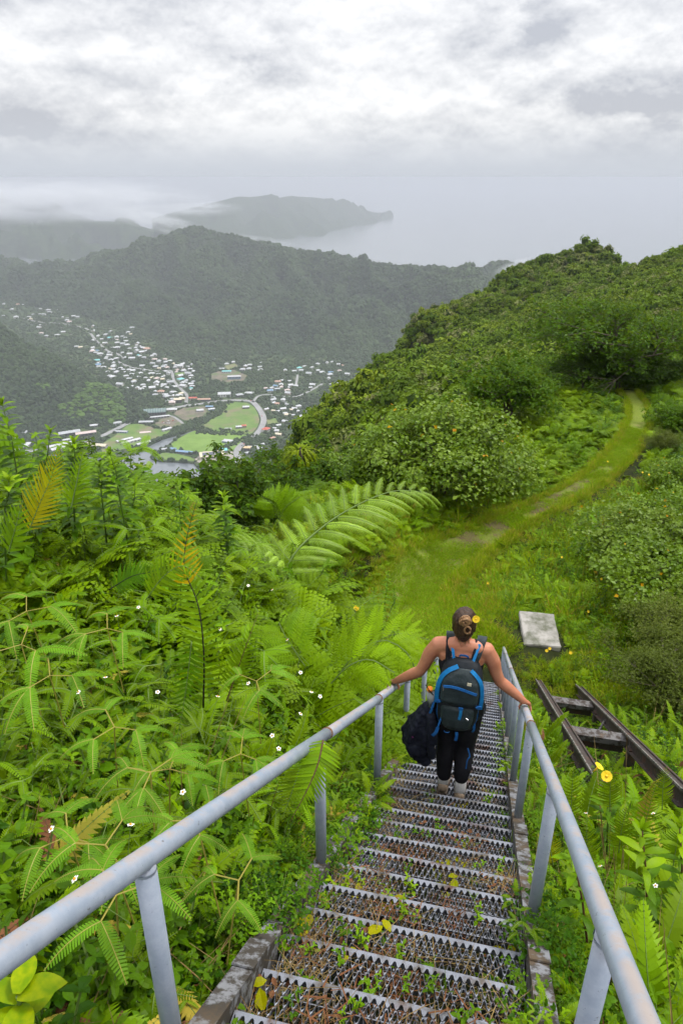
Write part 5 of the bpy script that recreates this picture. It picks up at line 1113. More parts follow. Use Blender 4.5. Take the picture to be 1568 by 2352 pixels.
T_OLIVE = grow(12, 2.4, 1.5, G_OLIVE, .075, 60, 6, .15, .04, 3, .6, .6)
T_BIG = grow(11, 5.8, 5.0, G_TREE, .27, 42, 11, .16, .20, 1, .5, .55, G_TREED, .45, .3, (8, 5), .22)
T_CONE = grow(13, 2.6, .75, G_TREED, .10, 40, 7, .25, .03, 1, .9, .6, None, 0, .3, (4, 4), .5)
plant_tree('hibiscus_shrub', T_HIB, 1010, 1130, 24.2, 'large hibiscus shrub with pale round leaves left of the path', 1.0, 'shrub')
plant_tree('hibiscus_shrub', T_HIB2, 880, 1120, 24.6, 'rounded hibiscus shrub at the left foot of the large one', .95, 'shrub')
plant_tree('hibiscus_shrub', T_HIB2, 1135, 1105, 26.5, 'low hibiscus shrub between the large one and the path', .85, 'shrub')
plant_tree('leafy_bush', T_BUSH, 1165, 945, 37, 'bright green bush behind the hibiscus, beside the vine-hung snag', 1.05, 'bush')
plant_tree('leafy_bush', T_LIME, 1005, 940, 36, 'yellow-green bush with upright twigs behind the hibiscus', 1.0, 'bush')
plant_tree('leafy_bush', T_LIME, 1045, 960, 33, 'small yellow-green bush peeping over the hibiscus', .7, 'bush')
plant_tree('dark_tree', T_DARK, 905, 1010, 34, 'dark rounded tree on the edge of the drop behind the hibiscus', 1.05)
plant_tree('dark_tree', T_DARK2, 820, 1060, 30, 'dark tree left of the hibiscus on the slope edge', 1.15)
plant_tree('dark_tree', T_DARK2, 735, 1090, 28, 'dark bushy tree above the giant fern', 1.0)
plant_tree('dark_tree', T_DARK, 655, 1085, 29, 'dark tree hung with strap leaves at the drop to the valley', .95)
plant_tree('dark_tree', T_DARK2, 590, 1120, 25, 'dark tree just right of the red roof', .9)
tz = at(430, 1085, 17)[2]
plant_tree('dark_tree', T_DARK, 455, 1090, 17, 'dark spreading treetop in front of the bay water', .85, z=tz - 2.75)
plant_tree('dark_tree', T_DARK2, 520, 1110, 19, 'small dark treetop right of the one before the bay', .8, z=at(520, 1110, 19)[2] - 1.9)
plant_tree('dark_tree', T_CONE, 212, 1110, 11.5, 'narrow dark treetop among the leafy stems before the bay', 1.0, z=at(212, 1100, 11.5)[2] - 1.9)
plant_tree('spreading_tree', T_BIG, 1392, 905, 45, 'big spreading tree with dark limbs where the path disappears', (1.0, 1.0, .95))
plant_tree('spreading_tree', T_BIG, 1560, 830, 55, 'broad tree at the right edge behind the big spreading tree', (.85, .85, .85), rz=2.0)
plant_tree('spreading_tree', T_BIG, 1270, 850, 60, 'broad tree left of the big spreading tree', (.7, .7, .75), rz=4.0)
plant_tree('leafy_bush', T_DARK, 1340, 900, 43.5, 'dark bush skirting the big spreading tree on its left', (.95, .95, .7), 'bush')
plant_tree('leafy_bush', T_DARK2, 1420, 895, 44.0, 'dark bush under the crown of the big spreading tree', (1.0, 1.0, .75), 'bush')
plant_tree('leafy_bush', T_DARK2, 1500, 890, 45.0, 'dark bush skirting the big spreading tree on its right', (1.1, 1.1, .85), 'bush')
for px, py, F, ms, sc, lb in ((1545, 1350, 14.6, T_HIB2, .85, 'grey-green hibiscus shrub at the right edge above the dark shrub'), (1490, 1265, 17.5, T_HIB2, .9, 'grey-green hibiscus shrub right of the path, nearest the bend'), (1560, 1190, 19.5, T_HIB, .62, 'tall grey-green hibiscus shrub at the right edge'),
        (1505, 1195, 20.3, T_HIB2, .6, 'small hibiscus shrub with yellow flowers right of the path'), (1555, 1090, 25.5, T_HIB, .42, 'grey-green hibiscus shrub farthest along the right of the path')):
    plant_tree('hibiscus_shrub', ms, px, py, F, lb, sc, 'shrub')
for px, py, F, ms, sc, lb in ((1560, 1510, 10.6, T_OLIVE, .72, 'dark olive fine-leaved shrub at the right edge beyond the old rails'), (1590, 1400, 12.2, T_OLIVE, .8, 'dark olive shrub cut by the right edge of the picture'), (1535, 970, 31, T_OLIVE, .55, 'olive shrub beside the far end of the path'), (1568, 930, 34, T_BUSH, .5, 'green bush at the right edge near the far path')):
    plant_tree('shrub', ms, px, py, F, lb, sc, 'shrub')
# vine-hung snag and strap-leaved climber
def strap_plant(name, px, py, F, H, Rr, n, ml, label, L=.7, w_=.05, seed=3, z=None):
    r = random.Random(seed); p = at(px, py, F); o = empty(name, (p[0], p[1], ground_z(p[0], p[1])[0] if z is None else z)); tag(o, label, 'climbing plant')
    mb = MB(); mb.tube([(0, 0, -.4), (.05, 0, H * .5), (0, .05, H)], [.12, .09, .04], 7); mb.build('trunk', BARK, o)
    mb = MB()
    for i in range(n):
        z_ = H * (r.random() ** .8); a = r.uniform(0, 6.28); q = Rr * (1.1 - .75 * z_ / H) * r.uniform(.3, .8); c = Vector((math.cos(a) * q, math.sin(a) * q, z_))
        blade(mb, c, Vector((math.cos(a), math.sin(a), r.uniform(.2, 1.0))), ZUP, L * r.uniform(.6, 1.2), w_, r.uniform(.6, 1.5), 0, 4, prof=lambda t: 1 - .5 * t)
    mb.build('crown', ml, o); return o
G_STRAP = leaf_mat('strap_leaf', (.13, .19, .02), (.20, .25, .03), (.16, .22, .025), .35, patch=1.5)
strap_plant('vine_snag', 1096, 925, 36.5, 3.7, .62, 900, G_STRAP, 'tall snag hung with yellow-green creeper behind the hibiscus', .5, .06)
strap_plant('strap_climber', 690, 1075, 28, 1.3, 1.2, 340, G_STRAP, 'yellow-green strap-leaved climber on the dark tree', .8, .07, 5, z=at(690, 1065, 28)[2] - .6)
strap_plant('strap_climber', 1120, 1000, 30, 1.6, .5, 160, G_STRAP, 'small strap-leaved climber behind the hibiscus', .5, .05, 6)

# ------------------------------------------------------------------ plants in the foreground that stand out
def single_leaf(ml, L, asp, droop, fold=.25, seg=5, prof=None):
    mb = MB(); blade(mb, Vector(), Vector((1, 0, .12)), ZUP, L, L * asp, droop, 0, seg, fold, prof); return mb.mesh('leaf', [ml], True)
LEAFS = {k: [single_leaf(m_, 1.0, a, d) for a, d in ((.30, .32), (.28, .45), (.33, .22))] for k, m_ in (('mid', G_MID), ('lime', G_LIME), ('yel', G_YEL))}
def leafy_stem(px0, py0, px1, py1, F, label, leaf=.19, n=11, kind='mid', stem=STEM_G, extra=.5, whorl=3, name='leafy_weed', tip=True, F1=None):
    a = Vector(at(px0, py0, F)); b = Vector(at(px1, py1, F1 or F)); d = (b - a); base_ = a - d.normalized() * extra * .6 - ZUP * extra * .5
    o = empty(name, base_); tag(o, label, 'plant'); mb = MB(); P = [base_ - base_, a - base_, a.lerp(b, .5) - base_ + Vector((.012, .01, 0)), b - base_]; mb.tube(P, [.007, .006, .0045, .0025], 6); mb.build('stem', stem, o, smooth=True)
    ang = rnd.uniform(0, 6.28); n = int(n * 1.9)
    for i in range(n):
        t = (i + .5) / n; c = P[0].lerp(P[1], .15 + .85 * t / .45) if t < .45 else P[1].lerp(P[3], (t - .45) / .55); ang += 1.9
        for w_ in range(whorl):
            q = ang + 6.283 * w_ / whorl + rnd.uniform(-.25, .25); s_ = leaf * (1.05 - .35 * t) * rnd.uniform(.85, 1.12) * (.8 if t > .9 else 1)
            link('leaf', rnd.choice(LEAFS[kind if (t < .75 or kind != 'mid') else 'lime']), o, c, (rnd.uniform(-.2, .2), -rnd.uniform(.0, .35) - .55 * max(0, t - .55), q), s_)
    if tip:
        for w_ in range(5): link('leaf', rnd.choice(LEAFS['lime']), o, P[3] - Vector((0, 0, .01)), (rnd.uniform(-.2, .2), -rnd.uniform(.8, 1.2), 6.283 * w_ / 5 + rnd.uniform(-.2, .2)), leaf * rnd.uniform(.35, .55))
    return o
leafy_stem(38, 1085, 4, 925, 4.6, 'tallest leafy stem at the left edge against the valley', .18, 12)
leafy_stem(92, 1105, 116, 990, 4.9, 'leafy stem with an orange tip against the far shore', .17, 9)
leafy_stem(166, 1100, 170, 1015, 5.1, 'leafy stem against the white warehouse roof', .18, 8, whorl=4)
leafy_stem(232, 1125, 228, 1070, 5.4, 'short leafy stem left of the one before the bay', .18, 5, whorl=4)
leafy_stem(272, 1130, 252, 1040, 5.4, 'leafy stem against the bay water', .18, 8)
leafy_stem(412, 1165, 405, 1110, 6.4, 'small leafy stem below the dark treetop', .17, 5)
leafy_stem(520, 1230, 514, 1140, 6.6, 'leafy stem standing right of the orange fern tip', .20, 7, whorl=4)
leafy_stem(10, 1170, 20, 1100, 4.2, 'leafy stem low at the left edge', .18, 6, whorl=4)
leafy_stem(300, 1180, 310, 1110, 5.8, 'leafy stem below the bay, right of the tallest frond', .17, 6, whorl=4)
leafy_stem(1350, 2185, 1313, 1955, 2.05, 'red-stemmed plant just right of the right handrail', .16, 7, whorl=2, extra=.4, stem=STEM_R)
leafy_stem(1486, 2112, 1474, 1905, 2.4, 'tall red-stemmed plant in the ferns at lower right', .18, 6, whorl=3, extra=.4, stem=STEM_R)
leafy_stem(1565, 2050, 1560, 1900, 2.6, 'leafy stem cut by the right edge at lower right', .18, 5, whorl=3, extra=.4, stem=STEM_R)
leafy_stem(1395, 1890, 1385, 1820, 3.3, 'leafy stem under the yellow flowers', .15, 5, whorl=3, extra=.5)
for px, py, F, lb in ((850, 1400, 8.3, 'leafy bush stem with small leaves behind the lime bracken'), (880, 1360, 8.8, 'leafy bush stem leaning to the path'), (815, 1420, 8.0, 'leafy bush stem left of the yellow flower'), (780, 1400, 8.4, 'leafy bush stem under the giant fern'), (905, 1400, 8.6, 'leafy bush stem at the path edge')):
    leafy_stem(px, py + 45, px + rnd.uniform(-15, 15), py - 45, F, lb, .13, 7, 'lime', STEM_G, .6, 4)

def part_frond(o, name, build, mats):
    mb = MB(); build(mb); return mb.build(name, mats, o)
def hero(name, label, px, py, F, cat='fern'):
    p = Vector(at(px, py, F)); o = empty(name, p); tag(o, label, cat); return o, p
def to_local(o, px, py, F): return Vector(at(px, py, F)) - Vector(o.location)
def pinna_mesh(ml, asp, droop, seg=5, prof=None, fold=.12, wav=0.0):
    mb = MB(); blade(mb, Vector(), Vector((1, 0, .05)), ZUP, 1.0, asp, droop, 0, seg, fold, prof or (lambda q: (1 - q * .8) if q > .1 else .85), wav=wav); return mb.mesh('pinna', [ml], True)
def once_fern(o, P, W, pairs, pm, stem, rad=.004, ang=72, start=.08, taper=.45, up=None, lift=.1, first=1.0, mats=None, minw=.08):
    """frond whose every leaflet is a piece of its own; P: polyline of the stalk in o's space"""
    P = [Vector(p) for p in lerp_poly([tuple(p) for p in cat_rom([tuple(q) for q in P], 8)], 25)]; mb = MB(); mb.tube(P, [rad * (1 - .75 * i / 24) for i in range(25)], 5); st = mb.build('stalk', stem, o, smooth=True)
    U = Vector(up) if up else ZUP
    for i in range(pairs):
        t = start + (1 - start) * (i + .4) / pairs; f = t * 24; k = min(23, int(f)); c = P[k].lerp(P[k + 1], f - k); tg = (P[k + 1] - P[k]).normalized(); sd = tg.cross(U); sd = (sd if sd.length > .05 else tg.orthogonal()).normalized(); nn = sd.cross(tg).normalized()
        s_ = max(minw, min(1, (t - start) / .18 + .45) * (1 - max(0, t - taper) / (1 - taper)) ** .8); a = math.radians(ang - 28 * t)
        for sg in (-1, 1):
            dd = (tg * math.cos(a) + sd * sg * math.sin(a) + nn * (lift + rnd.uniform(-.12, .12))).normalized(); yv = nn.cross(dd).normalized(); zv = dd.cross(yv)
            M = Matrix((dd, yv, zv)).transposed().to_4x4(); q = link('pinna', pm if not mats else (mats[1] if t > mats[0] else pm), o); q.matrix_local = Matrix.Translation(c) @ M @ Matrix.Scale(W * s_ * rnd.uniform(.9, 1.08), 4)
    return st
PM_LIME = pinna_mesh(G_LIME, .17, .25); PM_FERN = pinna_mesh(G_FERN, .17, .3); PM_YEL = pinna_mesh(G_YEL, .13, .1); PM_ORN = pinna_mesh(G_ORN, .15, .1, wav=.03); PM_LOBE = pinna_mesh(G_LIME, .20, .18, prof=lambda q: (1 - q) ** .55)
PM_DARKF = pinna_mesh(leaf_mat('fern_deep', (.055, .15, .014), (.085, .19, .02), (.07, .17, .016), .38, patch=.8), .19, .2)
def px_fern(name, label, pts, W, pairs, pm, stem, rad=.004, up=(0, -.75, .66), **kw):
    o, p = hero(name, label, *pts[0]); once_fern(o, [to_local(o, *q) for q in pts], W, pairs, pm, stem, rad, up=up, **kw); return o
# tall frond with the orange tip, its black stalk and the fronds round it
px_fern('tall_fern', 'tall fern frond with black stalk and orange tip left of centre', [(467, 1625, 3.35), (468, 1500, 3.4), (455, 1390, 3.5), (425, 1310, 3.6), (428, 1240, 3.7), (452, 1150, 3.8)], .155, 34, PM_LIME, STEM_B, .006, ang=78, start=.04, taper=.55, mats=(.60, PM_ORN))
px_fern('sword_fern_frond', 'broad bright sword fern frond hanging left of the black stalk', [(440, 1475, 3.1), (430, 1560, 3.05), (418, 1640, 3.0), (405, 1705, 2.95)], .115, 20, PM_DARKF, STEM_G, .004, taper=.3, start=.0)
px_fern('sword_fern_frond', 'sword fern frond leaning right of the black stalk', [(520, 1610, 3.3), (545, 1540, 3.35), (570, 1470, 3.4), (592, 1410, 3.5)], .125, 22, PM_LIME, STEM_R, .004)
px_fern('sword_fern_frond', 'yellow-green frond arching left from the orange-tipped fern', [(335, 1378, 3.5), (375, 1325, 3.5), (420, 1300, 3.5), (465, 1330, 3.45)], .14, 18, PM_LIME, STEM_G, .004)
px_fern('sword_fern_frond', 'dark drooping frond above the white daisies', [(250, 1355, 3.9), (300, 1325, 3.9), (340, 1315, 3.9), (375, 1305, 3.9)], .12, 18, PM_DARKF, STEM_B, .004)
px_fern('sword_fern_frond', 'yellow-green fern frond hanging over the left handrail', [(742, 1700, 2.30), (730, 1755, 2.22), (705, 1815, 2.15), (665, 1890, 2.08)], .105, 26, PM_LIME, STEM_R, .004, start=.0, taper=.35)
px_fern('sword_fern_frond', 'second fern frond under the left handrail', [(690, 1760, 2.3), (670, 1820, 2.24), (648, 1880, 2.18)], .09, 18, PM_FERN, STEM_G, .003, start=.0, taper=.35)
px_fern('lobed_frond', 'tall lime lobed fern frond standing before the bay', [(163, 1170, 4.3), (176, 1110, 4.35), (186, 1060, 4.4), (195, 1020, 4.45)], .135, 15, PM_LOBE, STEM_G, .007, ang=62, start=.02, taper=.25)
px_fern('lobed_frond', 'lime lobed fern frond low at the left edge', [(20, 1270, 3.6), (35, 1215, 3.6), (52, 1150, 3.65)], .17, 9, PM_LOBE, STEM_G, .006, ang=58, start=.02, taper=.3)
px_fern('yellow_frond', 'yellowed fern frond slanting up at the left', [(60, 1235, 3.8), (90, 1160, 3.85), (118, 1095, 3.9), (138, 1022, 3.95)], .17, 22, PM_YEL, STEM_G, .004, ang=60)
# upright fronds at lower right
for px, py, px1, py1, F, W, pm, lb in ((1312, 1905, 1318, 1755, 3.0, .10, PM_FERN, 'upright sword fern frond below the old rail'), (1400, 1865, 1408, 1745, 3.2, .10, PM_FERN, 'upright sword fern frond beside the yellow flower'), (1462, 1985, 1506, 1800, 2.8, .12, PM_LIME, 'large upright sword fern frond at lower right'), (1352, 2010, 1348, 1870, 2.5, .09, PM_FERN, 'sword fern frond behind the red-stemmed plant'),
        (1520, 1860, 1530, 1760, 3.3, .09, PM_FERN, 'sword fern frond below the end of the far old rail'), (1270, 1990, 1262, 1900, 2.5, .07, PM_YEL, 'yellowing fern frond beside the right stair post'), (1545, 1990, 1568, 1890, 2.8, .10, PM_LIME, 'sword fern frond at the right edge'), (1420, 1960, 1440, 1850, 2.9, .09, PM_FERN, 'sword fern frond between the flower and the large frond')):
    px_fern('sword_fern_frond', lb, [(px, py, F), ((px + px1) / 2 - 3, (py + py1) / 2, F * 1.01), (px1, py1, F * 1.02)], W, 20, pm, STEM_G, .0035, ang=78)
# giant fern: a long arching stalk, side branches in pairs, each a comb of leaflets
def side_branch(ml, seed, teeth=26):
    r = random.Random(seed); mb = MB(); P = curve_pts(Vector(), Vector((1, 0, .26)), 1.0, .58, 10); mb.tube(P, [.008 * (1 - .7 * i / 10) for i in range(11)], 4, 1)
    for i in range(teeth):
        t = .05 + .95 * (i + .4) / teeth; f = t * 10; k = min(9, int(f)); c = P[k].lerp(P[k + 1], f - k); tg = (P[k + 1] - P[k]).normalized(); sd = tg.cross(ZUP).normalized(); nn = sd.cross(tg); Lp = .25 * math.sin(math.pi * (t * .78 + .2)) ** .7 * r.uniform(.85, 1.1); a = math.radians(62 - 30 * t)
        for sg in (-1, 1): blade(mb, c, tg * math.cos(a) + sd * sg * math.sin(a) + nn * .1, nn, Lp, .021, .75, 0, 4, .15, prof=lambda q: (1 - q * .8) if q > .1 else .8)
    return mb.mesh('side_branch', [ml, STEM_G])
SB = [side_branch(G_SILVER, i) for i in range(3)]
def giant_frond(label, pts, Lb, n, up=(.0, -.25, .95), start=.12, stem=STEM_G, rad=.016, spread=74, peak=.5):
    o, p = hero('giant_fern', label, *pts[0]); P = [Vector(q) for q in lerp_poly(cat_rom([tuple(to_local(o, *q)) for q in pts], 8), 25)]; mb = MB(); mb.tube(P, [rad * (1 - .7 * i / 24) for i in range(25)], 7); mb.build('stalk', stem, o, smooth=True); U = Vector(up).normalized()
    for i in range(n):
        t = start + (1 - start) * (i + .5) / n; f = t * 24; k = min(23, int(f)); c = P[k].lerp(P[k + 1], f - k); tg = (P[k + 1] - P[k]).normalized(); sd = tg.cross(U).normalized(); nn = sd.cross(tg).normalized(); s_ = Lb * max(.3, 1 - abs(t - peak) * .95)
        for sg in (-1, 1):
            a = math.radians(spread - 38 * t); dd = (tg * math.cos(a) + sd * sg * math.sin(a) + nn * rnd.uniform(.02, .18)).normalized(); yv = nn.cross(dd).normalized(); zv = dd.cross(yv)
            q = link('side_branch', rnd.choice(SB), o); q.matrix_local = Matrix.Translation(c) @ Matrix((dd, yv, zv)).transposed().to_4x4() @ Matrix.Scale(s_ * rnd.uniform(.92, 1.08), 4)
    return o
giant_frond('giant silvery fern frond arching over the grass to the path', [(640, 1410, 7.3), (665, 1290, 7.5), (735, 1215, 7.9), (820, 1160, 8.3), (905, 1128, 8.6), (975, 1130, 8.8)], .70, 15, start=.14)
giant_frond('silvery fern frond drooping left from the giant fern', [(640, 1410, 7.3), (620, 1310, 7.2), (575, 1265, 7.1), (520, 1245, 7.0)], .46, 9, start=.25)
giant_frond('short silvery fern frond below the giant arching one', [(650, 1410, 7.2), (655, 1340, 7.1), (645, 1290, 7.0), (620, 1265, 6.9)], .40, 7, start=.3)
# lime bracken by the walker's elbow and other divided ferns
G_BRK = leaf_mat('bracken_lime', (.20, .33, .03), (.25, .38, .04), (.22, .36, .03), .4, patch=2.0)
for pts, W, lb in (([(770, 1560, 4.5), (820, 1500, 4.55), (880, 1470, 4.6), (935, 1500, 4.55), (955, 1545, 4.5)], .40, 'lime bracken frond reaching the left rail by the walker'), ([(800, 1560, 4.9), (860, 1480, 5.0), (920, 1455, 5.0), (985, 1470, 5.0)], .38, 'lime bracken frond behind the walker left elbow'), ([(760, 1570, 4.3), (800, 1530, 4.3), (850, 1515, 4.3), (905, 1545, 4.25)], .34, 'lime bracken frond nearest the left rail'),
        ([(640, 1200, 17.0), (655, 1165, 17.0), (690, 1140, 17.2)], .8, 'dull green fern tuft on the ridge, right frond'), ([(640, 1200, 17.0), (630, 1160, 17.0), (600, 1140, 17.2)], .8, 'dull green fern tuft on the ridge, left frond'), ([(700, 1530, 4.8), (660, 1470, 4.9), (640, 1430, 5.0)], .4, 'bracken frond under the giant fern')):
    o, p = hero('bracken_frond', lb, *pts[0]); P = [Vector(q) for q in lerp_poly(cat_rom([tuple(to_local(o, *q)) for q in pts], 6), 11)]; mb = MB(); mb.tube(P, [.005] * 11, 4); mb.build('stalk', STEM_G, o)
    cm = MB(); frond_once(cm, (0, 0, 0), (1, 0, .12), 1.0, .16, .3, 15, 0, 0, pw=.05, rad=.004); cm = cm.mesh('pinna', [G_BRK if 'lime' in lb else G_FERN2])
    for i in range(13):
        t = .12 + .88 * (i + .4) / 13; f = t * 10; k = min(9, int(f)); c = P[k].lerp(P[k + 1], f - k); tg = (P[k + 1] - P[k]).normalized(); sd = tg.cross(Vector((0, -.35, .93))).normalized(); nn = sd.cross(tg).normalized(); s_ = W * max(.15, math.sin(math.pi * (t * .72 + .28)) ** .8)
        for sg in (-1, 1):
            a = math.radians(68 - 25 * t); dd = (tg * math.cos(a) + sd * sg * math.sin(a) + nn * .05).normalized(); yv = nn.cross(dd).normalized(); q = link('pinna', cm, o); q.matrix_local = Matrix.Translation(c) @ Matrix((dd, yv, dd.cross(yv))).transposed().to_4x4() @ Matrix.Scale(s_ * rnd.uniform(.92, 1.08), 4)
# forked ferns standing clear of the undergrowth at lower left
FKM = {}
def forked(px, py, F, sc, label, seed):
    o, p = hero('forked_fern', label, px, py, F); r = random.Random(seed)
    mb = MB(); stem = curve_pts(Vector((0, 0, -.45)), Vector((r.uniform(-.15, .15), r.uniform(-.2, .1), 1)), .5, .1, 5); mb.tube(stem, .003, 5); mb.build('stalk', STEM_Y, o)
    if 'c' not in FKM:
        c_ = MB(); comb(c_, (0, 0, 0), (1, 0, .15), 1.0, .30, .55, 20, 0, ZUP, random.Random(1), 1, .008); FKM['c'] = c_.mesh('leaflet', [G_FORK, STEM_Y])
    top = stem[-1]; a0 = r.uniform(0, 6.28)
    for j in range(3):
        a = a0 + 2.09 * j + r.uniform(-.3, .3); c2 = top + Vector((math.cos(a), math.sin(a), .15)) * .13 * sc; mb = MB(); mb.tube([top, c2], .0025, 4); mb.build('fork', STEM_Y, o)
        for e in (-.8, .8) + ((0.0,) if r.random() < .3 else ()):
            link('leaflet', FKM['c'], o, c2, (0, r.uniform(-.15, .25), a + e), .21 * sc * r.uniform(.8, 1.15))
STEM_Y = mat('stem_yellow', (.30, .26, .05), .5)[0]; G_FORK = leaf_mat('fork_fern', (.12, .25, .035), (.17, .31, .05), (.14, .28, .04), .35, patch=2.0)
for i, (px, py, F, sc, lb) in enumerate(((170, 1885, 1.75, 1.0, 'forked fern with yellow stalks left of the handrail, upper'), (275, 1925, 1.6, 1.0, 'forked fern with yellow stalks just above the handrail'), (230, 1985, 1.45, 1.0, 'forked fern with long combs beside the white daisy'), (330, 1790, 2.0, 1.0, 'forked fern with drooping combs above the handrail'), (365, 1730, 2.25, 1.0, 'forked fern in the middle of the left bank'),
        (485, 1905, 1.75, .9, 'forked fern under the handrail by the first post'), (500, 2010, 1.6, .9, 'low forked fern hanging beside the stair edge'), (90, 1400, 3.4, 1.2, 'forked fern on the left bank below the lobed frond'), (120, 1530, 2.9, 1.1, 'forked fern with pale combs at the far left'), (60, 1490, 3.0, 1.2, 'large forked fern at the left edge'), (260, 1440, 3.3, 1.1, 'forked fern left of the dark drooping frond'), (590, 1560, 3.1, .9, 'forked fern right of the sword ferns'), (240, 1640, 2.5, 1.0, 'forked fern above the middle of the bank'), (560, 1710, 2.5, .8, 'forked fern near the second rail post'))):
    forked(px, py, F, sc * (.68 if F < 2.4 else .85), lb, 50 + i)
# broad yellow-green leaves at the lower left corner
o, p = hero('broad_leaf_plant', 'large yellow-green leaves in the lower left corner', 40, 2290, 1.05, 'plant')
BL = single_leaf(leaf_mat('corner_leaf', (.20, .27, .015), (.26, .31, .02), (.13, .22, .012), .25, patch=30.0), 1.0, .55, .35, .18, 8)
mb = MB(); mb.tube([(0, 0, -.4), (0, 0, 0)], .005, 5); mb.build('stem', STEM_G, o)
for a, s_, z_ in ((.3, .12, 0), (1.5, .10, .01), (-1.2, .13, -.03), (2.6, .10, -.02), (-2.3, .11, -.05), (.9, .09, -.08)): link('leaf', BL, o, (0, 0, z_), (0, -.25, a), s_)
# ------------------------------------------------------------------ flowers
def daisy():
    mb = MB()
    for i in range(5):
        a = 6.283 * i / 5; blade(mb, Vector(), Vector((math.cos(a), math.sin(a), .15)), ZUP, .014, .010, .1, 0, 3, prof=lambda t: .6 + .4 * math.sin(3.14 * t), tipw=.5)
    bm = bmesh.new(); bmesh.ops.create_icosphere(bm, subdivisions=1, radius=.0055); mb.add([v.co + Vector((0, 0, .002)) for v in bm.verts], [tuple(v.index for v in f.verts) for f in bm.faces], 1); bm.free(); return mb
dz_p = MB(); dd_ = daisy(); pet = MB(); k_ = [i for i, m_ in enumerate(dd_.M) if m_ == 0]
DZ_P = mesh_from('petals', dd_.V, [dd_.F[i] for i in range(len(dd_.F)) if dd_.M[i] == 0], [PETAL_W]); DZ_H = mesh_from('heart', dd_.V, [dd_.F[i] for i in range(len(dd_.F)) if dd_.M[i] == 1], [HEART]); mb = MB(); mb.tube([(0, 0, -.25), (.01, 0, -.1), (0, 0, 0)], .0015, 4); DZ_S = mb.mesh('stalk', [STEM_G])
dpx = [(172, 2020, 1.28), (118, 1905, 1.55), (300, 1895, 1.6), (420, 1820, 1.85), (555, 1815, 1.9), (500, 1600, 2.75), (180, 1590, 2.7), (242, 1556, 2.85), (318, 1395, 3.5), (268, 1415, 3.4), (362, 1590, 2.75), (570, 1570, 2.9), (625, 1690, 2.6), (640, 1720, 2.5), (690, 1640, 2.8), (570, 1345, 4.2), (625, 1355, 4.3), (505, 1445, 3.6), (690, 1545, 3.2), (735, 1600, 3.0), (660, 1470, 3.7), (715, 1590, 3.1), (1378, 1990, 2.6), (1505, 2035, 2.3), (1345, 1868, 3.2), (1500, 1870, 3.0), (290, 1990, 1.5), (90, 2110, 1.2)]
for i, (px, py, F) in enumerate(dpx):
    p = at(px, py, F); o = empty('daisy', p); o.rotation_euler = (rnd.uniform(-.7, -.1) if False else rnd.uniform(.1, .7), rnd.uniform(-.4, .4), rnd.uniform(0, 6)); o.scale = (.85,) * 3
    tag(o, 'small white daisy with an orange heart among the green plants', 'flower', 'white daisies on the banks'); link('petals', DZ_P, o); link('heart', DZ_H, o); link('stalk', DZ_S, o)
mb = MB()
for i in range(5):
    a = 6.283 * i / 5; blade(mb, Vector((0, 0, .0)), Vector((math.cos(a), math.sin(a), .55)), ZUP, .045, .042, .25, 0, 5, .15, prof=lambda t: .25 + .75 * math.sin(min(1.0, t * 1.1) * 1.7), tipw=.55)
YF = mb.mesh('petals', [PETAL_Y], True); mb = MB(); mb.tube([(0, 0, -.06), (0, 0, .012)], [.004, .011], 8); YT = mb.mesh('throat', [PETAL_YP], True); mb = MB(); mb.tube([(0, 0, -.4), (.01, 0, -.05)], .003, 4); YS = mb.mesh('stalk', [STEM_G])
def yellow_flower(px, py, F, sc, label, group=None, tilt=(.9, 0)):
    o = empty('yellow_flower', at(px, py, F)); o.scale = (sc,) * 3; o.rotation_euler = (tilt[0], tilt[1], rnd.uniform(-.5, .5)); tag(o, label, 'flower', group); link('petals', YF, o); link('throat', YT, o)
    link('stalk', YS, o); return o
yellow_flower(818, 1397, 7.6, .95, 'large yellow flower left of the path')
yellow_flower(1392, 1783, 3.1, .85, 'open yellow flower right of the handrail below the old rails'); yellow_flower(1374, 1762, 3.15, .75, 'orange-yellow flower just above the open yellow flower', tilt=(.2, .5))
for px, py, F in ((1640 - 150, 1090, 24), (1430, 1290, 17), (1520, 1240, 17.5), (1380, 1330, 16), (1444, 1180, 20), (1350, 1405, 14.5), (1255, 1495, 12.5), (1262, 1490, 12.6), (1310, 1500, 12), (1120, 1340, 17), (1290, 1280, 18), (1545, 1130, 21), (1395, 1060, 26), (1475, 1085, 24.5), (1098, 1052, 24), (1065, 1055, 24), (940, 1090, 23.3)):
    yellow_flower(px, py, F, .85, 'small yellow flower far off among the shrubs by the path', 'far yellow flowers')
# ------------------------------------------------------------------ the walker
UW = 4.185; KT = 14
VW = -.125
pz = TREADS[KT][1][2] + .004
PB = UD * UW + VD * VW; PB[2] = pz
person = empty('person', PB, -AZ); tag(person, 'woman in black seen from behind descending the stair, hands on both rails', 'person')
PS = .985
def soft(name, mb, mats, parent, voxel=.008, smooth=6, sub=0):
    o = mb.build(name, mats, parent, smooth=True); md = o.modifiers.new('skin', 'REMESH'); md.mode = 'VOXEL'; md.voxel_size = voxel; md.use_smooth_shade = True
    if smooth: s_ = o.modifiers.new('even', 'SMOOTH'); s_.iterations = smooth; s_.factor = .5
    return o
def ell(mb, c, r, seg=14, rings=9, rot=None, m=0):
    V = []; F = []
    for i in range(rings + 1):
        a = math.pi * i / rings
        for j in range(seg):
            b = 2 * math.pi * j / seg; v = Vector((r[0] * math.sin(a) * math.cos(b), r[1] * math.sin(a) * math.sin(b), r[2] * math.cos(a)))
            if rot is not None: v = rot @ v
            V.append(v + Vector(c))
    for i in range(rings):
        for j in range(seg): F.append((i * seg + j, i * seg + (j + 1) % seg, (i + 1) * seg + (j + 1) % seg, (i + 1) * seg + j))
    mb.add(V, F, m)
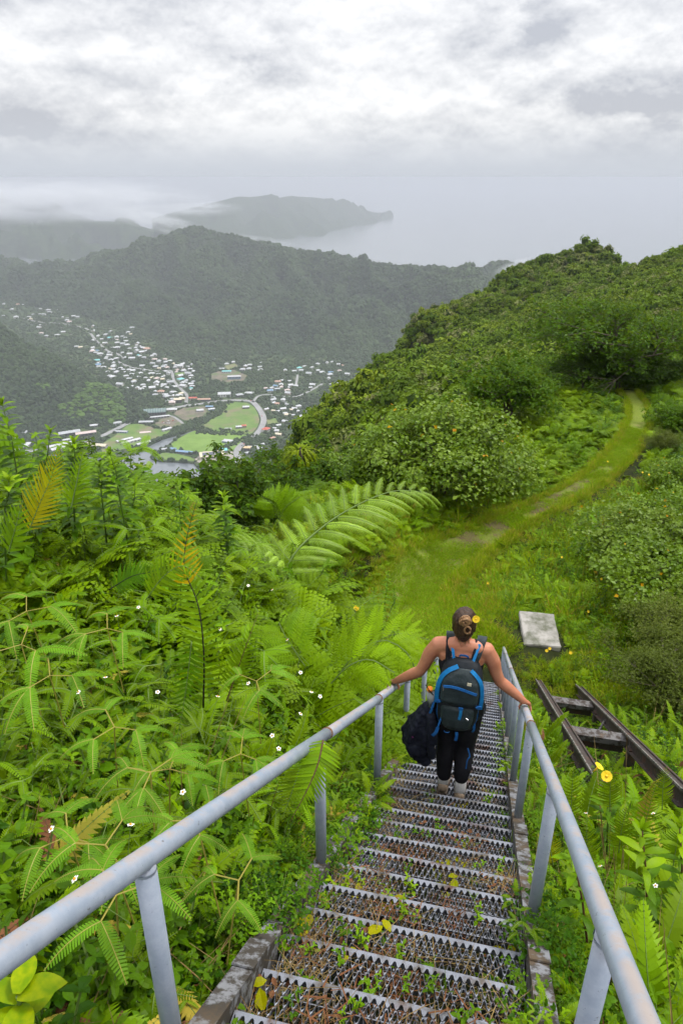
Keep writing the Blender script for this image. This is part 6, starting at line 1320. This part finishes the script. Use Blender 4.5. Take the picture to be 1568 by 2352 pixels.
def limb(mb, P, rad, n=12, sub=5, flat=1.0):
    Q_ = cat_rom([tuple(p) for p in P], sub); t = np.linspace(0, 1, len(Q_)); rr2 = np.interp(t, np.linspace(0, 1, len(rad)), rad); mb.tube([tuple(q) for q in Q_], list(rr2), n, cap=True, flat=flat)
    ell(mb, P[0], (rad[0],) * 3); ell(mb, P[-1], (rad[-1],) * 3)
def loft_rings(mb, rings, n=20, m=0, cap=True):     # rings: (cx, cy, z, rx, ry[, power])
    V = []; F = []
    for rg in rings:
        cx, cy, z, rx, ry = rg[:5]; pw = rg[5] if len(rg) > 5 else 1.0
        for j in range(n):
            a = 2 * math.pi * j / n; c, s_ = math.cos(a), math.sin(a); V.append((cx + rx * math.copysign(abs(c) ** pw, c), cy + ry * math.copysign(abs(s_) ** pw, s_), z))
    k = len(rings); F = [(i * n + j, i * n + (j + 1) % n, (i + 1) * n + (j + 1) % n, (i + 1) * n + j) for i in range(k - 1) for j in range(n)]
    if cap: F += [tuple(range(n))[::-1], tuple((k - 1) * n + j for j in range(n))]
    mb.add(V, F, m)
def lw(p): p = np.asarray(p) - PB; return Vector((float(p @ VD), float(p @ UD), float(p[2])))      # world -> walker's frame
m, t, b = mat('skin', None, .5, .35); v = objvec(t); f = noise_n(t, v, 9, 4, .6)
Lk(t, mix_n(t, ramp_n(t, f, [(.35, 0.0), (.65, 1.0)]), (.43, .165, .092), (.52, .225, .135)), b.inputs['Base Color']); b.inputs['Subsurface Weight'].default_value = .12; b.inputs['Subsurface Radius'].default_value = (.02, .008, .004); M_SKIN = m
def cloth(name, c1, c2, sc=14, rough=.85, bd=.006, s2=4.0):
    m, t, b = mat(name, None, rough, .2); v = objvec(t); f = noise_n(t, v, sc, 4, .6, .6); f2 = noise_n(t, v, 220, 2, .5); f3 = noise_n(t, v, s2, 3, .5, 1.2)
    Lk(t, mix_n(t, ramp_n(t, f, [(.35, 0.0), (.65, 1.0)]), c1, c2), b.inputs['Base Color']); bump(t, b, math_n(t, 'ADD', math_n(t, 'MULTIPLY', f3, 1.0), math_n(t, 'ADD', math_n(t, 'MULTIPLY', f, .5), math_n(t, 'MULTIPLY', f2, .06))), bd); return m
M_BLACK = cloth('black_cotton', (.010, .010, .013), (.018, .018, .022)); M_PANTS = cloth('black_leggings', (.007, .007, .010), (.014, .014, .018), 9, .8, .01)
M_HAIR, t, b = mat('brown_hair', None, .45, .4); v = objvec(t); mp = N(t, 'ShaderNodeMapping'); mp.inputs['Scale'].default_value = (60, 60, 9); Lk(t, v, mp.inputs[0]); f = noise_n(t, mp.outputs[0], 1.6, 4, .6, 1.0)
Lk(t, mix_n(t, ramp_n(t, f, [(.38, 0.0), (.66, 1.0)]), (.016, .008, .005), (.075, .035, .016)), b.inputs['Base Color']); bump(t, b, f, .006)
M_HAIR2, t, b = mat('sun_bleached_hair', None, .4, .4); v = objvec(t); mp = N(t, 'ShaderNodeMapping'); mp.inputs['Scale'].default_value = (70, 70, 14); Lk(t, v, mp.inputs[0]); f = noise_n(t, mp.outputs[0], 1.6, 4, .6, 1.0)
Lk(t, mix_n(t, ramp_n(t, f, [(.35, 0.0), (.62, 1.0)]), (.12, .055, .025), (.42, .24, .11)), b.inputs['Base Color']); bump(t, b, f, .006)
S_ = PS
hip, chest = .91 * S_, 1.20 * S_
shR, shL = Vector((.165, .015, 1.335 * S_)), Vector((-.165, .015, 1.33 * S_))
uR, uL = 4.25, 4.31
CR, CL = lw(railR(uR)), lw(railL(uL))
def arm(mb, sh, C, side, elb):
    t_ax = Vector((0, 1, -SLOPE)).normalized(); out = Vector((side, 0, 0)); up = out.cross(t_ax) * side; up = up if up.z > 0 else -up; g = PR + .014
    wrist = C + up * (PR + .034) - t_ax * .050 - out * .022
    limb(mb, [sh, sh.lerp(elb, .35) + out * .012, sh.lerp(elb, .7), elb], [.055, .052, .045, .040]); limb(mb, [elb, elb.lerp(wrist, .3), elb.lerp(wrist, .7), wrist], [.041, .042, .034, .026])
    # back of the hand over the rail, four fingers round its outer side, thumb on the inner side
    kn = []
    for k in range(4):
        off = t_ax * ((k - 1.3) * .0195 + .012); a0 = .42; base_ = C + off + (up * math.cos(a0) + out * math.sin(a0)) * (g + .008); kn.append(base_)
        ln = (2.15, 2.45, 2.35, 1.9)[3 - k]; P = [wrist.lerp(base_, .55) + up * .004] + [C + off + (up * math.cos(a) + out * math.sin(a)) * (g - .001 * i) for i, a in enumerate(np.linspace(a0, a0 + ln, 7))]
        mb.tube(P, [.0115, .0105, .0095, .009, .0085, .008, .0075, .006], 8); ell(mb, P[-1], (.0065,) * 3, 8, 6)
    pc = (wrist + sum(kn, Vector()) / 4) / 2; z_ = (sum(kn, Vector()) / 4 - wrist).normalized(); x_ = t_ax - z_ * t_ax.dot(z_); x_.normalize(); y_ = z_.cross(x_); ell(mb, pc, (.037, .0175, .050), 12, 8, Matrix((x_, y_, z_)).transposed())
    tb_ = wrist.lerp(pc, .35) - x_ * -.022; P = [tb_, C + t_ax * .045 + (up * .85 - out * .5) * (g + .004), C + t_ax * .055 + (up * .15 - out * 1.0) * g, C + t_ax * .050 + (-up * .45 - out * .85) * g]
    mb.tube([tuple(q) for q in cat_rom([tuple(p) for p in P], 4)], [.014, .013, .0125, .012, .0115, .011, .011, .0105, .010, .0095, .009, .008, .007], 8)
mb = MB()
ell(mb, (0, .012, 1.545 * S_), (.072, .088, .105)); ell(mb, (0, .045, 1.485 * S_), (.052, .052, .055)); ell(mb, (0, .103, 1.525 * S_), (.012, .018, .018)); ell(mb, (0, .096, 1.487 * S_), (.024, .012, .010))
for s_ in (-1, 1): ell(mb, (s_ * .074, .008, 1.53 * S_), (.010, .020, .030)); ell(mb, (s_ * .030, .085, 1.50 * S_), (.022, .02, .02))
limb(mb, [(0, -.012, 1.34 * S_), (0, -.004, 1.41 * S_), (0, .012, 1.49 * S_)], [.062, .053, .052])
limb(mb, [tuple(shL), (-.08, -.008, 1.362 * S_), (0, -.015, 1.37 * S_), (.08, -.008, 1.362 * S_), tuple(shR)], [.056, .056, .055, .056, .056])
loft_rings(mb, [(0, .0, .86 * S_, .165, .115), (0, -.005, .93 * S_, .165, .115), (0, .005, 1.03 * S_, .128, .092), (0, .008, 1.10 * S_, .130, .092), (0, .008, 1.20 * S_, .150, .100), (0, .0, 1.29 * S_, .165, .088), (0, -.005, 1.355 * S_, .13, .062)])
eR = Vector((.275, .035, 1.075 * S_)); eL = Vector((-.285, .03, 1.065 * S_))
arm(mb, shR, CR, 1, eR); arm(mb, shL, CL, -1, eL)
fR, fL = Vector((.075, -.045, .0)), Vector((-.055, .015, .0))
for f_, s_ in ((fR, 1), (fL, -1)): limb(mb, [(s_ * .088, 0, .88 * S_), (f_.x * .95 + s_ * .01, f_.y * .3 + .03, .47 * S_), (f_.x, f_.y - .012, .30 * S_), (f_.x, f_.y - .03, .07)], [.092, .058, .052, .036])
body = soft('body', mb, [M_SKIN], person, .0075, 5)
M_EYE = mat('eye_white', (.7, .7, .68), .2)[0]; M_IRIS = mat('iris_brown', (.05, .025, .012), .2)[0]; M_LIP = mat('lip', (.42, .12, .10), .5)[0]
for s_ in (-1, 1):
    mb = MB(); ell(mb, (s_ * .030, .090, 1.548 * S_), (.011, .008, .008), 10, 8); mb.build('eye', M_EYE, person, smooth=True); mb = MB(); ell(mb, (s_ * .030, .0965, 1.548 * S_), (.005, .003, .005), 8, 6); mb.build('iris', M_IRIS, person, smooth=True)
mb = MB(); ell(mb, (0, .106, 1.487 * S_), (.020, .005, .006), 10, 6); mb.build('mouth', M_LIP, person, smooth=True)
# trousers, top, socks, shoes
mb = MB(); loft_rings(mb, [(0, .0, .83 * S_, .172, .124), (0, -.012, .90 * S_, .182, .136), (0, -.012, .96 * S_, .166, .122), (0, .0, 1.02 * S_, .142, .104), (0, .004, 1.05 * S_, .138, .100)])
for s_ in (-1, 1): ell(mb, (s_ * .075, -.055, .89 * S_), (.088, .078, .095))
for f_, s_, low in ((fR, 1, .225), (fL, -1, .165)): limb(mb, [(s_ * .090, 0, .87 * S_), (s_ * .085 + f_.x * .1, .012, .70 * S_), (f_.x * .97 + s_ * .012, f_.y * .3 + .03, .47 * S_), (f_.x + s_ * .004, f_.y - .014, .30 * S_), (f_.x, f_.y - .03, low)], [.102, .092, .072, .066, .056])
soft('trousers', mb, [M_PANTS], person, .009, 4)
mb = MB(); loft_rings(mb, [(0, .002, 1.00 * S_, .146, .108), (0, .008, 1.10 * S_, .140, .101), (0, .008, 1.20 * S_, .158, .108), (0, .004, 1.265 * S_, .150, .100), (0, -.004, 1.30 * S_, .105, .086), (0, -.004, 1.315 * S_, .085, .078)])
for s_ in (-1, 1): limb(mb, [(s_ * .085, -.075, 1.28 * S_), (s_ * .092, -.055, 1.36 * S_), (s_ * .095, .0, 1.405 * S_), (s_ * .09, .06, 1.35 * S_), (s_ * .08, .085, 1.26 * S_)], [.024, .024, .022, .024, .026], flat=.5)
soft('tank_top', mb, [M_BLACK], person, .008, 3)
M_SOCK = cloth('grey_sock', (.48, .47, .47), (.58, .57, .56), 60, .9, .002); M_SHOE = cloth('tan_shoe', (.26, .19, .13), (.34, .26, .19), 18, .8, .004); M_SOLE = mat('shoe_sole', (.09, .07, .055), .8)[0]
for f_, s_ in ((fR, 1), (fL, -1)):
    a_ = s_ * -.10; rz = Matrix.Rotation(a_, 4, 'Z'); mb = MB(); mb.tube([(f_.x, f_.y - .03, .05), (f_.x, f_.y - .03, .10), (f_.x, f_.y - .03, .245)], [.040, .041, .047], 14); mb.build('sock', M_SOCK, person, smooth=True)
    mb = MB(); rg = [(-.055, .030, .070), (-.035, .036, .078), (.0, .038, .075), (.05, .040, .060), (.10, .044, .048), (.15, .042, .040), (.185, .030, .032)]; V = []; F = []; n = 12
    for y_, w_, h_ in rg:
        for j in range(n): q = 2 * math.pi * j / n; V.append((f_.x + w_ * math.cos(q), f_.y - .03 + y_, .018 + h_ * (.5 + .5 * math.sin(q))))
    F = [(i * n + j, i * n + (j + 1) % n, (i + 1) * n + (j + 1) % n, (i + 1) * n + j) for i in range(len(rg) - 1) for j in range(n)] + [tuple(range(n))[::-1], tuple((len(rg) - 1) * n + j for j in range(n))]
    mb.add(V, F); sh_ = mb.build('shoe', M_SHOE, person, smooth=True)
    mb = MB(); mb.add([(f_.x + w_ * 1.06 * s2, f_.y - .03 + y_ * 1.03, z_) for y_, w_, h_ in rg for s2 in (-1, 1) for z_ in (.0, .022)], [(4 * i, 4 * i + 2, 4 * i + 6, 4 * i + 4) for i in range(6)] + [(4 * i + 1, 4 * i + 5, 4 * i + 7, 4 * i + 3) for i in range(6)] + [(4 * i, 4 * i + 4, 4 * i + 5, 4 * i + 1) for i in range(6)] + [(4 * i + 2, 4 * i + 3, 4 * i + 7, 4 * i + 6) for i in range(6)] + [(0, 1, 3, 2), (24, 26, 27, 25)]); mb.build('sole', M_SOLE, sh_)
# hair: cap, loose bun of curled locks, wisps on the neck
hz_ = 1.0
mb = MB(); ell(mb, (0, -.006, 1.562 * S_), (.084, .092, .104), 18, 12); ell(mb, (0, -.045, 1.515 * S_), (.068, .058, .075)); ell(mb, (0, -.035, 1.462 * S_), (.046, .040, .045))
cap_ = soft('hair', mb, [M_HAIR], person, .008, 3); tx_ = bpy.data.textures.new('hair_strands', 'CLOUDS'); tx_.noise_scale = .018; dm = cap_.modifiers.new('strands', 'DISPLACE'); dm.texture = tx_; dm.strength = .012; dm.mid_level = .5
r = random.Random(4); mb = MB(); bc = Vector((.008, -.088, 1.615 * S_))
for i in range(16):
    ax = Vector((r.gauss(0, .5), 1, r.gauss(0, .5))).normalized(); e1 = ax.orthogonal().normalized(); e1 = Matrix.Rotation(r.uniform(0, 6.28), 3, ax) @ e1; e2 = ax.cross(e1); R0 = r.uniform(.016, .040); a0 = r.uniform(0, 6.28)
    P = [bc + ax * (.012 * math.sin(a * 1.3)) + (e1 * math.cos(a0 + a) + e2 * math.sin(a0 + a)) * R0 * (1 - .06 * a) for a in np.linspace(0, r.uniform(3.5, 6), 12)]; mb.tube(P, [.004] + [.0085] * 9 + [.006, .002], 6, 0)
P = [bc + Vector((.02 + .02 * math.cos(a), -.015, -.055 + .028 * math.sin(a))) for a in np.linspace(0, 6, 12)]; mb.tube(P, .0065, 6, 0)
mb.build('hair_bun', M_HAIR2, person, smooth=True)
mb = MB()
for i in range(34):
    a = r.uniform(-1.5, 1.5); p = Vector((math.sin(a) * .075, -.088 * math.cos(a) + .0, (1.60 - r.uniform(0, .06)) * S_)); q = Vector((math.sin(a) * .055, -.075 * math.cos(a) - .005, (1.52 - r.uniform(0, .05)) * S_)); e = q.lerp(Vector((.01, -.06, 1.47 * S_)), .7) + vr(r, .012)
    mb.tube([p, p.lerp(q, .6) + Vector((math.sin(a) * .012, -.012, 0)), q + Vector((0, -.006, 0)), e], [.003, .006, .006, .002], 5)
mb.build('hair_lock', M_HAIR, person, smooth=True)
mb = MB()
for i in range(16):
    a = r.uniform(-.9, .9); p = Vector((math.sin(a) * .05, -.062 * math.cos(a), 1.475 * S_)); L = r.uniform(.04, .11); mb.tube([p, p + Vector((r.uniform(-.012, .012), -.008, -L * .5)), p + Vector((r.uniform(-.03, .03), -.002 - r.random() * .01, -L))], [.0022, .0018, .0006], 4)
mb.build('hair_wisp', M_HAIR2, person, smooth=True)
def world_of(l): return PB + VD * l[0] + UD * l[1] + np.array([0, 0, l[2]])
fo = empty('hair_flower', world_of((.075, -.070, 1.635 * S_))); tag(fo, 'bright yellow flower tucked into the walker hair', 'flower'); fo.rotation_euler = (1.15, .55, -AZ); fo.scale = (.68,) * 3; link('petals', YF, fo); link('throat', YT, fo)

# ------------------------------------------------------------------ backpack
M_PACK = cloth('pack_nylon', (.020, .030, .033), (.035, .048, .052), 7, .42, .012, 9.0); M_PACKD = cloth('pack_dark', (.010, .013, .017), (.018, .022, .027), 8, .6, .008)
M_BLUE = cloth('pack_blue', (.010, .16, .42), (.015, .22, .52), 30, .5, .002); M_BLUED = cloth('webbing_blue', (.010, .085, .28), (.015, .12, .36), 40, .6, .002); M_TAGM = mat('sewn_label', (.62, .57, .42), .7)[0]; M_BUCK = mat('buckle', (.012, .012, .014), .4)[0]; M_STEELB = mat('bright_metal', (.6, .6, .62), .25, .5, .9)[0]
pk = empty('backpack', world_of((.005, -.12, .772 * S_)), -AZ); tag(pk, 'dark green-black backpack with bright blue trim on the walker back', 'backpack'); kb = Vector((.005, -.12, .80 * S_)); pk.rotation_euler = (R(-3), R(1.5), -AZ)
def K(x, y, z): return Vector((x, y, z)) - Vector((0, 0, 0))
# local: x across, y toward the walker, z up from the pack's foot
mb = MB(); loft_rings(mb, [(0, 0, -.02, .085, .060, .7), (0, -.012, .02, .125, .085, .6), (0, -.018, .10, .142, .100, .55), (0, -.015, .22, .150, .098, .55), (0, -.008, .34, .150, .092, .55), (0, .0, .44, .138, .082, .6), (0, .010, .50, .112, .066, .7), (0, .018, .535, .070, .045, .8)], 28)
soft('pack_body', mb, [M_PACKD], pk, .008, 4)
mb = MB(); loft_rings(mb, [(0, -.075, .225, .120, .040, .6), (0, -.083, .26, .128, .050, .6), (0, -.083, .33, .130, .048, .6), (0, -.072, .41, .122, .042, .6), (0, -.056, .465, .100, .034, .7), (0, -.040, .495, .070, .024, .8)], 24)
fp = soft('upper_pocket', mb, [M_PACK], pk, .007, 3)
mb = MB(); loft_rings(mb, [(.0, -.060, .00, .070, .030, .7), (0, -.082, .05, .100, .044, .6), (0, -.094, .12, .112, .044, .6), (0, -.090, .19, .116, .036, .6), (0, -.080, .222, .112, .028, .6)], 24)
soft('lower_pocket', mb, [M_PACK], pk, .007, 3)
def strip(name, P, w_, th, mt, parent, nrm=Vector((0, -1, 0))):
    P = [Vector(q) for q in cat_rom([tuple(p) for p in P], 6)]; mb = MB(); V = []; F = []
    for i, p in enumerate(P):
        tg = (P[min(i + 1, len(P) - 1)] - P[max(i - 1, 0)]).normalized(); sd = tg.cross(nrm(p) if callable(nrm) else nrm).normalized(); nn = sd.cross(tg)
        V += [p - sd * w_ / 2 - nn * th / 2, p + sd * w_ / 2 - nn * th / 2, p + sd * w_ / 2 + nn * th / 2, p - sd * w_ / 2 + nn * th / 2]
        if i: a, q = 4 * (i - 1), 4 * i; F += [(a + j, a + (j + 1) % 4, q + (j + 1) % 4, q + j) for j in range(4)]
    F += [(0, 1, 2, 3), (len(V) - 4, len(V) - 3, len(V) - 2, len(V) - 1)]; mb.add(V, F); return mb.build(name, mt, parent)
# broad blue arch over the top and down both sides
strip('blue_trim', [(-.148, -.072, .20), (-.150, -.078, .32), (-.132, -.082, .415), (-.090, -.078, .475), (-.030, -.066, .512)], .030, .010, M_BLUE, pk, Vector((-.25, -.85, .45)))
strip('blue_trim', [(.150, -.072, .20), (.151, -.078, .32), (.134, -.082, .412), (.098, -.078, .465), (.060, -.068, .495)], .026, .010, M_BLUE, pk, Vector((.25, -.85, .45)))
strip('zipper', [(-.112, -.137, .382), (-.05, -.139, .390), (.02, -.139, .380), (.075, -.138, .366), (.115, -.134, .355)], .017, .006, M_BLUED, pk, Vector((0, -1, .25)))
mb = MB(); mb.box((.058, -.130, .425), (.028, .003, .022)); mb.build('label', M_TAGM, pk)
strip('zip_pull', [(-.112, -.142, .382), (-.108, -.146, .365), (-.110, -.143, .352)], .006, .003, M_STEELB, pk)
strip('flap_strap', [(.022, -.134, .232), (.024, -.142, .20), (.022, -.141, .16), (.018, -.138, .135)], .020, .005, M_BLUE, pk)
mb = MB(); mb.box((.022, -.142, .228), (.030, .010, .018)); mb.build('buckle', M_BLUED, pk)
mb = MB(); mb.tube([(.062, -.134, .150), (.080, -.136, .142)], .006, 8); mb.build('cord_lock', M_STEELB, pk)
for s_ in (-1, 1):
    strip('side_strap', [(s_ * .12, -.11, .235), (s_ * .150, -.08, .225), (s_ * .158, -.03, .222)], .014, .004, M_BLUED, pk, Vector((0, 0, 1))); mb = MB(); mb.box((s_ * .140, -.095, .228), (.03, .012, .022)); mb.build('buckle', M_BLUED, pk)
    strip('side_webbing', [(s_ * .135, -.075, .20), (s_ * .135, -.075, .12), (s_ * .115, -.075, .05), (s_ * .105, -.06, .01)], .012, .004, M_BLUED, pk)
    strip('shoulder_strap', [(s_ * .060, .020, .49), (s_ * .085, .040, .565), (s_ * .102, .085, .630), (s_ * .108, .135, .642), (s_ * .110, .190, .60), (s_ * .105, .225, .50), (s_ * .105, .225, .35), (s_ * .13, .16, .20), (s_ * .145, .05, .12)], .062, .016, M_PACK, pk, lambda p: Vector((0, p.y - .115, max(p.z - .50, -.02) + .02)))
    strip('load_strap', [(s_ * .060, -.012, .505), (s_ * .078, .018, .575), (s_ * .095, .058, .632)], .019, .006, M_BLUE, pk, Vector((0, -.7, .7)))
strip('haul_loop', [(-.030, .02, .525), (-.022, .01, .552), (.022, .01, .552), (.030, .02, .525)], .012, .005, M_BLUED, pk, Vector((0, -1, 0)))
for P, w_ in (([(-.095, -.10, .14), (-.108, -.11, .08), (-.120, -.115, .02)], .012), ([(-.120, -.115, .02), (-.128, -.118, -.02), (-.150, -.112, -.06)], .022), ([(.012, -.10, .0), (.016, -.105, -.03), (.012, -.10, -.075)], .020), ([(.125, -.07, .09), (.128, -.075, .03), (.118, -.06, -.01)], .014), ([(-.165, -.06, .20), (-.175, -.07, .14), (-.185, -.065, .09)], .016)): strip('loose_strap', P, w_, .004, M_BLUED, pk)
mb = MB(); mb.tube([tuple(p) for p in [(-.055 + .018 * math.cos(a), -.105, -.005 + .012 * math.sin(a)) for a in np.linspace(3.14, 6.28, 9)]], .0035, 6); mb.build('tool_loop', M_BLUED, pk)
strip('hip_belt', [(-.12, .02, .04), (-.165, .10, .05), (-.15, .21, .06), (0, .255, .06), (.15, .21, .06), (.165, .10, .05), (.12, .02, .04)], .06, .014, M_PACKD, pk, Vector((0, 0, 1)).cross(Vector((1, 0, 0))))
strip('tie_strap', [(.105, .02, -.22), (.125, .0, -.27), (.112, -.01, -.30), (.11, -.01, -.38)], .009, .004, M_BLUED, pk)
# bottle with an orange cap in the left side pocket
M_BOT = mat('clear_plastic', (.45, .47, .48), .15, .5)[0]; M_ORC = mat('orange_cap', (.85, .25, .02), .4)[0]
bo = empty('water_bottle', world_of((-.180, -.155, 1.00 * S_)), -AZ); tag(bo, 'clear water bottle with an orange cap in the backpack side pocket', 'bottle'); bo.rotation_euler = (R(18), R(-6), -AZ)
mb = MB(); loft_rings(mb, [(0, 0, -.10, .030, .030), (0, 0, .0, .031, .031), (0, 0, .045, .030, .030), (0, 0, .065, .018, .018), (0, 0, .075, .016, .016)], 16); mb.build('bottle_body', M_BOT, bo, smooth=True)
mb = MB(); loft_rings(mb, [(0, 0, .074, .020, .020), (0, 0, .098, .021, .021), (0, 0, .102, .017, .017)], 16); mb.build('cap', M_ORC, bo, smooth=True)
mb = MB(); mb.tube([(.022, -.02, .05), (.0, -.03, .12), (-.02, -.01, .15), (-.015, .02, .12)], .004, 6); mb.build('carry_loop', M_BUCK, bo)
# dark jacket slung from the left of the pack
M_JACK = cloth('navy_jacket', (.008, .010, .020), (.016, .019, .032), 6, .7, .02, 7.0)
jk = empty('jacket', world_of((-.20, -.10, .80 * S_)), -AZ); tag(jk, 'dark navy jacket hanging from the left side of the backpack', 'jacket')
mb = MB(); loft_rings(mb, [(.05, .02, .14, .040, .035), (.02, .01, .06, .066, .050), (-.02, .0, -.04, .086, .060), (-.055, -.005, -.15, .096, .062), (-.070, -.01, -.26, .096, .060), (-.050, -.01, -.35, .086, .054), (-.015, -.01, -.43, .062, .040), (-.005, -.01, -.475, .035, .022)], 22)
for i in range(7): a = r.uniform(0, 6.28); limb(mb, [(.0 + .06 * math.cos(a), .045 * math.sin(a), .02), (-.06 + .10 * math.cos(a), .065 * math.sin(a), -.15), (-.07 + .105 * math.cos(a), .065 * math.sin(a), -.30), (-.05 + .06 * math.cos(a), .04 * math.sin(a), -.42)], [.018, .026, .024, .015], 8)
jo = soft('jacket_cloth', mb, [M_JACK], jk, .010, 3); tj = bpy.data.textures.new('cloth_folds', 'CLOUDS'); tj.noise_scale = .075; dj = jo.modifiers.new('folds', 'DISPLACE'); dj.texture = tj; dj.strength = .045; dj.mid_level = .55
mb = MB(); limb(mb, [(.03, -.05, .02), (.045, -.06, -.12), (.05, -.055, -.26), (.055, -.05, -.34)], [.040, .045, .040, .032], 10); soft('sleeve', mb, [M_JACK], jk, .010, 4)
strip('zip_pull', [(-.10, -.076, -.17), (-.085, -.078, -.172)], .006, .003, mat('pink_tab', (.35, .06, .25), .6)[0], jk)
mb = MB(); mb.add([(.055, -.09, -.22), (.080, -.09, -.235), (.078, -.088, -.205)], [(0, 1, 2)]); mb.build('reflective_tab', M_STEELB, jk)
# ------------------------------------------------------------------ low cloud caught on the mountains
def mist(px, py, F, rx, ry, rz_, dens, label, scale=3.0, thr=(.42, .62), rot=0.0):
    p = at(px, py, F); bm = bmesh.new(); bmesh.ops.create_icosphere(bm, subdivisions=3, radius=1.0)
    me = bpy.data.meshes.new('mist'); bm.to_mesh(me); bm.free()
    m = bpy.data.materials.new('mist'); m.use_nodes = True; t = m.node_tree; t.nodes.clear()
    ov_ = objvec(t); ln = N(t, 'ShaderNodeVectorMath', operation='LENGTH'); Lk(t, ov_, ln.inputs[0])
    fall = N(t, 'ShaderNodeMapRange', interpolation_type='SMOOTHSTEP', inp={1: 0.98, 2: 0.25, 3: 0.0, 4: 1.0}); Lk(t, ln.outputs['Value'], fall.inputs[0])
    mp = N(t, 'ShaderNodeMapping'); mp.inputs['Scale'].default_value = (1.0, 1.0, .7); mp.inputs['Location'].default_value = (px * .01, py * .01, F * .001); Lk(t, ov_, mp.inputs[0])
    f = noise_n(t, mp.outputs[0], scale, 5, .6, .6)
    d = math_n(t, 'MULTIPLY', math_n(t, 'MULTIPLY', ramp_n(t, f, [(thr[0], 0.0), (thr[1], 1.0)]), fall.outputs[0]), dens)
    v = N(t, 'ShaderNodeVolumePrincipled', inp={'Anisotropy': 0.0}); v.inputs['Color'].default_value = (.84, .86, .90, 1); Lk(t, d, v.inputs['Density'])
    out = N(t, 'ShaderNodeOutputMaterial'); Lk(t, v.outputs[0], out.inputs['Volume']); me.materials.append(m)
    o = link('mist', me, None, p, (0, rot, 0), (rx, ry, rz_)); tag(o, label, None, None, 'stuff'); return o
mist(110, 462, 4300, 1050, 330, 140, .013, 'bank of low cloud hiding the far left summits', 3.2, (.42, .64))
mist(350, 503, 3700, 300, 160, 60, .012, 'cloud wisp streaming off the pointed summit', 3.0, (.42, .62), R(14))
mist(600, 552, 3450, 220, 110, 26, .006, 'thin cloud wisp behind the crest right of the summit', 3.0, (.45, .65), R(8))
mist(1182, 612, 2600, 90, 70, 24, .022, 'cloud wisp on the small peak at the right', 3.0, (.38, .6), R(-20))
mist(455, 478, 6300, 420, 260, 75, .006, 'cloud drifting over the root of the far headland', 3.0, (.40, .62))
# ------------------------------------------------------------------ the air
def haze_box(name, lo, hi, dens, col, aniso=0.0):
    mb = MB(); mb.box(((lo[0] + hi[0]) / 2, (lo[1] + hi[1]) / 2, (lo[2] + hi[2]) / 2), (hi[0] - lo[0], hi[1] - lo[1], hi[2] - lo[2]))
    m = bpy.data.materials.new(name); m.use_nodes = True; t = m.node_tree; t.nodes.clear()
    v = N(t, 'ShaderNodeVolumePrincipled', inp={'Density': dens, 'Anisotropy': aniso}); v.inputs['Color'].default_value = (*col, 1)
    out = N(t, 'ShaderNodeOutputMaterial'); Lk(t, v.outputs[0], out.inputs['Volume'])
    o = mb.build(name, m); tag(o, 'pale grey haze in the air over valley and sea', None, None, 'stuff'); return o
haze_box("haze", (-95000, -400, -6), (95000, 125000, EYE + 6), 0.000135, (0.598, 0.625, 0.688), 0.0)
